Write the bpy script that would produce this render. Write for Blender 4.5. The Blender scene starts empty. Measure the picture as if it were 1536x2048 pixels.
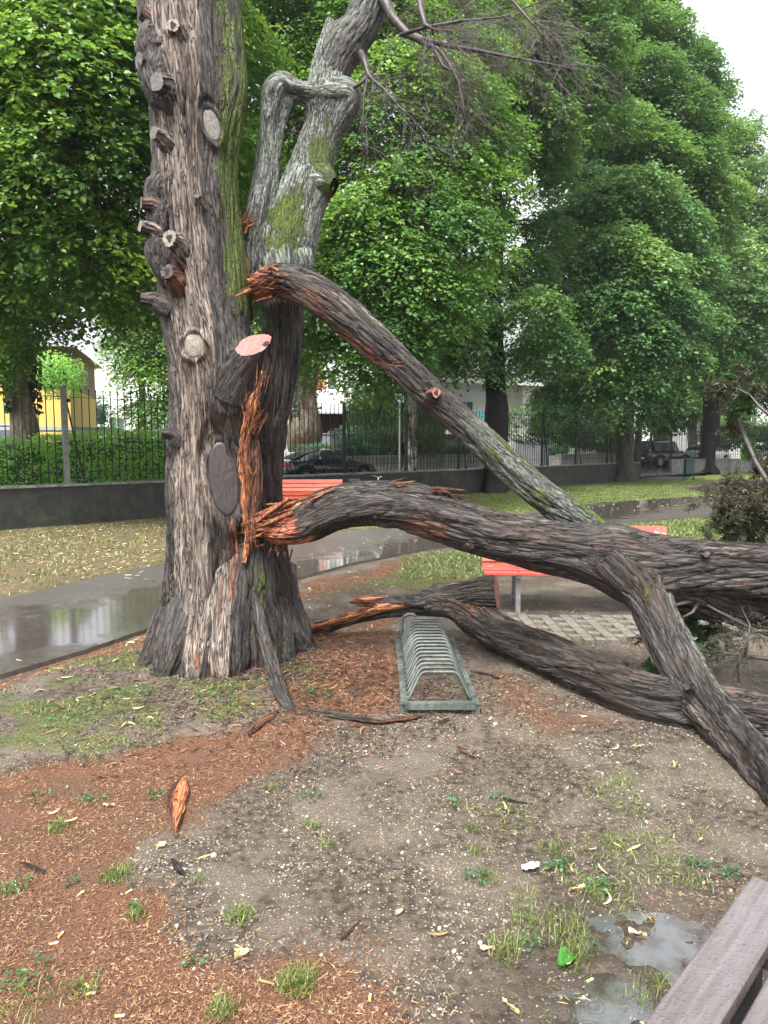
import bpy, math, random
import numpy as np
from math import sin, cos, pi, radians
rs = np.random.RandomState(7); random.seed(7)
SC = bpy.context.scene; COL = SC.collection

# ------------------------------------------------------------------ camera
F, PITCH, H = 1420.0, radians(5.4), 1.65
cam_d = bpy.data.cameras.new("camera"); cam = bpy.data.objects.new("camera", cam_d); COL.objects.link(cam)
cam.location = (0, 0, H); cam.rotation_euler = (pi/2 - PITCH, 0, 0)
cam_d.sensor_fit = 'VERTICAL'; cam_d.sensor_height = 36; cam_d.lens = 36*F/2048
cam_d.clip_start = .05; cam_d.clip_end = 2000
SC.camera = cam
# ------------------------------------------------------------------ overcast sky + soft sun
W = bpy.data.worlds.new("World"); SC.world = W; W.use_nodes = True
nt = W.node_tree; bgn = nt.nodes['Background']
sky = nt.nodes.new('ShaderNodeTexSky'); sky.sky_type = 'NISHITA'; sky.sun_disc = False
SUN_EL, SUN_ROT = radians(58), radians(200)
sky.sun_elevation = SUN_EL; sky.sun_rotation = SUN_ROT; sky.air_density = 1.0; sky.dust_density = 6.0; sky.ozone_density = 1.0
hs = nt.nodes.new('ShaderNodeHueSaturation'); hs.inputs['Saturation'].default_value = .22
hs.inputs['Value'].default_value = 1.0
nt.links.new(sky.outputs[0], hs.inputs['Color'])
nt.links.new(hs.outputs[0], bgn.inputs['Color']); bgn.inputs['Strength'].default_value = .14
sd = bpy.data.lights.new("sun", 'SUN'); sd.energy = 1.5; sd.angle = radians(14); sd.color = (1, .97, .93)
so = bpy.data.objects.new("sun", sd); COL.objects.link(so)
so.rotation_euler = (pi/2 - SUN_EL, 0, radians(-22)); so.location = (0, 0, 30)
SC.view_settings.view_transform = 'Standard'; SC.view_settings.look = 'None'
SC.view_settings.exposure = 1.8; SC.view_settings.gamma = 1.0
SC.render.engine = 'CYCLES'
SC.cycles.max_bounces = 8; SC.cycles.diffuse_bounces = 4; SC.cycles.glossy_bounces = 3
SC.cycles.transmission_bounces = 4; SC.cycles.caustics_reflective = False; SC.cycles.caustics_refractive = False

# ------------------------------------------------------------------ pixel -> place (measured from the photograph)
def ray(px, py):
    dx = (px-768)/F; dy = -(py-1024)/F
    return dx, cos(PITCH)+dy*sin(PITCH), -sin(PITCH)+dy*cos(PITCH)
def P(px, py, d):
    r = ray(px, py); k = d/r[1]; return np.array((r[0]*k, d, H+r[2]*k))
def G(px, py, z=0.):
    r = ray(px, py); k = (z-H)/r[2]; return np.array((r[0]*k, r[1]*k))
U = np.array((.7, .714)); U = U/np.linalg.norm(U); V = np.array((-U[1], U[0])); W0 = np.array((-7.4, 13.7))
def S(t, n, z=0.):
    q = W0+U*t+V*n; return np.array((q[0], q[1], z))
UANG = math.atan2(U[1], U[0])

# ------------------------------------------------------------------ noise
_r = np.random.RandomState(3); PERM = np.tile(_r.permutation(256), 3).astype(np.int32)
_g = _r.normal(size=(256, 3)); _g /= np.linalg.norm(_g, axis=1)[:, None]; GRAD = _g.astype(np.float32)
def pn(p, seed=0):
    p = np.asarray(p, np.float32)+seed*17.31
    out = np.empty(len(p), np.float32)
    for a in range(0, len(p), 200000):
        q = p[a:a+200000]; i = np.floor(q).astype(np.int32); f = q-i; i &= 255
        u = f*f*f*(f*(f*6-15)+10)
        r = 0
        for dx in (0, 1):
            for dy in (0, 1):
                for dz in (0, 1):
                    h = PERM[PERM[PERM[i[:, 0]+dx]+i[:, 1]+dy]+i[:, 2]+dz]
                    g = GRAD[h]
                    d = g[:, 0]*(f[:, 0]-dx)+g[:, 1]*(f[:, 1]-dy)+g[:, 2]*(f[:, 2]-dz)
                    w = (u[:, 0] if dx else 1-u[:, 0])*(u[:, 1] if dy else 1-u[:, 1])*(u[:, 2] if dz else 1-u[:, 2])
                    r = r+d*w
        out[a:a+200000] = r*1.5
    return out
def fbm(p, o=3, seed=0):
    p = np.asarray(p, np.float32); r = 0; a = 1.
    for k in range(o): r = r+a*pn(p*2.03**k, seed+k); a *= .5
    return r
def ss(a, b, x): t = np.clip((x-a)/(b-a), 0, 1); return t*t*(3-2*t)

# ------------------------------------------------------------------ mesh builder
class MB:
    def __init__(s): s.v = []; s.n = 0; s.f = []; s.att = {}; s.fc = []
    def add(s, v, faces, mi=0, cv=None, **att):
        v = np.asarray(v, np.float32).reshape(-1, 3)
        if not isinstance(faces, list): faces = [faces]
        for f in faces:
            f = np.asarray(f, np.int64)
            if f.ndim == 1: f = f[None]
            if len(f) == 0: continue
            s.f.append((f+s.n, mi, cv))
        for k, a in att.items(): s.att.setdefault(k, []).append((s.n, np.asarray(a, np.float32).reshape(-1, 3)))
        s.v.append(v); s.n += len(v)
    def box(s, c, d, rz=0., mi=0, R=None):
        x, y, z = np.asarray(d, float)/2
        v = np.array([(-x,-y,-z),(x,-y,-z),(x,y,-z),(-x,y,-z),(-x,-y,z),(x,-y,z),(x,y,z),(-x,y,z)])
        if R is None:
            R = np.array([(cos(rz), -sin(rz), 0), (sin(rz), cos(rz), 0), (0, 0, 1)])
        v = v@np.asarray(R).T+np.asarray(c)
        s.add(v, np.array([(0,3,2,1),(4,5,6,7),(0,1,5,4),(1,2,6,5),(2,3,7,6),(3,0,4,7)]), mi)
    def bar(s, a, b, w, h=None, mi=0, up=(0, 0, 1)):
        a = np.asarray(a, float); b = np.asarray(b, float); h = h or w; d = b-a; L = np.linalg.norm(d); d /= L
        up = np.asarray(up, float)
        if abs(d@up) > .95: up = np.array((0, 1., 0))
        x = np.cross(up, d); x /= np.linalg.norm(x); z = np.cross(d, x)
        s.box((a+b)/2, (w, L, h), mi=mi, R=np.stack([x, d, z], 1))
    def rod(s, pts, r, k=6, mi=0, closed=False):
        pts = np.asarray(pts, float); n = len(pts); r = np.full(n, r) if np.isscalar(r) else np.asarray(r)
        T = np.gradient(pts, axis=0); T /= np.linalg.norm(T, axis=1)[:, None]+1e-9
        up = np.array((0, 0, 1.)) if abs(T[0, 2]) < .9 else np.array((1., 0, 0))
        th = np.arange(k)*2*pi/k; rings = []
        x = np.cross(up, T[0]); x /= np.linalg.norm(x)
        for i in range(n):
            x = x-T[i]*(x@T[i]); x /= np.linalg.norm(x)+1e-9; y = np.cross(T[i], x)
            rings.append(pts[i]+r[i]*(np.cos(th)[:, None]*x+np.sin(th)[:, None]*y))
        i = np.arange(n-1)[:, None]*k; j = np.arange(k)[None]; j2 = (j+1) % k
        q = np.stack([i+j, i+j2, i+k+j2, i+k+j], -1).reshape(-1, 4)
        s.add(np.concatenate(rings), [q, np.arange(k)[::-1][None], (np.arange(k)+(n-1)*k)[None]], mi)
    def lathe(s, prof, c=(0, 0, 0), k=16, mi=0, R=None):
        th = np.arange(k)*2*pi/k; v = np.concatenate([[(r*cos(t), r*sin(t), z) for t in th] for r, z in prof])
        if R is not None: v = v@np.asarray(R).T
        n = len(prof); i = np.arange(n-1)[:, None]*k; j = np.arange(k)[None]; j2 = (j+1) % k
        q = np.stack([i+j, i+j2, i+k+j2, i+k+j], -1).reshape(-1, 4)
        s.add(v+np.asarray(c), [q, np.arange(k)[::-1][None], (np.arange(k)+(n-1)*k)[None]], mi)
    def build(s, name, mats, parent=None, smooth=False, loc=None):
        me = bpy.data.meshes.new(name)
        v = np.concatenate(s.v) if s.v else np.zeros((0, 3), np.float32)
        me.vertices.add(len(v)); me.vertices.foreach_set('co', v.ravel())
        nl = sum(f.size for f, _, _ in s.f); nf = sum(len(f) for f, _, _ in s.f)
        me.loops.add(nl); me.polygons.add(nf)
        me.loops.foreach_set('vertex_index', np.concatenate([f.ravel() for f, _, _ in s.f]).astype(np.int32))
        tot = np.concatenate([np.full(len(f), f.shape[1], np.int32) for f, _, _ in s.f])
        st = np.concatenate([[0], np.cumsum(tot)[:-1]]).astype(np.int32)
        me.polygons.foreach_set('loop_start', st); me.polygons.foreach_set('loop_total', tot)
        mats = mats if isinstance(mats, (list, tuple)) else [mats]
        for m in mats: me.materials.append(m)
        me.polygons.foreach_set('material_index', np.concatenate([np.full(len(f), mi, np.int32) for f, mi, _ in s.f]))
        me.polygons.foreach_set('use_smooth', np.full(nf, bool(smooth)))
        if any(c is not None for _, _, c in s.f):
            cv = np.concatenate([(np.zeros(len(f)) if c is None else np.broadcast_to(c, len(f))) for f, _, c in s.f]).astype(np.float32)
            a = me.attributes.new('cv', 'FLOAT', 'FACE'); a.data.foreach_set('value', cv)
        for k, lst in s.att.items():
            arr = np.zeros((len(v), 3), np.float32)
            for o, x in lst: arr[o:o+len(x)] = x
            a = me.attributes.new(k, 'FLOAT_VECTOR', 'POINT'); a.data.foreach_set('vector', arr.ravel())
        me.update(calc_edges=True); me.validate()
        o = bpy.data.objects.new(name, me); COL.objects.link(o)
        if parent: o.parent = parent
        if loc is not None: o.location = loc
        return o
def tag(o, label=None, cat=None, group=None, kind=None):
    if label: o['label'] = label
    if cat: o['category'] = cat
    if group: o['group'] = group
    if kind: o['kind'] = kind
    return o
def thing(name, label, cat, loc=(0, 0, 0), rz=0., group=None):
    o = bpy.data.objects.new(name, None); COL.objects.link(o); o.location = loc; o.rotation_euler = (0, 0, rz)
    o.empty_display_size = .2
    return tag(o, label, cat, group)
def copy_tree(o, parent=None, loc=None, rz=None, label=None, scale=None):
    c = o.copy(); COL.objects.link(c); c.parent = parent
    if loc is not None: c.location = loc
    if rz is not None: c.rotation_euler = (0, 0, rz)
    if scale is not None: c.scale = scale
    if label: c['label'] = label
    for ch in list(o.children): copy_tree(ch, c)
    return c

# ------------------------------------------------------------------ materials
class NT:
    def __init__(s, name):
        s.m = bpy.data.materials.new(name); s.m.use_nodes = True; s.t = s.m.node_tree
        s.b = s.t.nodes['Principled BSDF']; s.out = s.t.nodes['Material Output']
    def n(s, typ, **kw):
        x = s.t.nodes.new(typ)
        for k, v in kw.items():
            if k in x.inputs.keys() if isinstance(k, str) else False: pass
            setattr(x, k, v)
        return x
    def L(s, a, b): s.t.links.new(a, b)
    def setin(s, node, i, v):
        if hasattr(v, 'links') or isinstance(v, bpy.types.NodeSocket): s.L(v, node.inputs[i])
        else: node.inputs[i].default_value = v
    def attr(s, name): x = s.n('ShaderNodeAttribute'); x.attribute_name = name; return x
    def geo(s): return s.n('ShaderNodeNewGeometry').outputs['Position']
    def objc(s): return s.n('ShaderNodeTexCoord').outputs['Object']
    def mapv(s, v, sc): x = s.n('ShaderNodeMapping'); s.L(v, x.inputs[0]); x.inputs['Scale'].default_value = sc if hasattr(sc, '__len__') else (sc,)*3; return x.outputs[0]
    def noise(s, v, sc=5., det=4., rough=.55, dist=0.):
        x = s.n('ShaderNodeTexNoise'); s.L(v, x.inputs['Vector']); x.inputs['Scale'].default_value = sc
        x.inputs['Detail'].default_value = det; x.inputs['Roughness'].default_value = rough; x.inputs['Distortion'].default_value = dist
        return x.outputs['Fac']
    def voro(s, v, sc, feat='F1', out='Distance', rnd=1.):
        x = s.n('ShaderNodeTexVoronoi'); x.feature = feat; s.L(v, x.inputs['Vector']); x.inputs['Scale'].default_value = sc
        x.inputs['Randomness'].default_value = rnd; return x.outputs[out]
    def math(s, op, a, b=0., c=None, clamp=False):
        x = s.n('ShaderNodeMath'); x.operation = op; x.use_clamp = clamp
        s.setin(x, 0, a); s.setin(x, 1, b)
        if c is not None: s.setin(x, 2, c)
        return x.outputs[0]
    def rng(s, v, a, b, c=0., d=1.):
        x = s.n('ShaderNodeMapRange'); s.setin(x, 0, v); x.inputs[1].default_value = a; x.inputs[2].default_value = b
        x.inputs[3].default_value = c; x.inputs[4].default_value = d; x.interpolation_type = 'SMOOTHSTEP'; return x.outputs[0]
    def mix(s, f, a, b):
        x = s.n('ShaderNodeMix'); x.data_type = 'RGBA'; s.setin(x, 0, f)
        for i, c in ((6, a), (7, b)):
            if isinstance(c, tuple): x.inputs[i].default_value = (*c, 1) if len(c) == 3 else c
            else: s.L(c, x.inputs[i])
        return x.outputs[2]
    def sep(s, v): x = s.n('ShaderNodeSeparateXYZ'); s.L(v, x.inputs[0]); return x.outputs
    def bump(s, h, st=.5, dist=.01, prev=None):
        x = s.n('ShaderNodeBump'); x.inputs['Strength'].default_value = st; x.inputs['Distance'].default_value = dist
        s.L(h, x.inputs['Height'])
        if prev: s.L(prev, x.inputs['Normal'])
        return x.outputs[0]
    def fin(s, col=None, rough=None, norm=None, metal=None, spec=None):
        b = s.b
        if col is not None: s.setin(b, 'Base Color', (*col, 1) if isinstance(col, tuple) else col)
        if rough is not None: s.setin(b, 'Roughness', rough)
        if norm is not None: s.L(norm, b.inputs['Normal'])
        if metal is not None: s.setin(b, 'Metallic', metal)
        if spec is not None: s.setin(b, 'Specular IOR Level', spec)
        return s.m
def plain(name, col, rough=.5, var=.25, sc=8., metal=0., bump=.0, spec=.5, dark=None):
    t = NT(name); p = t.objc(); n = t.noise(p, sc, 6, .65)
    f = t.rng(n, .3, .7)
    d = dark or tuple(c*(1-var) for c in col)
    c = t.mix(f, d, col); nb = None
    if bump: nb = t.bump(t.noise(p, sc*6, 4), .6, bump)
    return t.fin(c, t.rng(t.noise(p, sc*2, 3), .2, .8, max(.02, rough-.12), min(1, rough+.12)), nb, metal, spec)

def bark_material():
    t = NT('bark'); bc = t.attr('bc').outputs['Vector']; m1 = t.sep(t.attr('m1').outputs['Vector']); m2 = t.sep(t.attr('m2').outputs['Vector'])
    fine = t.noise(t.mapv(bc, (90, 90, 7)), 1, 6, .65, .6)
    med = t.noise(t.mapv(bc, (30, 30, 2.6)), 1, 5, .6, .8)
    big = t.noise(t.mapv(bc, (7, 7, 1.6)), 1, 4, .6)
    s_ = t.rng(t.math('ADD', t.math('MULTIPLY', fine, .5), t.math('MULTIPLY', med, .5)), .37, .63)
    dark = t.mix(s_, (.0045, .004, .0036), (.080, .066, .057))
    dark = t.mix(t.math('MULTIPLY', t.rng(big, .5, .66), .55), dark, (.058, .034, .025))
    ble = t.mix(s_, (.075, .056, .045), (.315, .255, .208))
    ble = t.mix(t.math('MULTIPLY', t.rng(big, .48, .62), .6), ble, t.mix(s_, (.034, .026, .021), (.17, .138, .115)))
    edge = t.math('ADD', m1[1], t.math('MULTIPLY', t.math('SUBTRACT', med, .5), 1.6))
    c = t.mix(t.rng(edge, .3, .7), dark, ble)
    plate = t.noise(t.mapv(bc, (24, 24, 5)), 1, 6, .7, 1.6); c = t.mix(t.math('MULTIPLY', t.rng(plate, .52, .60), .38), c, (.012, .0105, .010))
    spk = t.noise(t.mapv(bc, (60, 60, 40)), 1, 5, .7)
    grey = t.mix(t.rng(spk, .42, .62), (.085, .095, .082), (.26, .29, .245))
    grey = t.mix(t.math('MULTIPLY', t.rng(fine, .5, .7), .6), grey, (.07, .075, .07))
    lich = t.rng(t.noise(t.mapv(bc, (22, 22, 16)), 1, 6, .75), .58, .66)
    grey = t.mix(t.math('MULTIPLY', lich, .8), grey, (.30, .37, .26))
    c = t.mix(t.rng(m2[0], .2, .8), c, grey)
    red = t.mix(s_, (.05, .016, .010), (.20, .085, .05))
    c = t.mix(t.rng(t.math('ADD', m1[2], t.math('MULTIPLY', t.math('SUBTRACT', med, .5), 1.5)), .35, .65), c, red)
    orn = t.mix(s_, (.20, .055, .020), (.60, .255, .105))
    pk = t.mix(t.rng(big, .45, .6), orn, (.38, .11, .06))
    c = t.mix(t.rng(t.math('ADD', m2[1], t.math('MULTIPLY', t.math('SUBTRACT', med, .5), .8)), .4, .6), c, pk)
    mn = t.noise(t.mapv(bc, (120, 120, 60)), 1, 5, .7)
    moss = t.mix(t.rng(mn, .35, .65), (.018, .028, .006), (.13, .185, .020))
    mf = t.rng(t.math('ADD', m1[0], t.math('MULTIPLY', t.math('SUBTRACT', t.noise(t.mapv(bc, (26, 26, 9)), 1, 5, .7), .5), 2.0)), .42, .62)
    c = t.mix(mf, c, moss)
    fz_ = t.noise(t.mapv(bc, (44, 44, 4.2)), 1, 3, .5, 1.2); fis = t.rng(t.math('ABSOLUTE', t.math('SUBTRACT', fz_, .5)), .055, .005)
    fis = t.math('MULTIPLY', fis, t.rng(big, .25, .5)); c = t.mix(t.math('MULTIPLY', fis, t.math('SUBTRACT', .85, t.math('MULTIPLY', mf, .6))), c, (.012, .010, .009))
    h = t.math('SUBTRACT', t.math('ADD', t.math('MULTIPLY', fine, .7), med), t.math('MULTIPLY', fis, .8))
    hm = t.math('ADD', h, t.math('MULTIPLY', t.math('MULTIPLY', mn, mf), 1.2))
    nb = t.bump(hm, 1.0, .016)
    return t.fin(c, t.rng(med, .35, .65, .40, .75), nb, spec=.42)
def cut_material(name, c1, c2, rough=.6, rings=130., rw=.26):
    t = NT(name); bc = t.attr('bc').outputs['Vector']; x = t.sep(bc)
    r = t.math('SQRT', t.math('ADD', t.math('MULTIPLY', x[0], x[0]), t.math('MULTIPLY', x[1], x[1])))
    n = t.noise(bc, 18, 5, .6)
    w = t.math('SINE', t.math('ADD', t.math('MULTIPLY', r, rings*4), t.math('MULTIPLY', n, 34)))
    g = t.noise(t.mapv(bc, (140, 9, 9)), 1, 4, .6)
    f = t.math('ADD', t.math('MULTIPLY', w, rw), t.rng(g, .3, .7, .1, .75))
    c = t.mix(f, c2, c1); blot = t.rng(t.noise(bc, 9, 5, .7), .5, .68)
    c = t.mix(t.math('MULTIPLY', blot, .55), c, c2); ck = t.noise(t.mapv(bc, (9, 9, 9)), 1, 2, .5, 2.5); ck = t.rng(t.math('ABSOLUTE', t.math('SUBTRACT', ck, .5)), .012, .0); c = t.mix(t.math('MULTIPLY', ck, .8), c, (.02, .016, .014))
    return t.fin(c, rough, t.bump(f, .5, .004))
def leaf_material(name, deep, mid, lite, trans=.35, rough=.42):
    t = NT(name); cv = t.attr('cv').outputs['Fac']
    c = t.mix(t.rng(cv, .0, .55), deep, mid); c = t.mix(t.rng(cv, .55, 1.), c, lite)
    t.fin(c, rough, spec=.5)
    tr = t.n('ShaderNodeBsdfTranslucent'); t.L(t.mix(.5, c, lite), tr.inputs[0])
    mx = t.n('ShaderNodeMixShader'); mx.inputs[0].default_value = trans
    t.L(t.b.outputs[0], mx.inputs[1]); t.L(tr.outputs[0], mx.inputs[2]); t.L(mx.outputs[0], t.out.inputs[0])
    return t.m
BARK = bark_material()
CUT_PINK = cut_material('cut_pink_wood', (.33, .145, .13), (.20, .07, .055))
CUT_GREY = cut_material('cut_weathered_wood', (.16, .148, .13), (.065, .058, .05))
CUT_PALE = cut_material('cut_pale_wood', (.30, .26, .215), (.11, .088, .07))
CUT_DARK = cut_material('cut_dark_wood', (.058, .044, .046), (.020, .015, .016), .45, 70., .10)
LEAF_A = leaf_material('linden_leaf', (.026, .088, .032), (.072, .190, .042), (.26, .41, .055), .42)
LEAF_B = leaf_material('street_tree_leaf', (.030, .092, .038), (.076, .190, .056), (.22, .36, .070), .42)
LEAF_C = leaf_material('pale_tree_leaf', (.045, .115, .048), (.105, .220, .070), (.26, .38, .085), .42)
LEAF_H = leaf_material('hedge_leaf', (.13, .32, .06), (.24, .52, .08), (.40, .66, .12), .4)
LEAF_D = leaf_material('dark_shrub_leaf', (.02, .06, .03), (.04, .11, .05), (.09, .18, .07), .25)
LEAF_W = leaf_material('willow_leaf', (.07, .13, .05), (.14, .21, .08), (.22, .30, .12), .35)
IVY = leaf_material('ivy_leaf', (.014, .04, .02), (.025, .07, .03), (.05, .11, .04), .15)
CONIF = leaf_material('conifer_needle', (.022, .055, .020), (.05, .12, .035), (.12, .22, .06), .25)
CONIF_DRY = leaf_material('dry_conifer_needle', (.030, .036, .022), (.075, .082, .046), (.15, .14, .08), .25)
GRASS = leaf_material('grass_blade', (.045, .085, .018), (.095, .145, .030), (.24, .25, .085), .3, .4)
def tree_bark(name, a, b, patch=None):
    t = NT(name); p = t.objc(); n = t.noise(t.mapv(p, (14, 14, 2.2)), 1, 6, .65, .5); c = t.mix(t.rng(n, .38, .62), a, b)
    if patch: c = t.mix(t.rng(t.noise(t.mapv(p, (3, 3, 2)), 1, 5, .7), .5, .56), c, patch)
    return t.fin(c, .6, t.bump(n, .9, .05), spec=.25)
TB_DARK = tree_bark('dark_wet_bark', (.002, .002, .002), (.010, .0085, .009))
TB_GREY = tree_bark('grey_green_bark', (.018, .018, .014), (.065, .058, .042))
TB_PLANE = tree_bark('plane_tree_bark', (.10, .085, .065), (.30, .25, .19), (.16, .10, .07))
TWIG = plain('dead_twig', (.055, .038, .036), .6, .6, 20)
TWIGB = plain('dark_branch', (.05, .038, .034), .55, .5, 20)
# ------------------------------------------------------------------ limbs: swept, displaced, fibrous
def catmull(p, sp):
    p = np.asarray(p, float); q = np.concatenate([[2*p[0]-p[1]], p, [2*p[-1]-p[-2]]]); out = []
    for i in range(1, len(q)-2):
        L = np.linalg.norm(q[i+1][:3]-q[i][:3]); n = max(2, int(L/sp)); t = np.linspace(0, 1, n, endpoint=False)[:, None]
        a, b, c, d = q[i-1], q[i], q[i+1], q[i+2]
        out.append(.5*((2*b)+(c-a)*t+(2*a-5*b+4*c-d)*t*t+(3*b-a-3*c+d)*t**3))
    out.append(q[-2][None]); return np.concatenate(out)
def pxl(rows):            # rows (px, py, depth, half width in px) -> (x, y, z, r)
    out = []
    for px, py, d, hw in rows:
        c = P(px, py, d); dist = np.linalg.norm(c-np.array((0, 0, H)))
        out.append((*c, hw/F*dist*.99))
    return np.array(out)
def chain_dist(p, ch):
    best = np.full(len(p), 9.)
    for a, b in zip(ch[:-1], ch[1:]):
        ab = b[:3]-a[:3]; t = np.clip((p-a[:3])@ab/(ab@ab+1e-9), 0, 1)
        best = np.minimum(best, np.linalg.norm(p-a[:3]-t[:, None]*ab, axis=1)-(a[3]+(b[3]-a[3])*t))
    return best
def blobs(p, lst):
    r = np.zeros(len(p))
    for c, R, k in lst: r = np.maximum(r, k*np.exp(-(((p-np.asarray(c))/np.asarray(R))**2).sum(1)))
    return r
def limb(M, ctrl, nth=120, sp=.012, seed=0, ridge=.010, lump=.05, fr=17., fz=2.2, prof=None, mask=None, fillet=None, k=.12,
         tear0=0., tear1=0., cap0=None, cap1=None, twist=0., fine=.003, tilt1=None, orange0=None, orange1=None, flat=None, cuts=None):
    c = catmull(ctrl, sp); n = len(c); pos = c[:, :3]; R = np.maximum(c[:, 3], .004)
    T = np.gradient(pos, axis=0); T /= np.linalg.norm(T, axis=1)[:, None]
    s = np.concatenate([[0], np.cumsum(np.linalg.norm(np.diff(pos, axis=0), axis=1))]); Ltot = s[-1]
    X = np.zeros((n, 3)); x = np.array((1., 0, 0)) if abs(T[0, 0]) < .8 else np.array((0, 0, 1.))
    for i in range(n): x = x-T[i]*(x@T[i]); x /= np.linalg.norm(x); X[i] = x
    Y = np.cross(T, X)
    th = np.arange(nth)*2*pi/nth
    TH = np.tile(th, n); SS = np.repeat(s, nth); rb = np.repeat(R, nth)
    tw = TH+twist*SS; rbar = np.mean(R)*.5+rb*.5
    bc = np.stack([np.cos(tw)*rbar, np.sin(tw)*rbar, SS], 1)
    b2 = bc+seed*3.7
    r = rb*(1+lump*2*pn(np.stack([np.cos(tw)*1.1, np.sin(tw)*1.1, SS*1.3], 1)+seed*2.3))
    if prof is not None: r = r+prof(TH, SS, rb)
    wq = np.stack([pn(b2*(3, 3, 1.5), 5), pn(b2*(3, 3, 1.5), 6), np.zeros(len(b2))], 1)
    q = b2*(fr, fr, fz)+wq*1.3
    n1 = pn(q); n2 = pn(q*(2.1, 2.1, 1.8), 9)
    crack = np.clip(1-np.abs(n1)*3.2, 0, 1)**2; crack2 = np.clip(1-np.abs(n2)*3, 0, 1)**2
    r = r-ridge*crack-ridge*.45*crack2+ridge*.5*pn(q*(.5, .5, .7), 12)+fine*pn(b2*(90, 90, 14), 3)
    sarr = SS.copy()
    if tear0 > 0:
        spk = .35+.65*np.abs(pn(np.stack([np.cos(th)*5, np.sin(th)*5, np.full(nth, seed)], 1), 31))*2.2
        spk = np.tile(np.clip(spk, .2, 1.6), n); m = SS < tear0; u = 1-SS/tear0
        sarr = np.where(m, tear0-u*tear0*spk, SS); r = np.where(m, r*(1-.75*u**2*np.clip(spk, 0, 1.2)), r)
    if tear1 > 0:
        spk = .35+.65*np.abs(pn(np.stack([np.cos(th)*5, np.sin(th)*5, np.full(nth, seed)], 1), 33))*2.2
        spk = np.tile(np.clip(spk, .2, 1.6), n); m = SS > Ltot-tear1; u = (SS-Ltot+tear1)/tear1
        sarr = np.where(m, Ltot-tear1+u*tear1*spk, SS); r = np.where(m, r*(1-.75*u**2*np.clip(spk, 0, 1.2)), r)
    nx = np.repeat(X, nth, 0); ny = np.repeat(Y, nth, 0)
    dirn = np.cos(TH)[:, None]*nx+np.sin(TH)[:, None]*ny
    if flat is not None:
        dd = np.asarray(flat[0], float); pr = dirn@dd; dirn2 = dirn-dd*pr[:, None]*flat[1]
    else: dirn2 = dirn
    base = np.repeat(pos, nth, 0)+np.repeat(T, nth, 0)*(sarr-SS)[:, None]
    v = base+dirn2*r[:, None]
    if tilt1 is not None:      # shear the last ring so the saw cut faces tilt1
        tn = np.asarray(tilt1, float); tn /= np.linalg.norm(tn); w = ss(Ltot-.5*R[-1]*2, Ltot, SS)
        off = -((v-pos[-1])@tn)/max(.25, T[-1]@tn)
        off = np.where(SS > Ltot-2.2*R[-1], off, 0); z0 = (v-pos[-1])@np.array(T[-1])
        tgt = -(((v-pos[-1])-np.outer(z0, T[-1]))@tn)/max(.25, T[-1]@tn)
        v = v+np.outer(w*(tgt-0*z0), T[-1])
    if fillet:
        for ch in fillet:
            d2 = chain_dist(v, ch); f = np.where(d2 < 0, 1, np.clip(1-d2/k, 0, 1)**2)*k*.25
            v = v+dirn*f[:, None]
    for cu in (cuts or []):
        cc_ = np.asarray(cu['c'], float); nn_ = np.asarray(cu['n'], float); nn_ /= np.linalg.norm(nn_); up_ = np.asarray(cu['up'], float); up_ = up_-nn_*(up_@nn_); up_ /= np.linalg.norm(up_); sx_ = np.cross(up_, nn_)
        rel = v-cc_; aa = rel@sx_; bb_ = rel@up_; hh_ = rel@nn_; rho = np.sqrt((aa/cu['rx'])**2+(bb_/cu['rz'])**2); face = (dirn@nn_ > .05) & (np.abs(hh_) < .4)
        ins = face & (rho < 1)
        if not ins.any(): continue
        lv = np.percentile(hh_[ins], cu.get('q', 55)); ang_ = np.arctan2(bb_/cu['rz'], aa/cu['rx'])
        lipw = cu.get('lip', .02)*(1+.5*np.sin(ang_*2+1)+.3*np.sin(ang_*5)); prof_ = lv-.006+np.where(rho > .97, lipw*np.sin(np.clip((rho-.97)/.5, 0, 1)*pi)**.7, 0)
        w_ = np.where(face, ss(1.75, 1.3, rho), 0); fl_ = .006*pn(np.stack([rho*9, ang_*.8, 0*rho], 1), 3)*(rho > 1)
        v = v+np.outer(w_*(prof_+fl_-hh_), nn_); bc = bc+np.stack([0*rho, 0*rho, w_*(bb_*.0)], 1); cu['lv'] = lv; cu['f'] = (cc_, nn_, up_)
    i = np.arange(n-1)[:, None]*nth; j = np.arange(nth)[None]; j2 = (j+1) % nth
    faces = np.stack([i+j, i+j2, i+nth+j2, i+nth+j], -1).reshape(-1, 4)
    if mask is not None: m1, m2 = mask(v, dirn, SS, TH)
    else: m1 = np.zeros((len(v), 3)); m2 = np.zeros((len(v), 3))
    m1 = np.array(m1, float); m2 = np.array(m2, float)
    if orange0: m2[:, 1] = np.maximum(m2[:, 1], ss(orange0*1.3, orange0*.6, SS+.25*orange0*pn(np.stack([np.cos(TH)*4, np.sin(TH)*4, SS*2], 1), 40)*2))
    if orange1: m2[:, 1] = np.maximum(m2[:, 1], ss(orange1*1.3, orange1*.6, Ltot-SS+.25*orange1*pn(np.stack([np.cos(TH)*4, np.sin(TH)*4, SS*2], 1), 41)*2))
    M.add(v, faces, 0, bc=bc, m1=m1, m2=m2)
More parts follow.
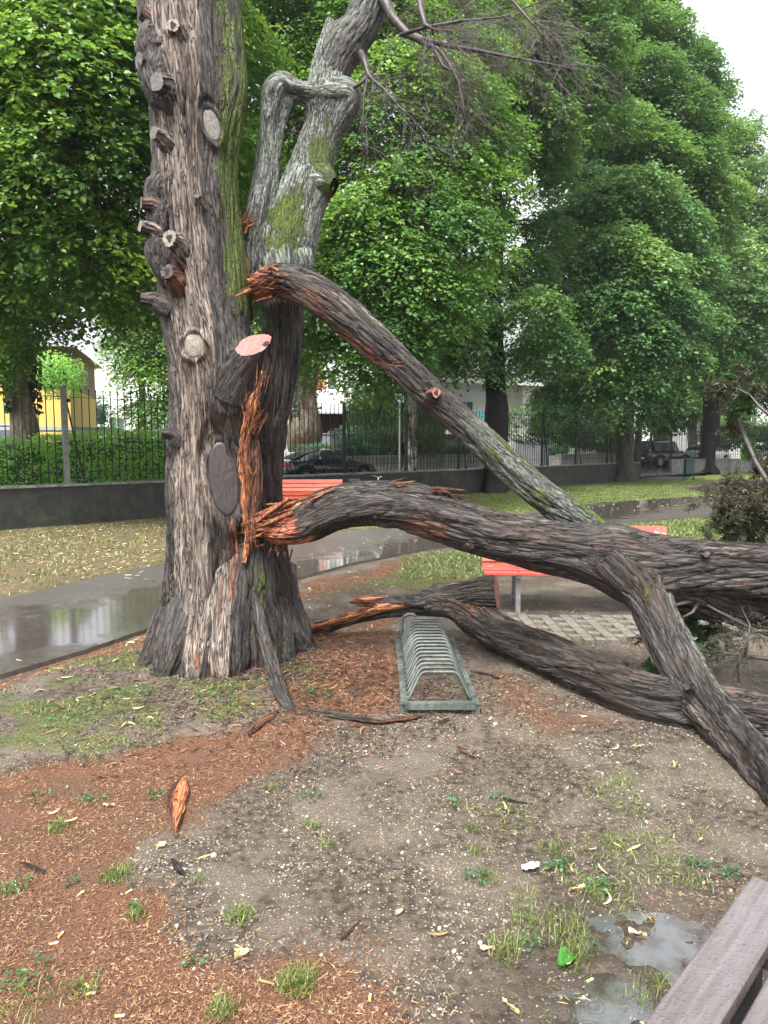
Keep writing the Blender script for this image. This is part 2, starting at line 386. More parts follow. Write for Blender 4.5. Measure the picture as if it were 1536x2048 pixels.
    for end, cm, tear in ((0, cap0, tear0), (1, cap1, tear1)):
        if cm is None: continue
        ring = v[:nth] if end == 0 else v[-nth:]; cc = ring.mean(0); rr = np.linspace(1, .02, 7)
        ax = -T[0] if end == 0 else T[-1]
        vs = []; bs = []
        for q_, f_ in enumerate(rr):
            inward = 0 if tear == 0 else -(1-f_)*min(tear, .12)*1.0
            pt = cc+(ring-cc)*f_+ax*inward
            pt = pt+ax*(0.003*pn(pt*40, 8))[:, None]
            vs.append(pt); bs.append(np.stack([np.cos(th)*R[-end]*f_, np.sin(th)*R[-end]*f_, np.full(nth, seed*1.7)], 1))
        vv = np.concatenate(vs); kk = len(rr); i = np.arange(kk-1)[:, None]*nth
        fc = np.stack([i+j, i+nth+j, i+nth+j2, i+j2], -1).reshape(-1, 4)
        if end: fc = fc[:, ::-1]
        o_ = np.zeros((len(vv), 3)); o_[:, 1] = 1 if cm == 0 else 0
        M.add(vv, fc, cm, bc=np.concatenate(bs), m1=np.zeros((len(vv), 3)), m2=o_)
    return c
def splinters(M, c, d, n, L, w, spread=.35, rad=.05, seed=0, orange=1., mi=0):
    r = np.random.RandomState(seed); c = np.asarray(c, float); d = np.asarray(d, float); d /= np.linalg.norm(d)
    for _ in range(n):
        dd = d+r.normal(size=3)*spread; dd /= np.linalg.norm(dd)
        p0 = c+r.normal(size=3)*rad; l = L*r.uniform(.35, 1.1); ww = w*r.uniform(.4, 1.2)
        a = np.cross(dd, r.normal(size=3)); a /= np.linalg.norm(a); b = np.cross(dd, a)*.45
        bend = r.normal(size=3)*.12*l
        pts = [p0-dd*l*.3, p0+dd*l*.3+bend*.5, p0+dd*l*.75+bend, p0+dd*l+bend*1.3]; ws = [1., .9, .5, .05]
        v = []; 
        for q, k_ in zip(pts, ws): v += [q+a*ww*k_, q+b*ww*k_, q-a*ww*k_, q-b*ww*k_]
        f = []
        for i in range(3):
            for j in range(4): f.append((i*4+j, i*4+(j+1) % 4, i*4+4+(j+1) % 4, i*4+4+j))
        v = np.array(v); bcv = np.stack([v[:, 0]*2, v[:, 1]*2, v[:, 2]*.3], 1)+_*.31
        m2 = np.zeros((16, 3)); oo = orange*r.uniform(.35, 1.15); m2[:, 1] = oo; m1 = np.zeros((16, 3)); m1[:, 2] = min(1, max(0, 1.3-oo))*.9
        M.add(v, np.array(f), mi, bc=bcv, m1=m1, m2=m2)
def stub(parent, root, p, d, r, L, cm=CUT_GREY, name='branch_stub', m1=(0, .5, 0), m2=(0, 0, 0), hole=0., seed=1, lip=.2, ell=1., label=None):
    p = np.asarray(p, float); d = np.asarray(d, float); d /= np.linalg.norm(d); M = MB()
    dn_ = np.array((0, 0, -1.)); ctrl = [(*(p-d*r*2.2+dn_*r*1.2), r*1.9), (*(p-d*r*.9+dn_*r*.45), r*1.65), (*p, r*1.3), (*(p+d*L*.6), r*1.08), (*(p+d*L*.9), r*1.02), (*(p+d*L), r)]
    def mk(v, dn, SS_, TH_): return np.tile(m1, (len(v), 1)), np.tile(m2, (len(v), 1))
    limb(M, ctrl, 72, .006, seed, .008, .10, 26, 4, mask=mk, cap1=1)
    o = M.build(name, [BARK, cm], parent, True)
    if label: o['label'] = label
    if hole:
        h = MB(); th = np.arange(16)*2*pi/16; a = np.cross(d, (0, 0, 1)); a /= np.linalg.norm(a); b = np.cross(d, a)
        q = p+d*(L+.0035)
        rr = hole*r*(1+.25*np.sin(th*3+seed))
        ring = q+rr[:, None]*(np.cos(th)[:, None]*a+np.sin(th)[:, None]*b*1.2)
        h.add(np.concatenate([ring, ring*1-d*.002]), [np.arange(16)[None]])
        h.build('rot_hole', HOLE, o)
    return o
HOLE = plain('rot_hole', (.02, .012, .01), .9, .3)

# ================================================================== the broken tree
TREE = thing('broken_cypress', 'huge old broken trunk with sawn stubs and a long fresh orange tear', 'tree', (*P(400, 1300, 5.25)[:2], 0))
tb = np.array(TREE.location)
def prel(o):                 # keep world place while parented to an Empty
    return o
def attach(o, root):
    o.parent = root; o.matrix_parent_inverse = root.matrix_world.inverted() if False else o.matrix_parent_inverse
    o.location = -np.array(root.location); return o
DA = 5.25
A = pxl([(394, 1400, DA, 99), (400, 1360, DA, 87), (404, 1290, DA, 79), (412, 1200, DA, 71), (414, 1100, DA, 67), (415, 1000, DA, 66), (414, 900, DA, 64), (417, 800, DA, 64),
         (415, 700, DA, 69), (402, 600, DA, 66), (394, 500, DA, 61), (388, 400, DA, 61), (386, 300, DA, 59), (390, 200, DA, 68), (386, 100, DA, 72), (380, 0, DA, 73), (374, -150, DA, 76), (366, -400, DA, 68), (372, -800, DA, 46), (386, -1300, DA, 10)])
BRT = pxl([(585, 1345, 5.6, 62), (572, 1300, 5.6, 58), (548, 1240, 5.6, 50), (535, 1160, 5.6, 48), (528, 1060, 5.6, 42), (522, 960, 5.6, 42), (527, 860, 5.6, 44), (542, 780, 5.6, 46), (560, 700, 5.6, 43),
           (565, 630, 5.6, 40), (560, 580, 5.6, 36), (560, 540, 5.6, 38)])
CMB = pxl([(560, 580, 5.55, 40), (566, 530, 5.55, 55), (578, 480, 5.55, 57), (598, 420, 5.55, 50), (615, 370, 5.55, 47), (628, 300, 5.55, 34), (640, 250, 5.55, 30), (646, 200, 5.55, 32), (652, 150, 5.55, 29), (657, 100, 5.55, 20), (659, 60, 5.55, 11), (659, 38, 5.55, 6)])
CBR = pxl([(650, 180, 5.56, 24), (672, 125, 5.56, 30), (695, 85, 5.56, 33), (722, 50, 5.56, 31), (742, 0, 5.56, 30), (752, -60, 5.56, 28), (745, -200, 5.56, 26), (770, -420, 5.6, 22), (800, -700, 5.7, 12)])
DLB = pxl([(500, 570, 5.45, 20), (506, 510, 5.45, 26), (518, 430, 5.45, 28), (533, 350, 5.45, 24), (541, 270, 5.45, 22), (548, 225, 5.45, 25), (556, 190, 5.45, 29), (568, 176, 5.45, 25), (592, 182, 5.45, 18), (625, 188, 5.45, 15), (660, 190, 5.45, 21), (690, 194, 5.48, 27), (676, 225, 5.50, 28), (664, 262, 5.53, 22), (655, 310, 5.55, 10)])
MID = pxl([(520, 1380, 5.2, 60), (518, 1320, 5.2, 56), (512, 1240, 5.22, 52), (505, 1150, 5.24, 44), (498, 1080, 5.28, 34), (490, 1000, 5.3, 30), (478, 900, 5.25, 40), (462, 800, 5.2, 48), (458, 720, 5.18, 46), (455, 640, 5.2, 44), (450, 540, 5.2, 40), (444, 440, 5.2, 34), (446, 340, 5.2, 26), (452, 240, 5.2, 32), (466, 170, 5.2, 26), (462, 90, 5.2, 22), (450, 0, 5.2, 26), (440, -200, 5.2, 26), (420, -500, 5.2, 14)])
STP = pxl([(455, 790, 5.12, 42), (470, 755, 5.08, 36), (490, 718, 5.04, 30), (507, 690, 5.0, 25)])
RTB = pxl([(486, 640, 5.5, 18), (480, 590, 5.42, 22), (484, 530, 5.42, 20), (478, 480, 5.42, 14), (474, 440, 5.42, 6)])
def a_prof(TH, S_, rb):
    f = .018*np.cos(5*TH+1.2+S_*.25)+.014*np.cos(9*TH+S_*.5)+.012*np.sin(3*TH-.7*S_)
    return f*(1+1.4*ss(1.4, 0, S_))
def a_mask(v, dn, S_, TH):
    z = v[:, 2]; nz = pn(v*(1.3, 1.3, .9), 3)
    ble = ss(.55, .25, dn[:, 0]+.10*nz)*ss(-1.05, -.6, dn[:, 0])
    ble = ble*(.55+.45*ss(.0, .35, z))*(1-.75*blobs(v, [((P(330, 520, 5.)), (.10, .5, .38), 1), ((P(315, 150, 5.)), (.14, .5, .30), 1), (P(455, 130, 5.), (.12, .5, .5), .8), (P(350, 1330, 5), (.2, .5, .16), .9)]))
    moss = ss(.55, .9, dn[:, 0])*ss(2.6, 3.0, z)*.8+ss(-.7, -.95, dn[:, 0])*ss(1.6, .6, z)*.2
    red = .9*blobs(v, [(P(458, 1110, 4.95), (.045, .4, .40), .85), (P(440, 1200, 4.95), (.03, .4, .3), .7), (P(335, 560, 4.95), (.04, .4, .22), .8), (P(400, 1310, 4.9), (.035, .4, .12), .6)])
    return np.stack([moss, ble, red], 1), np.zeros((len(v), 3))
def mid_mask(v, dn, S_, TH):
    z = v[:, 2]
    moss = ss(.35, .95, dn[:, 0]+.25*pn(v*(2, 2, 1.2), 5))*ss(2.35, 2.8, z)*.85+blobs(v, [(P(515, 1190, 5), (.09, .5, .3), .55), (P(540, 1290, 5.), (.15, .4, .2), .35), (P(470, 540, 5.2), (.08, .5, .35), .6), (P(455, 300, 5), (.07, .5, .5), .8)])
    ble = .25*blobs(v, [(P(480, 1250, 5.), (.05, .4, .4), 1), (P(535, 1250, 5), (.03, .4, .3), .8)])
    red = blobs(v, [(P(492, 1080, 5.), (.05, .5, .22), .8)])
    return np.stack([moss, ble, red], 1), np.zeros((len(v), 3))
def b_mask(v, dn, S_, TH):
    moss = blobs(v, [(P(540, 640, 5.35), (.09, .3, .12), .7), (P(565, 600, 5.4), (.1, .4, .08), .4)])+.35*ss(.5, .9, dn[:, 0])*ss(1.5, 2.2, v[:, 2])+.5*blobs(v, [(P(530, 1180, 5.3), (.1, .4, .35), 1)])
    return np.stack([moss, np.full(len(v), .12)*ss(.9, .2, v[:, 2]), 0*moss], 1), np.zeros((len(v), 3))
def c_mask(v, dn, S_, TH):
    fr_ = ss(.3, -.3, dn[:, 1])
    moss = blobs(v, [(P(640, 305, 5.4), (.085, .3, .14), 1.35), (P(665, 330, 5.4), (.05, .3, .06), 1.1), (P(655, 370, 5.4), (.10, .3, .13), .75), (P(575, 440, 5.4), (.13, .3, .20), 1.25), (P(570, 490, 5.4), (.2, .4, .10), .75), (P(605, 380, 5.4), (.06, .3, .2), .6), (P(650, 240, 5.4), (.06, .3, .1), .5)])
    return np.stack([moss, 0*moss, 0*moss], 1), np.stack([np.full(len(v), .9), 0*moss, 0*moss], 1)
def g_mask(v, dn, S_, TH):
    o = np.zeros((len(v), 3)); o[:, 0] = .95; m = np.zeros((len(v), 3)); m[:, 0] = .18; return m, o
def sub(c, k_=6): return c[::k_] if len(c) > 12 else c
T = MB()
FA = [MID, BRT, STP]
CUTS = [dict(c=P(424, 226, 4.9), n=(.25, -1, .1), up=(-.25, 0, 1), rx=.055, rz=.11, lip=.02), dict(c=P(386, 690, 4.95), n=(-.05, -1, .05), up=(0, 0, 1), rx=.075, rz=.085, lip=.035, q=80)]
SCARS = [dict(c=P(447, 958, 4.95), n=(.22, -1, .06), up=(-.10, 0, 1), rx=.108, rz=.275, lip=.022, q=50)]
limb(T, A, 460, .010, 1, .017, .055, 17, 1.25, a_prof, a_mask, [MID, BRT], .14, twist=.28, fine=.004, cuts=CUTS+SCARS)
def root_mask(v, dn, S_, TH):
    return np.stack([.15+0*S_, .45*ss(.5, .1, S_)+0*S_, 0*S_], 1), np.zeros((len(v), 3))
roots = [pxl([(365, 1180, 5.25, 40), (340, 1250, 5.2, 40), (318, 1305, 5.15, 34), (292, 1340, 5.1, 24), (268, 1365, 5.05, 12)]),
         pxl([(385, 1200, 5.1, 46), (365, 1270, 5.0, 44), (345, 1330, 4.93, 36), (325, 1372, 4.88, 22), (300, 1400, 4.86, 10)]),
         pxl([(410, 1200, 5.0, 44), (402, 1290, 4.95, 42), (395, 1350, 4.88, 36), (385, 1400, 4.84, 18)]),
         pxl([(450, 1180, 5.02, 44), (448, 1270, 4.98, 44), (450, 1330, 4.93, 42), (455, 1385, 4.88, 20)]),
         pxl([(565, 1220, 5.5, 38), (585, 1270, 5.45, 38), (608, 1305, 5.45, 26), (640, 1330, 5.4, 12)]),
         pxl([(540, 1230, 5.3, 34), (552, 1290, 5.25, 34), (572, 1330, 5.2, 22), (590, 1352, 5.2, 10)]),
         pxl([(400, 1200, 5.6, 50), (360, 1270, 5.75, 40), (330, 1310, 5.9, 20)])]
def tuck(r_):
    r_ = r_.copy(); r_[0, 1] += .13; r_[0, 3] *= .9; r_[1, 1] += .03               # start inside the trunk so no root shows a cut end
    s_ = r_[0].copy(); s_[1] += .22; s_[2] += .30; s_[3] *= .45; return np.concatenate([[s_], r_])
for i, r_ in enumerate(roots): r_ = tuck(r_); limb(T, r_, 110, .012, 40+i, .014, .06, 15, 2, None, (a_mask if i in (2, 3) else root_mask), [A, MID], .12)
limb(T, MID, 260, .011, 2, .020, .08, 18, 1.3, None, mid_mask, [A, BRT, STP], .12, twist=.2)
limb(T, BRT, 240, .012, 3, .020, .09, 14, 1.8, None, b_mask, [MID, CMB], .12, twist=.5)
limb(T, RTB, 90, .012, 4, .012, .15, 18, 2.5, None, lambda v, dn, S_, TH: (np.stack([.5+0*S_, .1+0*S_, .3+0*S_], 1), np.zeros((len(v), 3))))
trunk = T.build('trunk', BARK, TREE, True); attach(trunk, TREE)
T = MB()
limb(T, CMB, 200, .011, 5, .006, .10, 16, 1.8, None, c_mask, [CBR, DLB], .09, twist=.5)
kb = pxl([(640, 365, 5.5, 30), (655, 368, 5.46, 24), (668, 372, 5.44, 14)])
limb(T, kb, 70, .01, 6, .008, .12, 20, 6, None, c_mask, [CMB], .1)
for q_, rr_ in ((pxl([(560, 500, 5.5, 20), (565, 530, 5.42, 30), (568, 556, 5.45, 14)]), 1), (pxl([(600, 505, 5.46, 16), (606, 530, 5.42, 22), (612, 556, 5.45, 8)]), 2)): limb(T, q_, 90, .009, 7+rr_, .014, .3, 20, 4, None, c_mask, [CMB], .1)
limb(T, CBR, 160, .012, 8, .010, .06, 20, 3, None, lambda v, dn, S_, TH: (np.stack([.1+0*S_, .1+0*S_, 0*S_], 1), np.stack([.42+0*S_, 0*S_, 0*S_], 1)), [CMB], .1)
attach(T.build('mossy_limb', BARK, TREE, True), TREE)
T = MB()
limb(T, DLB, 140, .009, 9, .006, .16, 14, 1.5, None, g_mask, [CMB], .07)
attach(T.build('bare_arched_limb', BARK, TREE, True), TREE)
# sawn stub with a pink face
T = MB()
limb(T, STP, 120, .009, 10, .006, .05, 16, 2.5, None, lambda v, dn, S_, TH: (np.stack([.15+0*S_, 0*S_, .12+0*S_], 1), np.zeros((len(v), 3))), [MID], .1, cap1=1, tilt1=(-.10, -.80, .62))
o = attach(T.build('sawn_stub', [BARK, CUT_PINK], TREE, True), TREE); o['label'] = 'stub with a fresh pink saw cut'
h = MB(); q = P(528, 676, 4.955); hv = q+np.array([(-.022, 0, -.02), (.004, .0, -.038), (.020, 0, -.02), (.024, 0, .016), (.0, 0, .024), (-.014, 0, .006)])
hv[:, 1] -= .8*0; tn_ = np.array((-.10, -.80, .62)); tn_ /= np.linalg.norm(tn_)
cc_ = STP[-1][:3]
hv = hv-np.outer((hv-cc_)@tn_, tn_)+tn_*.006
h.add(np.concatenate([hv, hv-tn_*.003]), [np.arange(6)[::-1][None]])
h.build('rot_hole', HOLE, o)
# the big old dark saw scar (slanted oval on the front)
def disc(center, nrm, up, rx, rz, mat, name, parent, seed=0, dome=.006, lumpy=.12, thick=.03, rings=10, k=64):
    nrm = np.asarray(nrm, float); nrm /= np.linalg.norm(nrm); up = np.asarray(up, float); up = up-nrm*(up@nrm); up /= np.linalg.norm(up); sx = np.cross(up, nrm)
    th = np.arange(k)*2*pi/k; lf = 1+lumpy*pn(np.stack([np.cos(th)*1.5, np.sin(th)*1.5, th*0+seed], 1), seed)
    vs = []; bs = []
    for f_ in [1.04]+list(np.linspace(1, .03, rings)):
        a = np.cos(th)*rx*lf*f_; b = np.sin(th)*rz*lf*f_
        dz = dome*(1-f_**2)+.003*pn(np.stack([a*30, b*30, th*0], 1), 4) if f_ <= 1 else -thick+0*th
        vs.append(np.asarray(center)+a[:, None]*sx+b[:, None]*up+dz[:, None]*nrm); bs.append(np.stack([a, b*.6, th*0+seed], 1))
    n = len(vs); i = np.arange(n-1)[:, None]*k; j = np.arange(k)[None]; j2 = (j+1) % k
    M = MB(); M.add(np.concatenate(vs), np.stack([i+j, i+j2, i+k+j2, i+k+j], -1).reshape(-1, 4), 0, bc=np.concatenate(bs))
    o = M.build(name, mat, parent, True); attach(o, parent); return o
def scar(cu, mat, seed, label, dome=.004):
    c_, n_, u_ = cu['f']; disc(c_+n_*(cu['lv']-.003), n_, u_, cu['rx']*.97, cu['rz']*.97, mat, 'saw_scar', TREE, seed, dome, .0, .02)['label'] = label
scar(SCARS[0], CUT_DARK, 3, 'large dark oval saw scar'); scar(CUTS[0], CUT_GREY, 5, 'olive grey oval scar high on the trunk'); scar(CUTS[1], CUT_PALE, 6, 'round pale knot in the middle of the trunk', .012)
for i, (px, py, d, dr, r_, L_, cm, hole, m1) in enumerate([
    (306, 78, 5.12, (-.72, -.70, .10), .085, .08, CUT_GREY, 0, (0, .25, 0)), (300, 130, 5.08, (-.72, -.70, -.05), .055, .08, CUT_GREY, 0, (0, .2, 0)),
    (328, 170, 4.99, (-.42, -.88, -.05), .062, .07, CUT_GREY, 0, (0, .35, 0)), (305, 45, 5.1, (-.7, -.4, .5), .05, .08, CUT_GREY, 0, (0, .2, .4)),
    (322, 272, 5.05, (-.60, -.80, .05), .042, .06, CUT_GREY, 0, (0, .6, 0)), (306, 410, 5.1, (-.85, -.45, 0), .045, .08, CUT_GREY, 0, (0, .2, .3)),
    (303, 458, 5.08, (-.80, -.60, .1), .042, .08, CUT_PALE, 0, (0, .4, 0)), (350, 484, 4.96, (-.25, -.95, .10), .056, .07, CUT_PALE, .36, (0, .9, 0)),
    (343, 548, 4.99, (-.3, -.9, .1), .050, .05, CUT_DARK, .4, (0, .3, .7)), (352, 60, 4.93, (-.1, -1, .05), .042, .05, CUT_PALE, .45, (0, .9, 0)),
    (308, 602, 5.15, (-.9, -.3, .05), .050, .09, CUT_DARK, 0, (0, .1, 0)), (343, 868, 5.1, (-.9, -.35, .1), .036, .07, CUT_DARK, 0, (.2, .1, 0)),
    (395, 395, 4.96, (.0, -1, 0), .02, .03, CUT_GREY, 0, (0, .8, 0))]):
    M_o = stub(TREE, TREE, P(px, py, d), dr, r_, L_, cm, 'branch_stub', m1, (0, 0, 0), hole, i+2)
    attach(M_o, TREE)
# lumpy dark burrs between the stubs
for i, (px, py, d, r_) in enumerate([(312, 112, 5.16, .14), (322, 150, 5.12, .12), (318, 385, 5.18, .09), (322, 440, 5.16, .10), (326, 505, 5.14, .10)]):
    T = MB(); c_ = P(px, py, d); limb(T, [(*(c_+(.04, .03, 1.5*r_)), r_*.25), (*(c_+(.02, 0, .7*r_)), r_*.75), (*c_, r_), (*(c_-(-.02, 0, .9*r_)), r_*.8), (*(c_-(-.05, -.03, 2.2*r_)), r_*.25)], 110, .008, 60+i, .014, .22, 18, 4, None,
         lambda v, dn, S_, TH: (np.stack([.2*(dn[:, 0] > .3)+0*S_, .06+0*S_, 0*S_], 1), np.zeros((len(v), 3))), [A], .16)
    attach(T.build('burr', BARK, TREE, True), TREE)
# long orange tear down the front
T = MB()
TEAR = pxl([(527, 742, 5.0, 3.1), (517, 775, 5.0, 5.5), (505, 810, 5.0, 9.4), (495, 850, 5.02, 10.1), (488, 890, 5.04, 8.6), (488, 930, 5.07, 7.8), (492, 980, 5.08, 10.9), (497, 1040, 5.10, 10.9), (494, 1090, 5.10, 7.0), (490, 1125, 5.08, 3.1)])
def o_mask(v, dn, S_, TH):
    o = np.zeros((len(v), 3)); o[:, 1] = 1.0+.8*pn(v*(18, 18, 2.5), 3)-.55*ss(1.6, 1.1, v[:, 2]); m = np.zeros((len(v), 3)); m[:, 2] = .9; return m, o
limb(T, TEAR, 150, .007, 21, .026, .3, 22, 1.6, None, o_mask, flat=((0, 1, 0), .2), fine=.006)
TEAR2 = pxl([(508, 880, 5.12, 10), (512, 940, 5.12, 15), (510, 1010, 5.12, 15), (505, 1070, 5.12, 10)])
limb(T, TEAR2, 80, .008, 22, .018, .2, 18, 1.2, None, lambda v, dn, S_, TH: (np.stack([0*S_, 0*S_, 1+0*S_], 1), np.stack([0*S_, .3+0*S_, 0*S_], 1)))
for px, py, n_, dr in [(520, 765, 14, (.3, 0, 1)), (500, 830, 22, (.1, -.1, 1)), (490, 900, 22, (.05, -.1, -1)), (494, 960, 20, (0, -.1, 1)), (498, 1050, 22, (.05, -.1, -1)), (510, 850, 18, (.3, -.2, .6)), (512, 800, 14, (.3, -.1, .8))]:
    splinters(T, P(px, py, 4.98), dr, n_, .16, .0045, .14, .025, int(px+py), 1. if n_ > 15 else .6)
splinters(T, P(490, 925, 4.9), (.5, -.2, -.8), 3, .14, .004, .1, .01, 5, 1.)
attach(T.build('torn_wood', BARK, TREE, True), TREE)
T = MB()
for px, py in [(478, 455), (484, 462)]: splinters(T, P(px, py, 5.3), (.5, 0, .8), 16, .14, .009, .3, .02, px, .8)
attach(T.build('torn_fibres', BARK, TREE, True), TREE)
T = MB()
c_ = P(488, 528, 5.28); T2 = [(*(c_+(.0, 0, .10)), .02), (*(c_+(-.01, 0, .05)), .035), (*c_, .042), (*(c_-(-.01, 0, .07)), .035), (*(c_-(-.02, 0, .12)), .012)]
limb(T, T2, 50, .008, 23, .006, .2, 20, 3, None, lambda v, dn, S_, TH: (np.zeros((len(v), 3)), np.stack([0*S_, .9+0*S_, 0*S_], 1)))
attach(T.build('torn_wood', BARK, TREE, True), TREE)

# ================================================================== big torn limb lying across, with its fork
LOG = thing('fallen_limb', 'long arching torn limb with an orange broken end, forking at right', 'fallen limb', (*P(1290, 1150, 4.6)[:2], 0))
L1 = pxl([(505, 1062, 5.22, 16.7), (535, 1052, 5.2, 31.6), (570, 1052, 5.18, 40.9), (610, 1050, 5.15, 41.9), (660, 1028, 5.1, 40.0), (710, 1016, 5.05, 39.1), (770, 1014, 5.0, 40.9), (830, 1022, 4.95, 44.6), (900, 1042, 4.9, 46.5), (1000, 1070, 4.82, 49.3), (1100, 1090, 4.74, 52.1), (1200, 1108, 4.66, 55.8), (1270, 1122, 4.6, 57.7), (1340, 1128, 4.55, 52.1), (1430, 1133, 4.5, 47.4), (1536, 1142, 4.42, 46.5), (1700, 1165, 4.3, 44.6), (1950, 1200, 4.15, 40.9), (2300, 1260, 4.0, 33.5)])
L2 = pxl([(1222, 1112, 4.58, 44), (1256, 1150, 4.52, 42), (1287, 1190, 4.45, 38), (1324, 1262, 4.3, 39), (1360, 1325, 4.15, 38), (1397, 1386, 4.0, 37), (1445, 1440, 3.8, 37), (1490, 1490, 3.6, 38), (1540, 1545, 3.35, 39), (1600, 1610, 3.04, 40), (1680, 1700, 2.72, 40), (1760, 1800, 2.5, 36)])
L3 = pxl([(1270, 1150, 4.6, 44), (1330, 1172, 4.62, 40), (1400, 1190, 4.62, 42), (1480, 1208, 4.62, 42), (1600, 1235, 4.6, 42), (1800, 1285, 4.55, 38), (2100, 1370, 4.5, 28)])
L4 = pxl([(600, 1022, 5.08, 8), (640, 1006, 5.05, 18), (690, 995, 5.02, 22), (750, 990, 4.98, 22), (810, 988, 4.95, 22), (850, 990, 4.92, 18), (885, 1005, 4.9, 9), (910, 1020, 4.9, 4)])
def log_mask(v, dn, S_, TH):
    nz = pn(v*2.5, 3)
    up = dn[:, 2]
    return np.stack([.05+0*S_, .22*ss(.1, .8, up)+.15*nz, .42*ss(.3, -.6, up)*ss(.2, .5, nz+.3)+.25*blobs(v, [(P(800, 1060, 4.8), (.5, .4, .09), 1)])], 1), np.zeros((len(v), 3))
def fork_mask(v, dn, S_, TH):
    m = blobs(v, [(P(1310, 1200, 4.2), (.07, .3, .12), .5), (P(1370, 1290, 4.1), (.05, .3, .2), .35)])+.28*ss(.3, .8, dn[:, 0])
    return np.stack([m, .12+.10*ss(-.2, -.8, dn[:, 0]), 0*S_], 1), np.stack([.45*ss(.1, .8, dn[:, 0]), 0*S_, 0*S_], 1)
T = MB()
lp = lambda TH, S_, rb: .011*np.cos(3*TH+1.5*S_)+.008*np.cos(7*TH-1.1*S_+.6*np.sin(3*S_))+.010*np.sin(2.7*S_+TH)
limb(T, L1, 300, .010, 11, .020, .06, 13, 2.2, lp, log_mask, [L2, L3, L4], .16, tear0=.16, cap0=0, orange0=.42, twist=.35)
limb(T, L4, 120, .010, 12, .022, .12, 18, 2.2, None, log_mask, [L1], .08, tear1=.1, orange1=.0)
splinters(T, P(536, 1052, 5.12), (-1, -.1, -.12), 30, .15, .020, .10, .05, 3, 1.15)
splinters(T, P(575, 1020, 5.06), (-1, -.1, -.38), 24, .24, .017, .07, .035, 4, 1.2)
splinters(T, P(530, 1050, 5.12), (-1, -.1, -.1), 26, .13, .004, .2, .05, 33, 1.)
splinters(T, P(560, 1095, 5.1), (-.4, -.1, -1), 24, .10, .008, .5, .035, 5, 0.)
splinters(T, P(880, 988, 4.88), (.8, 0, -.25), 22, .17, .014, .14, .02, 6, .35)
splinters(T, P(800, 972, 4.9), (1, 0, .15), 8, .1, .010, .1, .015, 9, 1.)
splinters(T, P(650, 990, 5.0), (-.8, -.1, -.2), 18, .2, .010, .12, .03, 10, .9)
limb(T, L3, 180, .012, 13, .019, .06, 15, 2.0, None, lambda v, dn, S_, TH: (np.stack([.25*ss(-.2, -.8, dn[:, 2]), .02+0*S_, 0*S_], 1), np.zeros((len(v), 3))), [L1], .16)
attach(T.build('limb', BARK, LOG, True), LOG)
T = MB(); limb(T, L2, 210, .009, 14, .014, .06, 17, 3.4, lp, fork_mask, [L1], .16, twist=-.3)
attach(T.build('side_branch', BARK, LOG, True), LOG)

for px, py, dd_, r_, L_, d_ in [(1252, 1080, 4.46, .030, .02, (.1, -.6, .8)), (745, 1032, 4.90, .020, .05, (.4, -.9, .1)), (1060, 1060, 4.64, .018, .05, (.5, -.7, .6)), (940, 1090, 4.72, .022, .03, (.2, -1, -.2)), (1410, 1110, 4.36, .024, .04, (-.2, -1, .3)), (1375, 1370, 3.84, .020, .03, (-.6, -.8, .1))]:
    attach(stub(LOG, LOG, P(px, py, dd_+.03), d_, r_, L_, CUT_DARK, 'branch_stub', (0, .1, .1), (0, 0, 0), 0, int(px)), LOG)

# ================================================================== limb leaning down from the break
LEAN = thing('leaning_limb', 'mossy broken limb slanting from the break high on the trunk down behind the big log', 'fallen limb', (*P(1200, 1080, 5.0)[:2], 0))
N1 = pxl([(495, 583, 5.28, 20), (520, 572, 5.25, 27), (560, 562, 5.2, 31), (600, 573, 5.18, 33), (650, 602, 5.16, 35), (720, 658, 5.14, 34), (800, 730, 5.12, 33), (870, 797, 5.1, 32), (940, 862, 5.08, 31), (1020, 936, 5.06, 31), (1100, 1002, 5.04, 31), (1170, 1055, 5.02, 31), (1230, 1098, 5.0, 29)])
def lean_mask(v, dn, S_, TH):
    m = .60*ss(.55, .95, dn[:, 2]+.3*pn(v*3, 4))*ss(.5, 1.2, S_)+.35*blobs(v, [(P(985, 920, 4.9), (.1, .3, .14), 1), (P(1080, 1000, 4.9), (.12, .3, .1), 1)])+.18*ss(1.7, 2.3, S_)
    red = .55*ss(-.05, -.6, dn[:, 2]+.2*pn(v*3, 8))*ss(2.0, 1.0, S_)
    return np.stack([m, .32*ss(2.2, 1.0, S_)*ss(-.2, .5, dn[:, 2]), red], 1), np.stack([.15+.4*ss(1.5, 2.3, S_), 0*S_, 0*S_], 1)
T = MB()
limb(T, N1, 210, .010, 15, .017, .07, 15, 2.0, None, lean_mask, None, tear0=.14, cap0=0, orange0=.22, twist=.25)
splinters(T, P(522, 574, 5.10), (-.9, -.3, -.22), 22, .11, .018, .16, .04, 7, 1.1)
splinters(T, P(552, 556, 5.06), (-1, -.2, .0), 16, .10, .020, .2, .025, 8, 1.1)
splinters(T, P(525, 570, 5.10), (-.9, -.2, -.2), 16, .10, .004, .25, .04, 37, .9)
splinters(T, P(620, 590, 4.98), (.75, 0, -.55), 12, .24, .004, .06, .02, 12, .8)
splinters(T, P(800, 728, 4.97), (-.6, -.3, -.1), 5, .08, .008, .1, .03, 13, .7)
kn = P(862, 790, 5.0)
attach(T.build('limb', BARK, LEAN, True), LEAN)
o = stub(LEAN, LEAN, P(868, 788, 4.99), (.25, -1, .1), .036, .05, CUT_PINK, 'branch_stub', (0, .3, .5), (0, 0, 0), .4, 77); attach(o, LEAN); o['label'] = 'small knot with a red brown face'

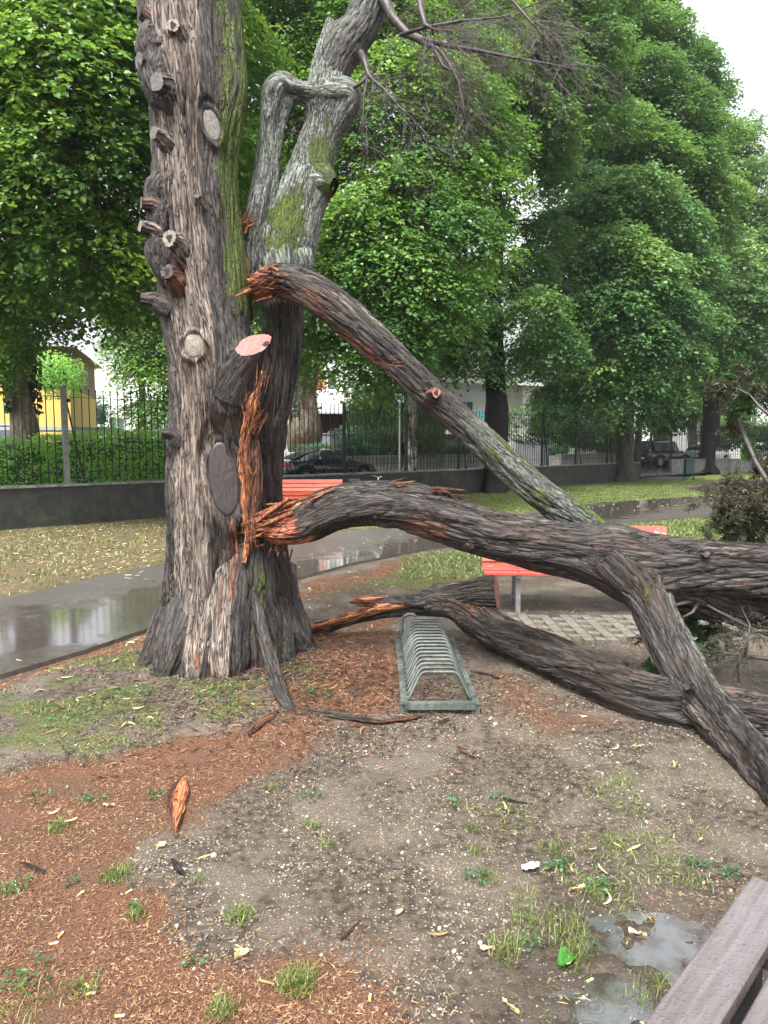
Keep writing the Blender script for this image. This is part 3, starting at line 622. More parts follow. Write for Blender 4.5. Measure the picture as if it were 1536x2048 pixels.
# ================================================================== split log on the ground
LOW = thing('split_log', 'dark split log on the ground behind the rack with a pink sawn end', 'log', (*P(1200, 1400, 4.7)[:2], 0))
def rest(rows):               # a limb lying on the ground: depth follows from its lower edge
    out = []
    for px, py, hw in rows:
        r_ = ray(px, py); t_ = -r_[2]/r_[1]; out.append((px, py, H/(t_+hw*.9/F), hw))
    return out
S1 = pxl([(860, 1202, 5.95, 19.8), (905, 1212, 5.9, 27.0), (950, 1242, 5.8, 33.3)]+rest([(1010, 1278, 37.8), (1090, 1310, 40.5), (1180, 1348, 43.2), (1280, 1388, 45.0), (1380, 1412, 44.1), (1480, 1428, 37.8), (1600, 1448, 36.0), (1800, 1480, 30.6), (2050, 1530, 23.4)]))
S2 = pxl([(850, 1205, 5.95, 22), (900, 1192, 5.9, 26), (940, 1184, 5.85, 28), (975, 1182, 5.8, 32), (994, 1184, 5.78, 33)])
S3 = pxl([(700, 1205, 5.98, 4), (730, 1202, 5.96, 9), (780, 1200, 5.95, 14), (830, 1202, 5.94, 18), (880, 1200, 5.92, 22)])
S4 = pxl([(612, 1270, 6.0, 4), (650, 1258, 5.98, 9), (700, 1240, 5.97, 11), (760, 1225, 5.96, 13), (830, 1215, 5.95, 18), (880, 1212, 5.93, 22)])
def low_mask(v, dn, S_, TH):
    m = .45*blobs(v, [(P(965, 1190, 5.6), (.08, .3, .1), 1), (P(1250, 1380, 4.5), (.5, .3, .1), .5)])
    return np.stack([m, .12*ss(.2, .8, dn[:, 2])+0*S_, .2+.3*blobs(v, [(P(940, 1215, 5.7), (.15, .3, .05), 1)])], 1), np.zeros((len(v), 3))
T = MB()
limb(T, S1, 210, .011, 16, .020, .08, 13, 2.0, lp, low_mask, [S2, S3], .12, twist=.5)
limb(T, S2, 130, .010, 17, .014, .06, 16, 2.2, None, low_mask, [S1], .1, cap1=1, tilt1=(.94, -.28, .12))
limb(T, S3, 80, .010, 18, .012, .15, 20, 2.0, None, low_mask, None, flat=((0, 0, 1), .25))
limb(T, S4, 80, .010, 19, .012, .15, 20, 2.0, None, low_mask, None, flat=((0, 1, 0), .25))
def orange_mask(v, dn, S_, TH): return np.stack([0*S_, 0*S_, 1+0*S_], 1), np.stack([0*S_, .9+.5*pn(v*6, 3), 0*S_], 1)
S5 = pxl([(606, 1256, 5.95, 2), (640, 1249, 5.93, 5), (690, 1237, 5.91, 9), (740, 1222, 5.9, 10), (780, 1213, 5.9, 8), (840, 1206, 5.9, 4)])
limb(T, S5, 60, .008, 24, .012, .2, 22, 1.5, None, orange_mask)
S6 = pxl([(703, 1203, 5.93, 2), (720, 1199, 5.92, 6), (745, 1196, 5.92, 7), (775, 1194, 5.92, 3)])
limb(T, S6, 50, .008, 25, .010, .2, 22, 1.5, None, orange_mask)
splinters(T, P(640, 1252, 5.9), (-1, 0, -.22), 20, .26, .008, .05, .03, 21, .9)
splinters(T, P(720, 1228, 5.9), (-1, 0, -.28), 22, .3, .008, .05, .03, 22, .6)
splinters(T, P(735, 1204, 5.88), (-1, 0, .05), 14, .18, .008, .08, .02, 23, .5)
attach(T.build('log', [BARK, CUT_PINK], LOW, True), LOW)
# pieces of bark and wood lying about
def slab(name, label, cat, rows, seed, mask, group=None, flat=((0, 0, 1), .55), ridge=.006, spl=None, nth=60, fr=24):
    M = MB(); c = pxl([q if len(q) == 4 else (q[0], q[1], G(q[0], q[1], .012)[1], q[2]) for q in rows]); limb(M, c, nth, .008, seed, ridge, .2, fr, 2.5, None, mask, None, flat=flat)
    if spl: splinters(M, *spl)
    o = M.build(name, BARK, None, True); return tag(o, label, cat, group)
dk = lambda v, dn, S_, TH: (np.stack([0*S_, .05+0*S_, .15+0*S_], 1), np.zeros((len(v), 3)))
rdm = lambda v, dn, S_, TH: (np.stack([0*S_, 0*S_, .85+0*S_], 1), np.zeros((len(v), 3)))
slab('bark_strip', 'dark strip of bark leaning from the trunk foot to the ground', 'bark strip', [(505, 1180, 4.98, 4), (517, 1225, 4.93, 11), (530, 1280, 4.78, 14), (545, 1335, 4.60, 15), (560, 1385, 4.40, 14), (577, 1415, 4.28, 10), (587, 1432, 4.22, 4)], 51, dk, None, ((0, 1, 0), .6), .008)
slab('bark_strip', 'long flat dark bark strip with a red splintered end in front of the rack', 'bark strip', [(590, 1425, 4), (625, 1424, 8), (690, 1434, 9), (750, 1442, 8), (776, 1442, 7), (820, 1436, 8), (856, 1428, 2)], 52,
     lambda v, dn, S_, TH: (np.stack([0*S_, .12+0*S_, .9*ss(.12, .20, v[:, 0]-P(735, 1442, 4.3)[0]+.12)], 1), np.zeros((len(v), 3))))
slab('wood_splinter', 'bright orange wood splinter lying alone on the red litter at lower left', 'wood splinter', [(350, 1672, 2), (351, 1640, 10), (356, 1600, 20), (362, 1575, 18), (366, 1553, 5)], 53, lambda v, dn, S_, TH: (np.stack([0*S_, 0*S_, 1+0*S_], 1), np.stack([0*S_, .25+1.1*ss(-.6, -.2, dn[:, 0]), 0*S_], 1)), None, ((0, 0, 1), .55), .008)
for lab, rows, mk in [
    ('small dark bark flake with a tail below the orange splinter', [(343, 1716, 2.98, 2), (350, 1725, 2.96, 7), (358, 1738, 2.93, 6), (366, 1744, 2.92, 2), (385, 1747, 2.91, 1)], dk),
    ('red brown bark piece lying between the trunk and the rack', [(712, 1306, 5.2, 3), (735, 1322, 5.05, 7), (760, 1338, 4.95, 7), (775, 1340, 4.93, 3)], rdm),
    ('pointed red bark piece left of the long flat strip', [(497, 1470, 4.06, 3), (515, 1452, 4.15, 9), (540, 1435, 4.25, 10), (556, 1424, 4.32, 4)], rdm),
    ('thin dark bark scrap just below the rack', [(868, 1446, 4.25, 2), (885, 1442, 4.27, 4), (898, 1436, 4.3, 2)], dk),
    ('red triangular bark scrap on the gravel right of centre', [(915, 1492, 3.95, 2), (928, 1502, 3.9, 7), (942, 1512, 3.86, 3), (965, 1515, 3.85, 1)], rdm),
    ('dark stick lying on the gravel at right', [(1005, 1595, 3.4, 1), (1030, 1602, 3.38, 3), (1065, 1608, 3.36, 3)], dk),
    ('thin red splinter on the gravel in the lower middle', [(682, 1880, 2.46, 2), (698, 1862, 2.5, 4), (722, 1838, 2.56, 2)], rdm),
    ('short dark stick on the red litter at far left', [(40, 1725, 2.9, 2), (62, 1730, 2.89, 4), (92, 1742, 2.86, 2)], dk),
    ('dark curved bark scrap right of the rack', [(940, 1340, 4.85, 2), (965, 1346, 4.8, 4), (998, 1356, 4.75, 2)], dk),
    ('small bark scrap beside the trunk foot', [(610, 1378, 4.72, 2), (632, 1388, 4.65, 5), (660, 1394, 4.62, 2)], dk)]:
    slab('bark_scrap', lab, 'bark scrap', [(a, b, w) for a, b, d, w in rows], len(lab), mk, 'bark scraps on the ground', nth=36)
# ================================================================== ground
def poly_sd(x, y, poly):          # signed distance, negative inside
    poly = np.asarray(poly); n = len(poly); d = np.full(x.shape, 1e9); ins = np.zeros(x.shape, bool)
    for i in range(n):
        a = poly[i]; b = poly[(i+1) % n]; ex, ey = b-a
        t = np.clip(((x-a[0])*ex+(y-a[1])*ey)/(ex*ex+ey*ey+1e-12), 0, 1)
        d = np.minimum(d, np.hypot(x-a[0]-t*ex, y-a[1]-t*ey))
        c = (a[1] > y) != (b[1] > y); ins ^= c & (x < (ex)*(y-a[1])/(ey+1e-12)+a[0])
    return np.where(ins, -d, d)
def gp(l): return [G(*q) for q in l]
NEAR_E = gp([(-700, 1560), (0, 1350), (170, 1300), (330, 1245), (570, 1163), (700, 1127), (850, 1098), (1200, 1050), (1440, 1028), (1800, 1010)])
FAR_E = gp([(1900, 968), (1536, 958), (1420, 962), (1370, 975), (1440, 990), (1200, 1005), (1050, 1025), (830, 1047), (560, 1080), (340, 1125), (170, 1160), (0, 1200), (-700, 1330)])
PATH = NEAR_E+FAR_E
FORE = gp([(-200, 2200), (-200, 2048)])
MULCH = [gp([(-500, 1580), (0, 1560), (130, 1520), (300, 1500), (440, 1478), (560, 1440), (660, 1400), (640, 1470), (480, 1545), (400, 1600), (330, 1660), (200, 1740), (262, 1820), (340, 1880), (480, 1890), (560, 1935), (740, 1945), (800, 2048), (900, 2300), (-700, 2300)]),
         gp([(600, 1285), (700, 1255), (800, 1240), (805, 1420), (700, 1425), (590, 1400)]), gp([(910, 1400), (960, 1340), (1100, 1375), (1220, 1440), (1120, 1500), (990, 1440)]),
         gp([(-100, 1370), (0, 1352), (330, 1250), (330, 1290), (0, 1385)]), gp([(575, 1172), (850, 1103), (840, 1130), (600, 1215)]), gp([(1350, 1790), (1480, 1770), (1440, 1860), (1380, 1850)])]
MST = [1., .75, .5, .75, .6, .35]
GRS = [(gp([(-200, 1430), (0, 1390), (220, 1305), (330, 1290), (350, 1370), (620, 1340), (640, 1390), (440, 1455), (250, 1490), (0, 1555), (-300, 1600)]), .68),
       (gp([(600, 1215), (850, 1108), (1000, 1110), (985, 1190), (700, 1180)]), .7), (gp([(860, 1105), (1200, 1052), (1450, 1030), (1900, 1020), (1900, 1110), (1400, 1100), (985, 1150)]), 1.),
       (gp([(930, 1570), (1100, 1540), (1300, 1500), (1536, 1640), (1540, 1760), (1330, 1850), (1200, 1830), (1060, 2000), (960, 1960), (1000, 1750)]), .42)]
PUD = gp([(1190, 1830), (1260, 1822), (1330, 1835), (1400, 1850), (1440, 1870), (1430, 1930), (1380, 2048), (1250, 2110), (1090, 2060), (1110, 1985), (1190, 1945), (1170, 1880)])
PAV = gp([(1010, 1228), (1480, 1240), (1500, 1282), (1060, 1287)])
def tn_of(x, y):
    dx = x-W0[0]; dy = y-W0[1]; return dx*U[0]+dy*U[1], dx*V[0]+dy*V[1]
def zones(x, y):
    sh = x.shape; p = np.stack([x.ravel(), y.ravel(), 0*x.ravel()], 1)
    w1 = (.18*fbm(p*1.6, 3, 2)).reshape(sh); w2 = (.18*fbm(p*1.6, 3, 4)).reshape(sh); k = np.clip(np.hypot(x, y)/5, .6, 2.5)
    xw, yw = x+w1*k, y+w2*k; n = fbm(p*2.2, 4, 6).reshape(sh)
    mul = np.zeros(sh)
    for pl, s_ in zip(MULCH, MST): mul = np.maximum(mul, s_*ss(.22, -.20, poly_sd(xw, yw, pl)+.16*n))
    gr = np.zeros(sh)
    for pl, s_ in GRS: gr = np.maximum(gr, s_*ss(.25, -.25, poly_sd(xw, yw, pl)))
    gr = gr*np.where(y < 8, .35+.85*ss(-.35, .35, n), 1)
    t, nn = tn_of(x, y); pd = poly_sd(x+.04*w1, y+.04*w2, PATH)
    lawn = ss(.0, .25, pd)*(nn > -7.3)*(nn < 0); gr = np.maximum(gr, lawn*.9); right = ss(3, 7, t)
    mul = np.maximum(mul, lawn*.55*ss(.15, .5, n+.25*(nn > -1.2)+.15*ss(4, 0, t)))
    path = ss(.05, -.05, pd)
    pud = poly_sd(x+.35*w1, y+.35*w2, PUD)
    return dict(mul=mul*(1-path), gr=gr*(1-path), path=path, pud=pud, lawn=lawn, green=np.where(lawn > .1, right, 1.), n=n, pd=pd)
def gheight(x, y, z=None):
    z = z or zones(x, y); sh = x.shape; p = np.stack([x.ravel(), y.ravel(), 0*x.ravel()], 1)
    h = .022*fbm(p*.7, 2, 20).reshape(sh)+.007*fbm(p*7, 3, 22).reshape(sh)+.0035*pn(p*38, 24).reshape(sh)
    near = ss(14, 8, y)*ss(-9, -6, x)
    h = h*(.3+.7*near)
    dtr = np.hypot(x+1.3, y-5.3); h = h+.05*ss(1.8, .5, dtr)
    flat = ss(.35, .05, z['pd']); h = h*(1-flat)-.035*flat
    pv = poly_sd(x, y, PAV); h = h*(1-ss(.1, 0, pv))-.02*ss(.1, 0, pv)
    pr = ss(.14, -.12, z['pud']); h = h*(1-ss(.4, 0, z['pud'])*.8)+.006*ss(.4, .1, z['pud'])-.030*pr+.028*ss(-.05, .5, fbm(p*6.5, 4, 61).reshape(sh)+.1)*pr
    t, nn = tn_of(x, y); h = h-.25*ss(.05, .3, nn)
    return h
def gaxis(segs):
    out = []
    for a, b, st in segs: out.append(np.arange(a, b, st))
    return np.concatenate(out)
gx = gaxis([(-400, -60, 20), (-60, -12, 2), (-12, -4.2, .2), (-4.2, 3.6, .024), (3.6, 9, .08), (9, 30, .5), (30, 400, 20)]+[(400, 401, 2)])
gy = gaxis([(-60, -4, 4), (-4, 1.2, .3), (1.2, 6.6, .024), (6.6, 12, .06), (12, 26, .15), (26, 70, 1.5), (70, 600, 30)])
GX, GY = np.meshgrid(gx, gy); Z = zones(GX, GY); GZ = gheight(GX, GY, Z)
M = MB(); nx = len(gx); i = np.arange(len(gy)-1)[:, None]*nx; j = np.arange(nx-1)[None]
fc = np.stack([i+j, i+j+1, i+nx+j+1, i+nx+j], -1).reshape(-1, 4)
M.add(np.stack([GX.ravel(), GY.ravel(), GZ.ravel()], 1), fc, 0, m1=np.stack([Z['mul'].ravel(), Z['gr'].ravel(), Z['green'].ravel()], 1), m2=np.stack([ss(.35, 0, Z['pud']).ravel(), Z['lawn'].ravel(), Z['n'].ravel()], 1))
t = NT('ground'); p = t.geo(); m1 = t.sep(t.attr('m1').outputs['Vector']); m2 = t.sep(t.attr('m2').outputs['Vector'])
nb_ = t.noise(p, 2.2, 5, .6); nf = t.noise(p, 26, 6, .7); nff = t.noise(p, 130, 4, .7)
soil = t.mix(t.rng(nf, .35, .65), (.025, .018, .0125), (.098, .076, .055))
soil = t.mix(t.rng(nb_, .45, .62), soil, t.mix(t.rng(nff, .3, .7), (.058, .046, .035), (.152, .124, .095)))
vd = t.voro(p, 75); vc = t.n('ShaderNodeTexVoronoi'); t.L(p, vc.inputs[0]); vc.inputs['Scale'].default_value = 75
vs_ = t.sep(vc.outputs['Color'])
peb = t.math('MULTIPLY', t.rng(vd, .34, .26), t.math('GREATER_THAN', vs_[0], .62))
soil = t.mix(peb, soil, t.mix(vs_[1], (.11, .10, .088), (.36, .33, .29)))
mn = t.noise(t.mapv(p, (1, 1, 1)), 190, 3, .75, 1.); mul = t.mix(t.rng(mn, .36, .66), (.034, .015, .009), (.195, .090, .046))
mul = t.mix(t.math('MULTIPLY', t.rng(nb_, .42, .6), .5), mul, t.mix(t.rng(mn, .4, .6), (.028, .018, .012), (.115, .070, .042)))
c = t.mix(t.rng(t.math('ADD', m1[0], t.math('MULTIPLY', t.math('SUBTRACT', nf, .5), 1.1)), .36, .6), soil, mul)
gn = t.noise(p, 60, 5, .75); grc = t.mix(t.rng(gn, .35, .65), (.026, .030, .010), (.105, .115, .036))
straw = t.mix(t.rng(t.noise(t.mapv(p, (14, 60, 1)), 1, 5, .75, 1.), .4, .64), (.040, .028, .016), (.185, .145, .070))
lg = t.mix(t.rng(t.math('ADD', m1[2], t.math('MULTIPLY', t.math('SUBTRACT', nb_, .5), 2.2)), .3, .75), straw, t.mix(t.rng(gn, .35, .65), (.055, .075, .018), (.16, .20, .045)))
grc = t.mix(m2[1], grc, lg)
c = t.mix(t.rng(t.math('ADD', m1[1], t.math('MULTIPLY', t.math('SUBTRACT', nf, .5), 1.5)), .42, .72), c, grc)
wet = m2[0]; c = t.mix(t.math('MULTIPLY', wet, .55), c, (.030, .020, .014))
h = t.math('ADD', t.math('MULTIPLY', nff, .5), t.math('ADD', nf, t.math('MULTIPLY', peb, .5)))
rg = t.math('SUBTRACT', t.rng(nf, .3, .7, .45, .8), t.math('MULTIPLY', wet, .25))
GROUND = t.fin(c, rg, t.bump(h, .9, .012), spec=.4)
tag(M.build('ground', GROUND, None, True), kind='structure')

# path: wet asphalt
t = NT('wet_path'); p = t.geo(); n1 = t.noise(p, .9, 4, .6); n2 = t.noise(p, 200, 3, .7); n3 = t.noise(p, 9, 5, .7)
c = t.mix(t.rng(n3, .3, .7), (.040, .035, .032), (.072, .063, .057)); c = t.mix(t.rng(n2, .55, .72), c, (.13, .12, .11))
c = t.mix(t.math('MULTIPLY', t.rng(n1, .45, .6), .5), c, (.05, .036, .027))
wetf = t.rng(t.math('ADD', n1, t.math('MULTIPLY', t.math('SUBTRACT', n3, .5), .35)), .30, .52)
dr = t.voro(p, 6.5); rip = t.math('MULTIPLY', t.math('SINE', t.math('MULTIPLY', dr, 42)), t.rng(dr, .40, .02))
sp_ = t.sep(p); tt_ = t.math('ADD', t.math('MULTIPLY', sp_[0], float(U[0])), t.math('MULTIPLY', t.math('SUBTRACT', sp_[1], 13.7), float(U[1]))); tt_ = t.math('ADD', tt_, 7.4*float(U[0]))
nn2 = t.math('ADD', t.math('MULTIPLY', t.math('ADD', sp_[0], 7.4), float(V[0])), t.math('MULTIPLY', t.math('SUBTRACT', sp_[1], 13.7), float(V[1])))
cen = t.math('ADD', t.math('MULTIPLY', t.math('MAXIMUM', tt_, -3.), .13), -8.05); dist_ = t.math('ABSOLUTE', t.math('SUBTRACT', nn2, cen))
wetf = t.rng(t.math('ADD', dist_, t.math('MULTIPLY', t.math('SUBTRACT', t.noise(p, 2.6, 6, .7), .5), 2.6)), 1.15, .55)
hh = t.math('ADD', t.math('MULTIPLY', n2, t.math('SUBTRACT', 1.04, wetf)), t.math('MULTIPLY', t.math('MULTIPLY', rip, .10), wetf))
t.b.inputs['IOR'].default_value = 1.9
PATHM = t.fin(c, t.math('SUBTRACT', .36, t.math('MULTIPLY', wetf, .28)), t.bump(hh, .12, .006), spec=.9)
def sheet(name, poly, z, mat, thick=.0, res=None):
    from mathutils.geometry import tessellate_polygon
    from mathutils import Vector
    M = MB(); n = len(poly); v = [(*q, z) for q in poly]
    tri = tessellate_polygon([[Vector(q) for q in v]])
    if thick:
        v2 = v+[(*q, z-thick) for q in poly]
        i = np.arange(n); side = np.stack([i, (i+1) % n, (i+1) % n+n, i+n], 1); M.add(v2, [np.array(tri), side], 0)
    else: M.add(v, np.array(tri), 0)
    o = M.build(name, mat); 
    me = o.data
    import bmesh
    b = bmesh.new(); b.from_mesh(me); bmesh.ops.recalc_face_normals(b, faces=b.faces)
    if not thick:
        for f in b.faces:
            if f.normal.z < 0: f.normal_flip()
    b.to_mesh(me); b.free(); return o
tag(sheet('path', PATH, .004, PATHM, .06), kind='structure')
# puddle water in its hollow
t = NT('puddle_water'); p = t.geo(); dr = t.voro(p, 9); rip = t.math('MULTIPLY', t.math('SINE', t.math('MULTIPLY', dr, 60)), t.rng(dr, .45, .05))
rip = t.math('ADD', rip, t.math('MULTIPLY', t.noise(p, 14, 2), .4))
mud = t.mix(t.rng(t.noise(p, 7, 6, .7), .42, .6), (.075, .078, .078), (.040, .032, .025)); rip = t.math('ADD', rip, t.math('MULTIPLY', t.noise(p, 40, 2), .2)); t.fin(mud, .03, t.bump(rip, .10, .004), spec=1.)
t.b.inputs['IOR'].default_value = 1.6; t.b.inputs['Coat Weight'].default_value = 1.; t.b.inputs['Coat Roughness'].default_value = .02; WATER = t.m
pc = np.mean(PUD, 0); tag(sheet('puddle', [pc+(q-pc)*1.22 for q in PUD], -.0085, WATER), kind='structure')
# concrete grid pavers
t = NT('concrete_paver'); p = t.geo(); c = t.mix(t.rng(t.noise(p, 30, 5, .7), .3, .7), (.10, .09, .075), (.22, .20, .165)); c = t.mix(t.math('MULTIPLY', t.rng(t.noise(p, 3, 4), .5, .65), .5), c, (.12, .12, .07))
PAVER = t.fin(c, .55, t.bump(t.noise(p, 120, 4), .6, .004))
M = MB(); pa = np.array(PAV); x0, x1 = pa[:, 0].min(), pa[:, 0].max(); y0, y1 = 5.85, 6.95; cs = .10
cols = int((x1-x0)/cs); rows_ = int((y1-y0)/cs)
for a in range(cols):
    for b in range(rows_):
        cx = x0+(a+.5)*cs; cy = y0+(b+.5)*cs
        if poly_sd(np.array([cx]), np.array([cy]), PAV)[0] > 0: continue
        if (a % 2 == 0) and ((b+(a//2)) % 2 == 0): continue       # the open cells
        M.box((cx, cy, -.012+.003*rs.randn()*.5), (cs-.012, cs-.012, .05), rz=rs.randn()*.02)
        if (a % 2 == 1): M.box((cx, cy+cs/2, -.014), (cs*.5, .03, .044))
        else: M.box((cx+cs/2, cy, -.014), (.03, cs*.5, .044))
tag(M.build('grid_paving', PAVER), kind='structure')

# ================================================================== small stuff on the ground
def spread(n, x0, x1, y0, y1, bias=0.):
    x = rs.uniform(x0, x1, n); y = y0+(y1-y0)*rs.uniform(0, 1, n)**(1+bias); return x, y
def rotm(n): a = rs.normal(size=(n, 4)); a /= np.linalg.norm(a, axis=1)[:, None]; return a
# pebbles
t_ = (1+5**.5)/2; ico = np.array([(-1,t_,0),(1,t_,0),(-1,-t_,0),(1,-t_,0),(0,-1,t_),(0,1,t_),(0,-1,-t_),(0,1,-t_),(t_,0,-1),(t_,0,1),(-t_,0,-1),(-t_,0,1)])/1.9
icf = np.array([(0,11,5),(0,5,1),(0,1,7),(0,7,10),(0,10,11),(1,5,9),(5,11,4),(11,10,2),(10,7,6),(7,1,8),(3,9,4),(3,4,2),(3,2,6),(3,6,8),(3,8,9),(4,9,5),(2,4,11),(6,2,10),(8,6,7),(9,8,1)])
def pebbles(x, y, r, mb):
    n = len(x); z = gheight(x, y); base = ico[None]*rs.uniform(.75, 1.25, (n, 12, 1))
    a = rs.uniform(0, 2*pi, n); ca, sa = np.cos(a), np.sin(a); sc = np.stack([r*rs.uniform(.8, 1.4, n), r*rs.uniform(.7, 1.1, n), r*rs.uniform(.4, .8, n)], 1)
    v = base*sc[:, None]; vx = v[..., 0]*ca[:, None]-v[..., 1]*sa[:, None]; vy = v[..., 0]*sa[:, None]+v[..., 1]*ca[:, None]
    v = np.stack([vx+x[:, None], vy+y[:, None], v[..., 2]+(z+r*.12)[:, None]], -1).reshape(-1, 3)
    f = (icf[None]+(np.arange(n)*12)[:, None, None]).reshape(-1, 3); mb.add(v, f, 0, np.repeat(rs.uniform(0, 1, n), 20))
t = NT('pebble'); cv = t.attr('cv').outputs['Fac']; c = t.mix(t.rng(cv, .0, .5), (.075, .062, .052), (.19, .17, .148)); c = t.mix(t.rng(cv, .5, 1.), c, (.32, .295, .255))
PEB = t.fin(c, .45, spec=.5)
M = MB(); N = 68000; x, y = spread(N, -1.9, 3.4, 1.75, 7.2, .25); z_ = zones(x, y)
dens = (1-z_['mul'])*(1-.75*z_['gr'])*(1-z_['path'])*ss(-.5, .35, z_['n'])
patch = blobs(np.stack([x, y, 0*x], 1), [((*G(400, 1740), 0), (.5, .4, 1), 1.), ((*G(700, 1850), 0), (.7, .5, 1), .8), ((*G(700, 1280), 0), (.5, .5, 1), .6), ((*G(1350, 1480), 0), (.9, .6, 1), .8), ((*G(900, 1500), 0), (.9, .5, 1), .6)])
keep = (rs.uniform(0, 1, N) < dens*(.35+.65*patch)) & (np.abs(x) < y*.62+.3); x, y = x[keep], y[keep]
pebbles(x, y, .0032*np.exp(.42*rs.randn(len(x)))*(1+.15*(y > 4)), M)
k2 = rs.uniform(0, 1, len(x)) < .05; pebbles(x[k2]+.02, y[k2]+.02, rs.uniform(.0055, .011, k2.sum()), M)
tag(M.build('gravel', PEB, None, True), 'loose pale pebbles scattered over the bare ground', 'gravel', kind='stuff')
# leaf-like / chip-like little quads in bulk
def chips(mb, x, y, L, Wd, lift=.004, curl=.25, cv=None, up=.25, dz=0., seg=2):
    n = len(x); z = gheight(x, y)+lift*rs.uniform(.2, 1, n)+dz; a = rs.uniform(0, 2*pi, n); d = np.stack([np.cos(a), np.sin(a), rs.normal(0, up, n)*.5], 1); d /= np.linalg.norm(d, axis=1)[:, None]
    s_ = np.stack([-np.sin(a), np.cos(a), rs.normal(0, up, n)], 1); s_ /= np.linalg.norm(s_, axis=1)[:, None]
    c0 = np.stack([x, y, z], 1); vs = []; u = np.linspace(-1, 1, seg+1); cb = rs.normal(0, curl, n)
    for q in u:
        m = c0+d*(L*q/2)[:, None]+s_*(cb*L*q*q*.5)[:, None]+np.array((0, 0, 1))*(np.abs(cb)*L*.12*(1-q*q))[:, None]; w = Wd*(1-.6*q*q)/2
        vs += [m+s_*w[:, None], m-s_*w[:, None]]
    v = np.stack(vs, 1).reshape(-1, 3); k = 2*(seg+1)
    f = np.concatenate([np.array([[2*i_, 2*i_+1, 2*i_+3, 2*i_+2]]) for i_ in range(seg)])[None]+(np.arange(n)*k)[:, None, None]
    mb.add(v, f.reshape(-1, 4), 0, np.repeat(rs.uniform(0, 1, n) if cv is None else cv, seg))
def cvmat(name, a, b, c_, rough=.5):
    t = NT(name); cv = t.attr('cv').outputs['Fac']; c = t.mix(t.rng(cv, 0, .6), a, b); c = t.mix(t.rng(cv, .6, 1.), c, c_); return t.fin(c, rough, spec=.4)
MULM = cvmat('red_litter', (.055, .024, .013), (.195, .090, .044), (.35, .20, .11))
M = MB(); N = 260000; x, y = spread(N, -3.4, 2.4, 1.75, 9.5, 1.1); z_ = zones(x, y)
keep = (rs.uniform(0, 1, N) < z_['mul']*ss(-.55, .2, z_['n']+.3)) & (np.abs(x) < y*.62+.3); x, y = x[keep], y[keep]; print('mulch', len(x))
chips(M, x, y, rs.uniform(.007, .016, len(x))*(1+.12*y), rs.uniform(.0016, .003, len(x))*(1+.12*y), .006, .5, None, .5)
tag(M.build('red_needle_litter', MULM), 'red brown needle litter carpeting the ground', 'litter', kind='stuff')
BRK = cvmat('bark_debris', (.016, .010, .008), (.066, .034, .024), (.24, .12, .07))
M = MB(); N = 5200; cc_ = rs.uniform(0, 1, N); x = np.where(cc_ < .5, rs.normal(-.35, .45, N), rs.normal(-.9, .8, N)); y = np.where(cc_ < .5, rs.normal(5.0, .5, N), rs.normal(4.6, .55, N))
keep = (y > 3.2) & (y < 6.6); x, y = x[keep], y[keep]
chips(M, x, y, rs.uniform(.018, .085, len(x))*rs.uniform(.6, 1.2, len(x)), rs.uniform(.003, .011, len(x)), .015, .2, None, .4, 0., 3)
tag(M.build('bark_debris', BRK), 'torn bark scraps strewn round the trunk foot', 'bark debris', kind='stuff')
# pale narrow bracts and leaves
BRACT = cvmat('fallen_leaf', (.22, .16, .07), (.40, .34, .17), (.46, .46, .25))
M = MB(); N = 7000; x, y = spread(N, -7, 4, 2, 14, .3); z_ = zones(x, y); lw = np.maximum(z_['gr']*.8, .20+.3*z_['mul'])*(1-.8*z_['path'])
keep = (rs.uniform(0, 1, N) < lw*ss(3, -3, x+.2*y-1)*(y > 4.0)+(y < 4.0)*.16*ss(-.2, .4, z_['n'])); x, y = x[keep], y[keep]
dzp = np.where(zones(x, y)['path'] > .5, .042, 0)
chips(M, x, y, rs.uniform(.035, .085, len(x)), rs.uniform(.007, .014, len(x)), .014, .3, None, .35, dzp, 4)
N = 9000; tt = rs.uniform(-1, 26, N); nn = rs.uniform(-7.2, -.3, N); q = W0+tt[:, None]*U+nn[:, None]*V; x, y = q[:, 0], q[:, 1]; z_ = zones(x, y)
keep = rs.uniform(0, 1, N) < np.where(z_['path'] > .5, .22, ss(13, 5, tt)*.9+.12); x, y = x[keep], y[keep]; dzp = np.where(zones(x, y)['path'] > .5, .042, 0)
chips(M, x, y, rs.uniform(.05, .10, len(x)), rs.uniform(.010, .020, len(x)), .012, .3, None, .3, dzp, 3)
N = 26000; x, y = spread(N, -2, 3.2, 1.8, 6.5, .3); z_ = zones(x, y); keep = (rs.uniform(0, 1, N) < (1-z_['path'])*ss(-.3, .5, z_['n']+.2)*.75) & (np.abs(x) < y*.62+.2); x, y = x[keep], y[keep]
chips(M, x, y, rs.uniform(.008, .035, len(x)), rs.uniform(.0012, .0028, len(x)), .006, .4, rs.uniform(0, .7, len(x)), .4)
tag(M.build('fallen_leaves', BRACT), 'pale narrow fallen leaves and bracts scattered on the ground', 'fallen leaves', kind='stuff')
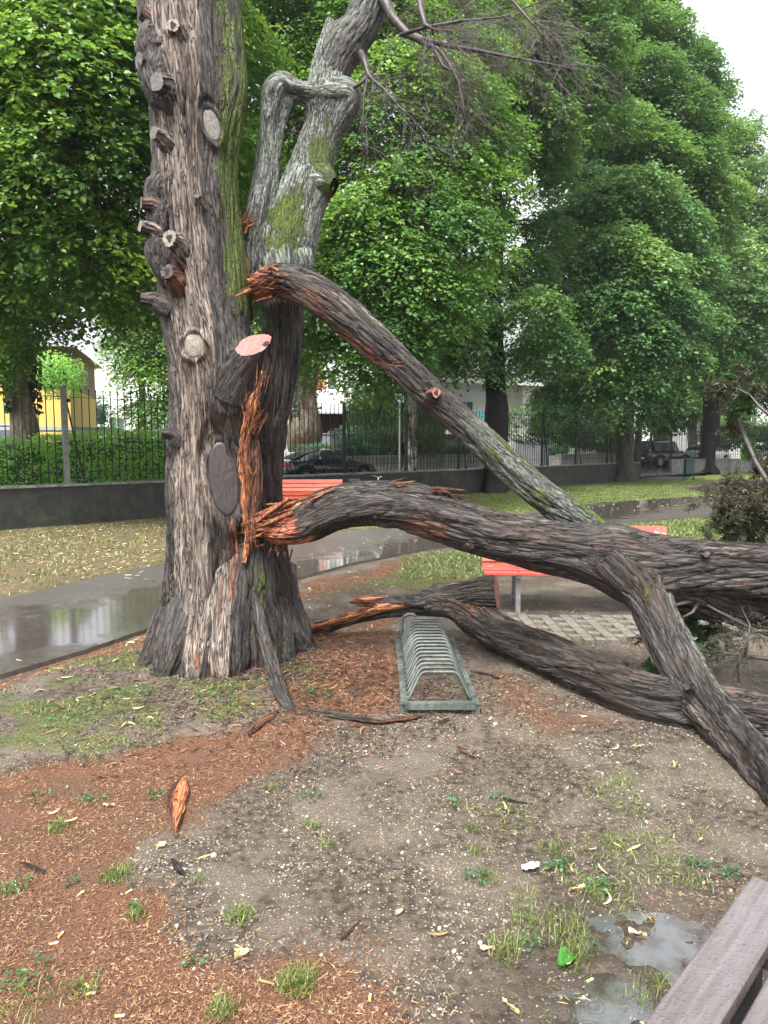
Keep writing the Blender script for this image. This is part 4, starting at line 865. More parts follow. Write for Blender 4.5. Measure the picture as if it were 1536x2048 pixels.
# grass
def blades(mb, x, y, h, lean=.5, w=.0035, cv=None, z=None):
    n = len(x); z = gheight(x, y) if z is None else z; a = rs.uniform(0, 2*pi, n); d = np.stack([np.cos(a), np.sin(a), 0*a], 1); s_ = np.stack([-np.sin(a), np.cos(a), 0*a], 1)
    l = np.abs(rs.normal(lean, .3, n))*h; c0 = np.stack([x, y, z-.004], 1); up = np.array((0, 0, 1.))
    w = w*rs.uniform(.6, 1.3, n); m = c0+d*(l*.35)[:, None]+up*(h*.6)[:, None]; tp = c0+d*l[:, None]+up*(h*rs.uniform(.75, 1, n))[:, None]
    v = np.stack([c0-s_*w[:, None], c0+s_*w[:, None], m+s_*w[:, None]*.8, m-s_*w[:, None]*.8, tp], 1).reshape(-1, 3); k = np.arange(n)*5
    cv = rs.uniform(0, 1, n) if cv is None else cv
    mb.add(v, np.stack([k, k+1, k+2, k+3], 1), 0, cv); mb.add(np.zeros((0, 3)), np.stack([k+3, k+2, k+4], 1)-mb.n+0, 0, cv) if False else mb.f.append((np.stack([k+3, k+2, k+4], 1)+(mb.n-len(v)), 0, cv))
M = MB()
N = 170000; tt = rs.uniform(-2, 30, N); nn = rs.uniform(-7.3, -.1, N); q = W0+tt[:, None]*U+nn[:, None]*V; x, y = q[:, 0], q[:, 1]; z_ = zones(x, y)
keep = rs.uniform(0, 1, N) < z_['lawn']*(.45+.55*z_['green'])*ss(-.4, .5, z_['n']+.3*z_['green']); x, y = x[keep], y[keep]; gg = z_['green'][keep]
blades(M, x, y, rs.uniform(.025, .055, len(x)), .9, .0075, np.clip(rs.uniform(.2, 1, len(x))*(1-.25*gg)+.1, 0, 1))
N = 90000; x, y = spread(N, .2, 11, 8.6, 17.5); z_ = zones(x, y); keep = (rs.uniform(0, 1, N) < z_['gr']) & (z_['lawn'] < .1); x, y = x[keep], y[keep]
blades(M, x, y, rs.uniform(.03, .06, len(x)), .8, .007, rs.uniform(.2, 1., len(x)))
N = 260000; x, y = spread(N, -3.4, 3, 1.8, 8.5, .5); z_ = zones(x, y); tu = ss(.0, .5, fbm(np.stack([x, y, 0*x], 1)*3.2, 3, 50))
keep = (rs.uniform(0, 1, N) < z_['gr']*tu*.9) & (z_['lawn'] < .1); x, y = x[keep], y[keep]; print('grass', len(x))
blades(M, x, y, rs.uniform(.010, .032, len(x)), 1.2, .0026, rs.uniform(0, 1.2, len(x)).clip(0, 1))
for px, py, R_, n_, hh in [(232, 1748, .07, 330, .035), (117, 1652, .055, 190, .04), (478, 1834, .055, 180, .045), (594, 1972, .065, 380, .05), (272, 1830, .04, 120, .04), (1140, 1880, .09, 190, .065), (1060, 1850, .08, 140, .045), (1040, 1800, .07, 80, .04), (1150, 1925, .06, 120, .05), (620, 1650, .05, 80, .04), (1250, 1560, .08, 50, .03), (1345, 1750, .09, 110, .035), (1400, 1765, .07, 70, .035), (945, 1660, .04, 70, .04), (1105, 1700, .06, 120, .04), (1225, 1685, .06, 120, .04),
    (1310, 1975, .05, 80, .06), (445, 2030, .05, 160, .05), (20, 1780, .06, 90, .05), (165, 1985, .05, 90, .05), (60, 2010, .1, 100, .05), (950, 1700, .05, 90, .04), (975, 1760, .05, 90, .05), (650, 1690, .05, 70, .04), (1280, 2000, .05, 80, .05), (545, 1575, .05, 70, .04), (395, 1760, .03, 40, .04), (1180, 1790, .06, 80, .06), (1010, 1910, .06, 110, .07), (1130, 1840, .08, 90, .05)]:
    g_ = G(px, py); a = rs.uniform(0, 2*pi, n_); r_ = R_*rs.uniform(0, 1, n_)**.7; blades(M, g_[0]+r_*np.cos(a), g_[1]+r_*np.sin(a), hh*rs.uniform(.3, 1., n_), .9, .0015, rs.uniform(.2, 1, n_))
tag(M.build('grass', GRASS), 'short green grass and tufts on the lawns and bare ground', 'grass', kind='stuff')
# weeds: small round-leafed plants
def leafmesh(mb, c, nrm, d, L, wf=.42, cv=None, heart=False, fold=.12):
    n = len(c); nrm = nrm/np.linalg.norm(nrm, axis=1)[:, None]; d = d-nrm*(d*nrm).sum(1)[:, None]; d /= np.linalg.norm(d, axis=1)[:, None]+1e-9; b = np.cross(nrm, d)
    L = np.asarray(L)[:, None]; cv = rs.uniform(0, 1, n) if cv is None else cv
    if heart:
        pts = [(-.5, 0, 0), (-.42, wf*.8, fold), (.05, wf, fold), (.5, 0, -.08), (.05, -wf, fold), (-.42, -wf*.8, fold)]
        v = np.stack([c+d*L*a+b*L*w+nrm*L*h for a, w, h in pts], 1).reshape(-1, 3); k = np.arange(n)*6
        mb.add(v, np.concatenate([np.stack([k, k+3, k+2, k+1], 1), np.stack([k, k+5, k+4, k+3], 1)]), 0, np.concatenate([cv, cv]))
    else:
        pts = [(-.5, 0, 0), (.0, wf, fold), (.5, 0, -.05), (.0, -wf, fold)]
        v = np.stack([c+d*L*a+b*L*w+nrm*L*h for a, w, h in pts], 1).reshape(-1, 3); k = np.arange(n)*4
        mb.add(v, np.concatenate([np.stack([k, k+2, k+1], 1), np.stack([k, k+3, k+2], 1)]), 0, np.concatenate([cv, cv]))
def rn(n): return rs.normal(size=(n, 3))
M = MB(); pts = []
for px, py, R_, n_ in [(325, 1355, .14, 160), (250, 1400, .2, 120), (150, 1440, .25, 140), (30, 1770, .06, 30), (45, 1960, .09, 60), (140, 1768, .03, 14), (180, 1600, .08, 40), (270, 1815, .03, 16), (390, 1930, .04, 12), (945, 1758, .06, 40), (1000, 1600, .05, 30), (905, 1610, .05, 30), (1115, 1735, .06, 46), (1200, 1780, .06, 50), (620, 1600, .06, 30), (1400, 1725, .05, 30), (1460, 1745, .05, 40), (1130, 1280, .08, 60), (1060, 1900, .05, 20), (600, 1350, .15, 120), (640, 1390, .12, 60), (420, 1400, .2, 100), (575, 1420, .04, 30), (800, 1285, .04, 20), (90, 1590, .1, 40), (310, 1590, .05, 30), (1350, 1280, .3, 100)]:
    g_ = G(px, py); a = rs.uniform(0, 2*pi, n_); r_ = R_*rs.uniform(0, 1, n_)**.7; pts.append(np.stack([g_[0]+r_*np.cos(a), g_[1]+r_*np.sin(a)], 1))
pts = np.concatenate(pts); z = gheight(pts[:, 0], pts[:, 1])+rs.uniform(.008, .03, len(pts)); c = np.column_stack([pts, z])
leafmesh(M, c, rn(len(c))*.4+(0, 0, 1), rn(len(c)), rs.uniform(.008, .019, len(c)), .42, rs.uniform(.0, .8, len(c)), True)
tag(M.build('weeds', leaf_material('weed_leaf', (.025, .075, .028), (.050, .14, .045), (.12, .24, .05), .3)), 'small low weeds growing in the litter and gravel', 'weeds', kind='stuff')
# single leaves that stand out
def big_leaf(px, py, L, Wd, mat, name, label, ang, lift=.02, curl=.3, seed=0, narrow=False):
    r = np.random.RandomState(seed); g_ = G(px, py); zz = gheight(np.array([g_[0]]), np.array([g_[1]]))[0]; M = MB(); nu, nv = 12, 7; v = []
    for i_ in range(nu):
        u = i_/(nu-1); w = Wd*(np.sin(pi*min(1, u*1.02+.02))**(.6 if not narrow else .8))*(1.15-.4*u)
        for j_ in range(nv):
            s_ = (j_/(nv-1)-.5)*2; x = (u-.5)*L; y = s_*w/2+curl*L*.25*(u-.5)**2*4*.4
            zc = .012*abs(s_)+lift*curl*sin(u*5+s_*2+seed)+.006*r.randn()*.5
            v.append((x*cos(ang)-y*sin(ang)+g_[0], x*sin(ang)+y*cos(ang)+g_[1], zz+max(.004, lift*.5+zc)))
    i = np.arange(nu-1)[:, None]*nv; j = np.arange(nv-1)[None]
    f = np.stack([i+j, i+j+1, i+nv+j+1, i+nv+j], -1).reshape(-1, 4); M.add(v, f)
    return tag(M.build(name, mat, None, True), label, 'leaf')
LPALE = plain('pale_leaf', (.62, .66, .48), .45, .2, 30); LGRN = plain('green_leaf', (.055, .21, .03), .35, .3, 30); LSTRAW = plain('straw_leaf', (.58, .47, .24), .5, .3, 30)
big_leaf(1062, 1741, .075, .055, LPALE, 'pale_leaf', 'large pale cream leaf lying flat on the ground at right', .3, .02, .3, 1)
big_leaf(1133, 1932, .07, .055, LGRN, 'green_leaf', 'bright green broad leaf standing beside the puddle', 1.2, .03, .4, 2)
for i_, (px, py, L, Wd, a, lb) in enumerate([(975, 1908, .05, .012, 0, 'straw coloured curled leaf left of the grass clump by the puddle'), (1275, 1868, .06, .018, -.4, 'yellow curled leaf floating in the puddle'), (1020, 2025, .065, .014, -.9, 'pale curved leaf below the puddle edge'), (1155, 1786, .07, .014, .3, 'pale twisted leaf above the grass clump'), (485, 1917, .06, .018, .8, 'yellow folded leaf with a white end on the red litter'), (325, 1690, .05, .02, .7, 'yellow green leaf under the tip of the orange splinter'), (800, 1832, .05, .014, .9, 'small straw leaf on the dark gravel'), (218, 1612, .055, .01, 0, 'thin pale leaf on the litter left of the splinter')]):
    big_leaf(px, py, L, Wd, LSTRAW, 'straw_leaf', lb, a, .012, .4, i_+5, True)
# cigarette ends
BUTTW = plain('cigarette_paper', (.75, .72, .66), .6, .1); BUTTO = plain('cigarette_filter', (.72, .40, .14), .6, .15)
cb = thing('cigarette_end', 'orange tipped cigarette end on the red litter', 'cigarette end', (0, 0, 0), 0, 'cigarette ends on the litter')
M = MB(); M.rod([(-.014, 0, .005), (.004, 0, .005)], .0042, 8); M.build('filter', BUTTO, cb); M = MB(); M.rod([(.004, 0, .005), (.011, 0, .0052), (.013, 0, .005)], [.0041, .0041, .003], 8); M.build('paper', BUTTW, cb)
for i_, (px, py, a) in enumerate([(475, 1908, 1.2), (176, 1975, -.6), (182, 1990, .3), (122, 1868, 1.4), (162, 1784, 1.1), (240, 2040, .1), (108, 1885, .4), (740, 2000, 1.5), (258, 1785, 1.0), (1180, 1955, .5)]):
    g_ = G(px, py); zz = gheight(np.array([g_[0]]), np.array([g_[1]]))[0]
    o = cb if i_ == 0 else copy_tree(cb); o.location = (g_[0], g_[1], zz+.002); o.rotation_euler = (0, 0, a)

# ================================================================== boundary wall, fence
def mossy(name, a, b, m_, rough=.7):
    t = NT(name); p = t.geo(); c = t.mix(t.rng(t.noise(p, 4, 6, .7), .35, .65), a, b); st = t.noise(t.mapv(p, (6, 6, 1.1)), 1, 5, .7)
    c = t.mix(t.math('MULTIPLY', t.rng(st, .45, .62), .7), c, tuple(q*.35 for q in a)); c = t.mix(t.math('MULTIPLY', t.rng(t.noise(p, 2.3, 6, .75), .52, .64), .7), c, m_)
    return t.fin(c, rough, t.bump(t.noise(p, 40, 5, .7), .6, .01))
WALLM = mossy('old_wall', (.026, .027, .021), (.008, .009, .007), (.030, .040, .010)); COPE = mossy('wall_coping', (.11, .11, .105), (.20, .20, .19), (.06, .07, .045), .35)
def wall_run(name, a, b, h, th, label, seed=0, cope=True, mat=None):
    a = np.array(a[:2]); b = np.array(b[:2]); d = b-a; L = np.linalg.norm(d); d /= L; nrm = np.array((-d[1], d[0])); c = (a+b)/2
    root = thing(name, label, 'wall', (c[0], c[1], 0), math.atan2(d[1], d[0])); M = MB(); n = max(8, int(L/.12)); nz = 9
    for sgn in (-1, 1):
        xs = np.linspace(-L/2, L/2, n); zs = np.linspace(-.1, h, nz); X, Zz = np.meshgrid(xs, zs); pp = np.stack([X.ravel()+c[0], 0*X.ravel()+sgn*3+seed, Zz.ravel()], 1)
        Y = sgn*(th/2+.012*fbm(pp*2.2, 3, 3)); v = np.stack([X.ravel(), Y, Zz.ravel()], 1); i = np.arange(nz-1)[:, None]*n; j = np.arange(n-1)[None]; f = np.stack([i+j, i+j+1, i+n+j+1, i+n+j], -1).reshape(-1, 4)
        M.add(v, f if sgn < 0 else f[:, ::-1])
    for e in (-1, 1): M.box((e*(L/2-.02), 0, h/2-.05), (.05, th-.01, h+.09))
    M.build('wall_face', mat or WALLM, root)
    if cope: M = MB(); M.box((0, 0, h+.02), (L+.02, th+.06, .045)); M.build('coping', COPE, root)
    return root
GATE0, GATE1 = 27.9, 30.2
wall_run('boundary_wall', S(-14, .18), S(GATE0, .18), .80, .26, 'long low dark mossy wall carrying the iron fence behind the path')
IRON = plain('black_iron', (.018, .020, .019), .35, .4, 12, .6); IRONG = plain('old_grey_iron', (.16, .165, .15), .5, .5, 9, .2)
def panel(x0, x1, zb, root, h=1.92, bars=.158, name='fence_panel'):
    M = MB(); n = int(round((x1-x0)/bars))
    for i_ in range(1, n):
        x = x0+(x1-x0)*i_/n; top = zb+h if i_ % 2 else zb+h
        M.box((x, 0, (zb+.03+top)/2), (.016, .016, top-zb-.03)); M.lathe([(.004, 0), (.020, .012), (.020, .028), (.003, .05)], (x, 0, top-.004), 6)
    for z in (zb+.24, zb+h-.13): M.box(((x0+x1)/2, 0, z), (x1-x0, .036, .012))
    return M.build(name, IRON, root)
def post(x, zb, root, h=2.0, pale=False):
    M = MB()
    w = .10 if pale else .07
    M.box((x, 0, zb+h/2), (w, w, h)); M.box((x, 0, zb+h+.008), (w+.02, w+.02, .016)); M.box((x, 0, zb+.012), (w+.07, w+.07, .022)); p = M.build('post', IRONG if pale else IRON, root)
    M = MB(); M.bar((x+.06, .02, zb+h-.22), (x+.06, -.03+.62*0+.0, zb+h-.22+.001), .02) if False else None
    M.bar((x+.03, -.03, zb+h-.24), (x+.34, -.06, zb+.03), .028); M.lathe([(.004, -.012), (.045, -.010), (.045, .010), (.004, .012)], (x+.07, -.05, zb+h-.26), 12, R=[(1, 0, 0), (0, 0, -1), (0, 1, 0)])
    th_ = np.linspace(0, 2*pi, 17); cx_ = x+.20; cz_ = zb+h*.42
    M.rod([(cx_-.06+.045*cos(q), -.045, cz_+.055*sin(q)) for q in th_], .007, 5)
    M.lathe([(.004, -.02), (.045, -.018), (.045, .018), (.004, .02)], (x+.34, -.06, zb-.0+.02), 12, R=[(1, 0, 0), (0, 0, -1), (0, 1, 0)])
    M.build('brace', IRON, root); return p
posts = [-6.47, -3.87, -1.27, 1.33, 3.93, 6.53, 9.13, 11.75, 14.35, 16.95, 19.55, 22.15, 24.9, 27.7]
fe = thing('iron_fence', 'tall black iron railing with ball tips on the low wall behind the path', 'fence', tuple(S(0, .18)), UANG)
for i_, x in enumerate(posts):
    post(x, .845, fe, 1.98, i_ == 3)
    if i_: panel(posts[i_-1]+.05, x-.05, .845, fe)
panel(-12, posts[0]-.05, .845, fe)
# the part past the gate
wall_run('gate_side_wall', G(1300, 934), G(1395, 939)+np.array((.3, .2)), .80, .26, 'short dark wall beside the gate with a small white notice', 2, mat=mossy('purple_grey_wall', (.09, .08, .085), (.06, .055, .06), (.05, .05, .03)))
e0 = np.array((16.6, 41.2)); e1 = np.array((40., 47.))
wall_run('far_wall', e0, e1, .80, .26, 'far grey wall with railing right of the dark park tree', 4, mat=mossy('far_grey_wall', (.16, .16, .15), (.10, .10, .10), (.07, .08, .04)))
fd = (e1-e0); FL = np.linalg.norm(fd); fa = math.atan2(fd[1], fd[0]); fe2 = thing('iron_fence', 'far black iron railing on the grey wall beyond the gate', 'fence', (*e0, 0), fa)
for i_ in range(int(FL/2.6)):
    M = MB(); M.box((i_*2.6, 0, .845+1), (.08, .08, 2.)); M.build('post', IRON, fe2); panel(i_*2.6+.05, i_*2.6+2.55, .845, fe2)
g0 = G(1300, 934); g1 = G(1395, 939)+np.array((.3, .2)); d_ = g1-g0; fe3 = thing('iron_fence', 'black iron railing on the short wall right of the open gate', 'fence', (*g0, 0), math.atan2(d_[1], d_[0])); L_ = np.linalg.norm(d_)
panel(.06, L_-.06, .845, fe3)
for x in (0, L_): M = MB(); M.box((x, 0, .845+1.05), (.13, .13, 2.1)); M.build('post', IRON, fe3)
gpst = thing('gate_post', 'tall dark iron gate post at the end of the long fence', 'gate post', tuple(S(GATE0+.1, .18))); M = MB(); M.box((0, 0, 1.5), (.22, .22, 3.0)); M.build('shaft', IRON, gpst); M = MB(); M.box((0, 0, 3.03), (.28, .28, .06)); M.build('cap', IRON, gpst)
nt_ = thing('notice', 'small white notice fixed to the short wall by the gate', 'notice', (0, 0, 0)); q = g0+d_*.52; nn_ = np.array((d_[1], -d_[0]))/L_
M = MB(); M.box((*(q+nn_*.165), .52), (.34, .02, .40), rz=math.atan2(d_[1], d_[0])); M.build('plate', plain('white_enamel', (.75, .75, .75), .4, .1), nt_)
# ================================================================== street and everything behind the fence
STREETM = plain('street_asphalt', (.085, .085, .085), .22, .35, 3); WALKM = plain('pavement_stone', (.30, .24, .21), .3, .25, 5); LAWNM = plain('verge_grass', (.10, .16, .045), .7, .4, 6)
tag(sheet('street', [S(-60, .32)[:2], S(120, .32)[:2], S(120, 7.0)[:2], S(-60, 7.0)[:2]], .10, STREETM), kind='structure')
tag(sheet('verge', [S(-60, 7.0)[:2], S(120, 7.0)[:2], S(160, 120)[:2], S(-120, 120)[:2]], .14, LAWNM), kind='structure')
tag(sheet('drive', [S(26.3, 6.6)[:2], S(33, 6.6)[:2], S(34, 16)[:2], S(27.5, 16)[:2]], .20, WALKM, .12), kind='structure')
tag(sheet('gate_path', [G(1283, 945), G(1385, 962), G(1372, 976), G(1450, 962), S(GATE1+2, .2)[:2], S(GATE1, 2)[:2], S(GATE0, 2)[:2], S(GATE0+.15, .1)[:2]] if False else [S(GATE0+.15, -1.4)[:2], S(GATE1+1.3, -1.6)[:2], S(GATE1+1.3, .4)[:2], S(GATE0+.15, .4)[:2]], .05, PATHM, .1), kind='structure')
def in_street(o): o.rotation_euler = (0, 0, UANG); return o
PLW = mossy('planter_wall', (.30, .29, .26), (.22, .21, .19), (.15, .15, .12), .6); PLC = plain('planter_coping', (.20, .20, .20), .5)
def planter(name, t0, t1, n0, h, label):
    r = thing(name, label, 'planter', tuple(S((t0+t1)/2, n0, 0)), UANG); L = t1-t0
    M = MB(); M.box((0, .15, h/2), (L, .3, h)); M.box((-L/2+.15, 2, h/2), (.3, 3.39, h)); M.box((L/2-.15, 2, h/2), (.3, 3.39, h)); M.build('planter_wall', PLW, r)
    M = MB(); M.box((0, .14, h+.05), (L+.08, .42, .10)); M.build('coping', PLC, r); M = MB(); M.box((0, 2.2, h*.45), (L-.62, 3.6, h*.85)); M.build('soil', plain('planter_soil', (.06, .05, .035), .9), r); return r
planter('planter', 13.0, 26.0, 7.2, 1.08, 'long low stone planter wall across the street with a clipped hedge')
planter('planter', 33.6, 46, 7.6, 1.0, 'second stone planter wall beyond the paved drive')
def foliage_box(mb, c, sz, n, L, seed=0, rz=0., lump=.18, core=None):
    r = np.random.RandomState(seed); u = r.normal(size=(n, 3)); u /= (np.abs(u)**4).sum(1)[:, None]**.25; k = 1+lump*fbm(u*2.6+seed*5, 3, seed)-np.abs(r.normal(0, .07, n)); p = u*k[:, None]*np.asarray(sz)/2
    nr = u+r.normal(size=(n, 3))*.6+(0, 0, .5); R = np.array([(cos(rz), -sin(rz), 0), (sin(rz), cos(rz), 0), (0, 0, 1)])
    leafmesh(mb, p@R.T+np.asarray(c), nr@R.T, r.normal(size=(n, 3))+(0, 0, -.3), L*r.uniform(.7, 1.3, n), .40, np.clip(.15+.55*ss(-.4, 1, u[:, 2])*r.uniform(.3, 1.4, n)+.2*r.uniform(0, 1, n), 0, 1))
COREM = plain('solid_core', (.045, .11, .028), .9, .4)
def core_obj(c, sz, parent, rz=0.):  # solid green filler added inside the leaves to block the gaps, no real twigs
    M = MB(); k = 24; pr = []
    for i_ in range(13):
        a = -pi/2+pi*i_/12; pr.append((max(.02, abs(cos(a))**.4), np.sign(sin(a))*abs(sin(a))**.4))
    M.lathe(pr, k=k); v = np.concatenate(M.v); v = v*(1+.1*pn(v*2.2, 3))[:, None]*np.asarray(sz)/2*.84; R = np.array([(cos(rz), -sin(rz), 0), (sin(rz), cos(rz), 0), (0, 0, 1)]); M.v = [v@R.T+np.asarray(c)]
    return M.build('solid_core', COREM, parent, True)
def hedge(name, label, cat, t0, t1, n0, n1, z0, z1, nleaf, L, mat, seed=0, group=None):
    r = thing(name, label, cat, tuple(S((t0+t1)/2, (n0+n1)/2, z0)), UANG, group); sz = (t1-t0, n1-n0, z1-z0); M = MB(); nseg = max(1, int((t1-t0)/3)); sl = (t1-t0)/nseg
    for i_ in range(nseg):
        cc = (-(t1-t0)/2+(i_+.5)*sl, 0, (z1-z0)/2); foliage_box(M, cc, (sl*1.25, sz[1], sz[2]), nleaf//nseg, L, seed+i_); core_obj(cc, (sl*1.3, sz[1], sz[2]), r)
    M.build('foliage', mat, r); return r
hedge('hedge', 'bright green leafy hedge behind the fence at left', 'hedge', -5, 1.6, 1.3, 3.0, .1, 1.78, 42000, .055, LEAF_H, 1)
hedge('hedge', 'bright green leafy hedge behind the fence between the pale post and the trunk', 'hedge', 1.75, 6.0, 1.3, 3.0, .1, 1.95, 38000, .055, LEAF_H, 2)
hedge('hedge', 'dark clipped hedge on top of the long planter', 'hedge', 14.5, 25.8, 7.5, 9.2, 1.0, 1.75, 22000, .06, LEAF_D, 3)
hedge('hedge', 'green bushy hedge on the second planter past the drive', 'hedge', 34, 45, 7.9, 9.4, .95, 1.9, 12000, .09, LEAF_B, 4)
def bush(label, x, y, z, sx, sy, sz, n, L, mat, seed, name='bush', cat='bush', core=True):
    r = thing(name, label, cat, (x, y, z-sz/2 if z-sz/2 < 1.2 else 0)); o = np.array(r.location); M = MB()
    for q in range(4):
        rr = np.random.RandomState(seed+q); d = rr.normal(size=3)*(.22, .22, .16)*np.array((sx, sy, sz)); foliage_box(M, np.array((x, y, z))+d-o, (sx*.72, sy*.72, sz*.75), n//4, L, seed+q, lump=.35)
    M.build('foliage', mat, r)
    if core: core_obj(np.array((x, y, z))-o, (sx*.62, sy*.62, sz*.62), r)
    return r
def SP(px, py, Y): return P(px, py, Y)
q = SP(1110, 850, 38); bush('mid green bush behind the railing right of the black tree', *q, 5.2, 3, 2.6, 9000, .12, LEAF_B, 11)
q = SP(1195, 872, 40); bush('low green bush behind the railing near the second trunk', *q, 3.4, 2.4, 1.6, 5000, .11, LEAF_B, 13)
q = SP(800, 868, 33); bush('small shrub with pale tops behind the long hedge', *q, 4.0, 2., .8, 4000, .08, LEAF_B, 15)
q = SP(690, 880, 31); bush('grey green shrub beside the bin store', *q, 1.8, 1.5, 1.2, 3000, .08, LEAF_D, 16)
q = SP(1330, 830, 55); bush('yellow green shrubbery beyond the gate', *q, 5, 3, 3.2, 6000, .16, LEAF_B, 17)
q = SP(1500, 868, 58); bush('green shrubbery far behind the right railing', *q, 9, 3, 2.6, 6000, .16, LEAF_B, 18)
q = SP(1440, 868, 60); bush('low bush behind the white car', *q, 5, 3, 2.4, 5000, .16, LEAF_B, 19)
q = SP(105, 755, 26); bush('rounded green shrub in front of the brown house wall', *q, 1.9, 1.8, 1.5, 5000, .07, LEAF_H, 20)
q = SP(195, 830, 42); bush('small dark round tree by the white building at left', *q, 1.8, 1.8, 2.0, 2500, .10, LEAF_D, 21)
# ------------------------------------------------------------------ buildings
def pl(name, c, r=.7, v=.12, s=2., m=0.): return plain(name, c, r, v, s, m)
WHITE = pl('white_render', (.80, .80, .78)); OFFW = pl('offwhite_render', (.66, .67, .66)); YEL = pl('ochre_render', (.62, .40, .10)); BRN = pl('brown_render', (.20, .11, .08)); TEAL = pl('teal_panel', (.12, .50, .52), .4)
REDP = pl('brick_red_panel', (.42, .14, .09)); DKB = pl('dark_red_cladding', (.085, .04, .035)); TAN = pl('tan_cladding', (.22, .16, .11)); GLS = pl('window_glass', (.10, .13, .14), .08, .2, 1.); ALU = pl('aluminium', (.55, .57, .58), .35, .1); DGR = pl('dark_grey_panel', (.10, .11, .12)); MGR = pl('grey_panel', (.25, .26, .27))
t = NT('roof_tile'); p = t.objc(); wv = t.n('ShaderNodeTexWave'); t.L(p, wv.inputs[0]); wv.inputs['Scale'].default_value = 2.2; wv.bands_direction = 'X'; TILE = t.fin(t.mix(wv.outputs['Fac'], (.13, .07, .055), (.42, .27, .22)), .6)
def window(x, z, w, h, root, y=0., frame=None, name='window', mull=1):
    M = MB(); f = .05; y0 = y-.025
    M.box((x, y0, z+h/2-f/2), (w, .05, f)); M.box((x, y0, z-h/2+f/2), (w, .05, f)); M.box((x-w/2+f/2, y0, z), (f, .049, h-2*f)); M.box((x+w/2-f/2, y0, z), (f, .049, h-2*f))
    for i_ in range(mull): M.box((x-w/2+w*(i_+1)/(mull+1), y0, z), (f*.8, .048, h-2*f))
    o = M.build(name, frame or WHITE, root); M = MB(); M.box((x, y-.008, z), (w-.02, .012, h-.02)); M.build('pane', GLS, o); return o
def house(name, label, a, b, depth, cat='building'):
    a = np.asarray(a[:2], float); b = np.asarray(b[:2], float); d = b-a; L = np.linalg.norm(d); return thing(name, label, cat, (*a, 0), math.atan2(d[1], d[0])), L
def blk(root, x0, x1, y0, y1, z0, z1, mat, name='wall'):
    M = MB(); M.box(((x0+x1)/2, (y0+y1)/2, (z0+z1)/2), (x1-x0, y1-y0, z1-z0)); return M.build(name, mat, root)
def PX(px, Y): return np.array(((px-768)/F*Y, Y))
# ochre house at left
r, L = house('ochre_house', 'ochre house with brown upper wall and tiled roof behind the left hedge', PX(-330, 26), PX(147, 28), 8)
Z = lambda py, Y: float(P(768, py, Y)[2])
zo = Z(775, 28)
blk(r, 0, L, 0, 7, 0, zo, YEL); blk(r, 0, L-.004, .02, 6.98, zo, Z(697, 28), BRN, 'upper_wall')
blk(r, L*.70, L*.93, -.03, .02, zo+.55, Z(712, 28), OFFW, 'balcony_band'); blk(r, L*.78, L*.93, -.035, -.004, zo+.25, zo+.55, YEL, 'balcony_band')
M = MB(); zr = Z(697, 28); v = [(-.4, -.6, zr), (L+.35, -.6, zr), (L+.35, 7.6, zr), (-.4, 7.6, zr), (1.5, 3.5, zr+.55), (L-3.2, 3.5, zr+.55)]; M.add(v, [np.array([(0, 1, 5, 4), (2, 3, 4, 5)]), np.array([(1, 2, 5), (3, 0, 4)]), np.array([(0, 3, 2, 1)])]); M.build('roof', TILE, r)
M = MB(); M.box((L-3.4, 1.2, zr+.9), (.6, .6, 1.3)); M.build('chimney', OFFW, r)
window(L*.66, Z(890, 27.5), 2.2, 1.6, r, -.002, ALU, mull=1)
q = PX(150, 27.6); 
# long white block with canopy farther left-centre
r, L = house('white_block', 'pale building far behind the left fence', PX(149, 58), PX(400, 62), 8); blk(r, 0, L, 0, 8, 0, Z(722, 60), WHITE)
window(3.4, Z(850, 60), 1.2, 1.2, r, -.002); window(6.5, Z(850, 60), 1.2, 1.2, r, -.002)
r, L = house('poster_panel', 'small orange and blue panel seen past the ochre house', PX(149, 40), PX(170, 40.5), 1, 'panel'); blk(r, 0, L, 0, .1, Z(885, 40), Z(838, 40), pl('orange_panel', (.75, .22, .06)), 'orange_field'); blk(r, .05, L*.9, -.02, -.003, Z(850, 40), Z(838, 40), pl('blue_panel', (.10, .30, .50)), 'blue_field')
r, L = house('canopy', 'thin grey flat canopy roof above the hedge', PX(150, 24), PX(232, 27), 1, 'canopy'); M = MB(); M.box((L/2, 1.5, Z(858, 25)), (L, 3, .12)); M.build('roof_slab', MGR, r); M = MB(); [M.box((x, 1.5, Z(858, 25)/2-.03), (.08, .08, Z(858, 25)-.10)) for x in (.3, L-.3)]; M.build('canopy_post', ALU, r)
# central building: white corner, red panel, balcony, dark ground floor
r, L = house('white_villa', 'white villa with a brick red panel and dark ground floor behind the black coupe', PX(470, 36), PX(740, 37), 8)
def lx(px): return (px-470)/270*L
blk(r, 0, lx(582), 0, 8, 0, Z(735, 36), WHITE); blk(r, lx(582)+.01, L, 1.2, 8, 0, Z(828, 36.5), DKB, 'ground_floor_wall'); blk(r, lx(700), L+.5, .9, 1.19, 0, Z(822, 36.5), TAN, 'tan_cladding')
blk(r, lx(582)+.01, L+2.5, 1.3, 8, Z(826, 36.5), Z(600, 36.5), OFFW, 'upper_wall'); blk(r, lx(590), L+2.5, 0, 1.28, Z(823, 36.5), Z(780, 36.5), WHITE, 'balcony')
blk(r, lx(632), lx(655), 1.24, 1.296, Z(780, 36.5)+.03, Z(738, 36.5), REDP, 'red_panel'); window(lx(668), Z(757, 37), .55, 1.05, r, 1.27, WHITE, mull=0); window(lx(668), Z(690, 37), .7, 1.2, r, 1.27, WHITE)
M = MB(); M.box((lx(668), -.3, Z(826, 36.5)), (3.0, .5, .09)); M.build('awning_strip', ALU, r); blk(r, lx(640), lx(706), 0.5, .7, .1, Z(866, 36.5), WHITE, 'low_wall')
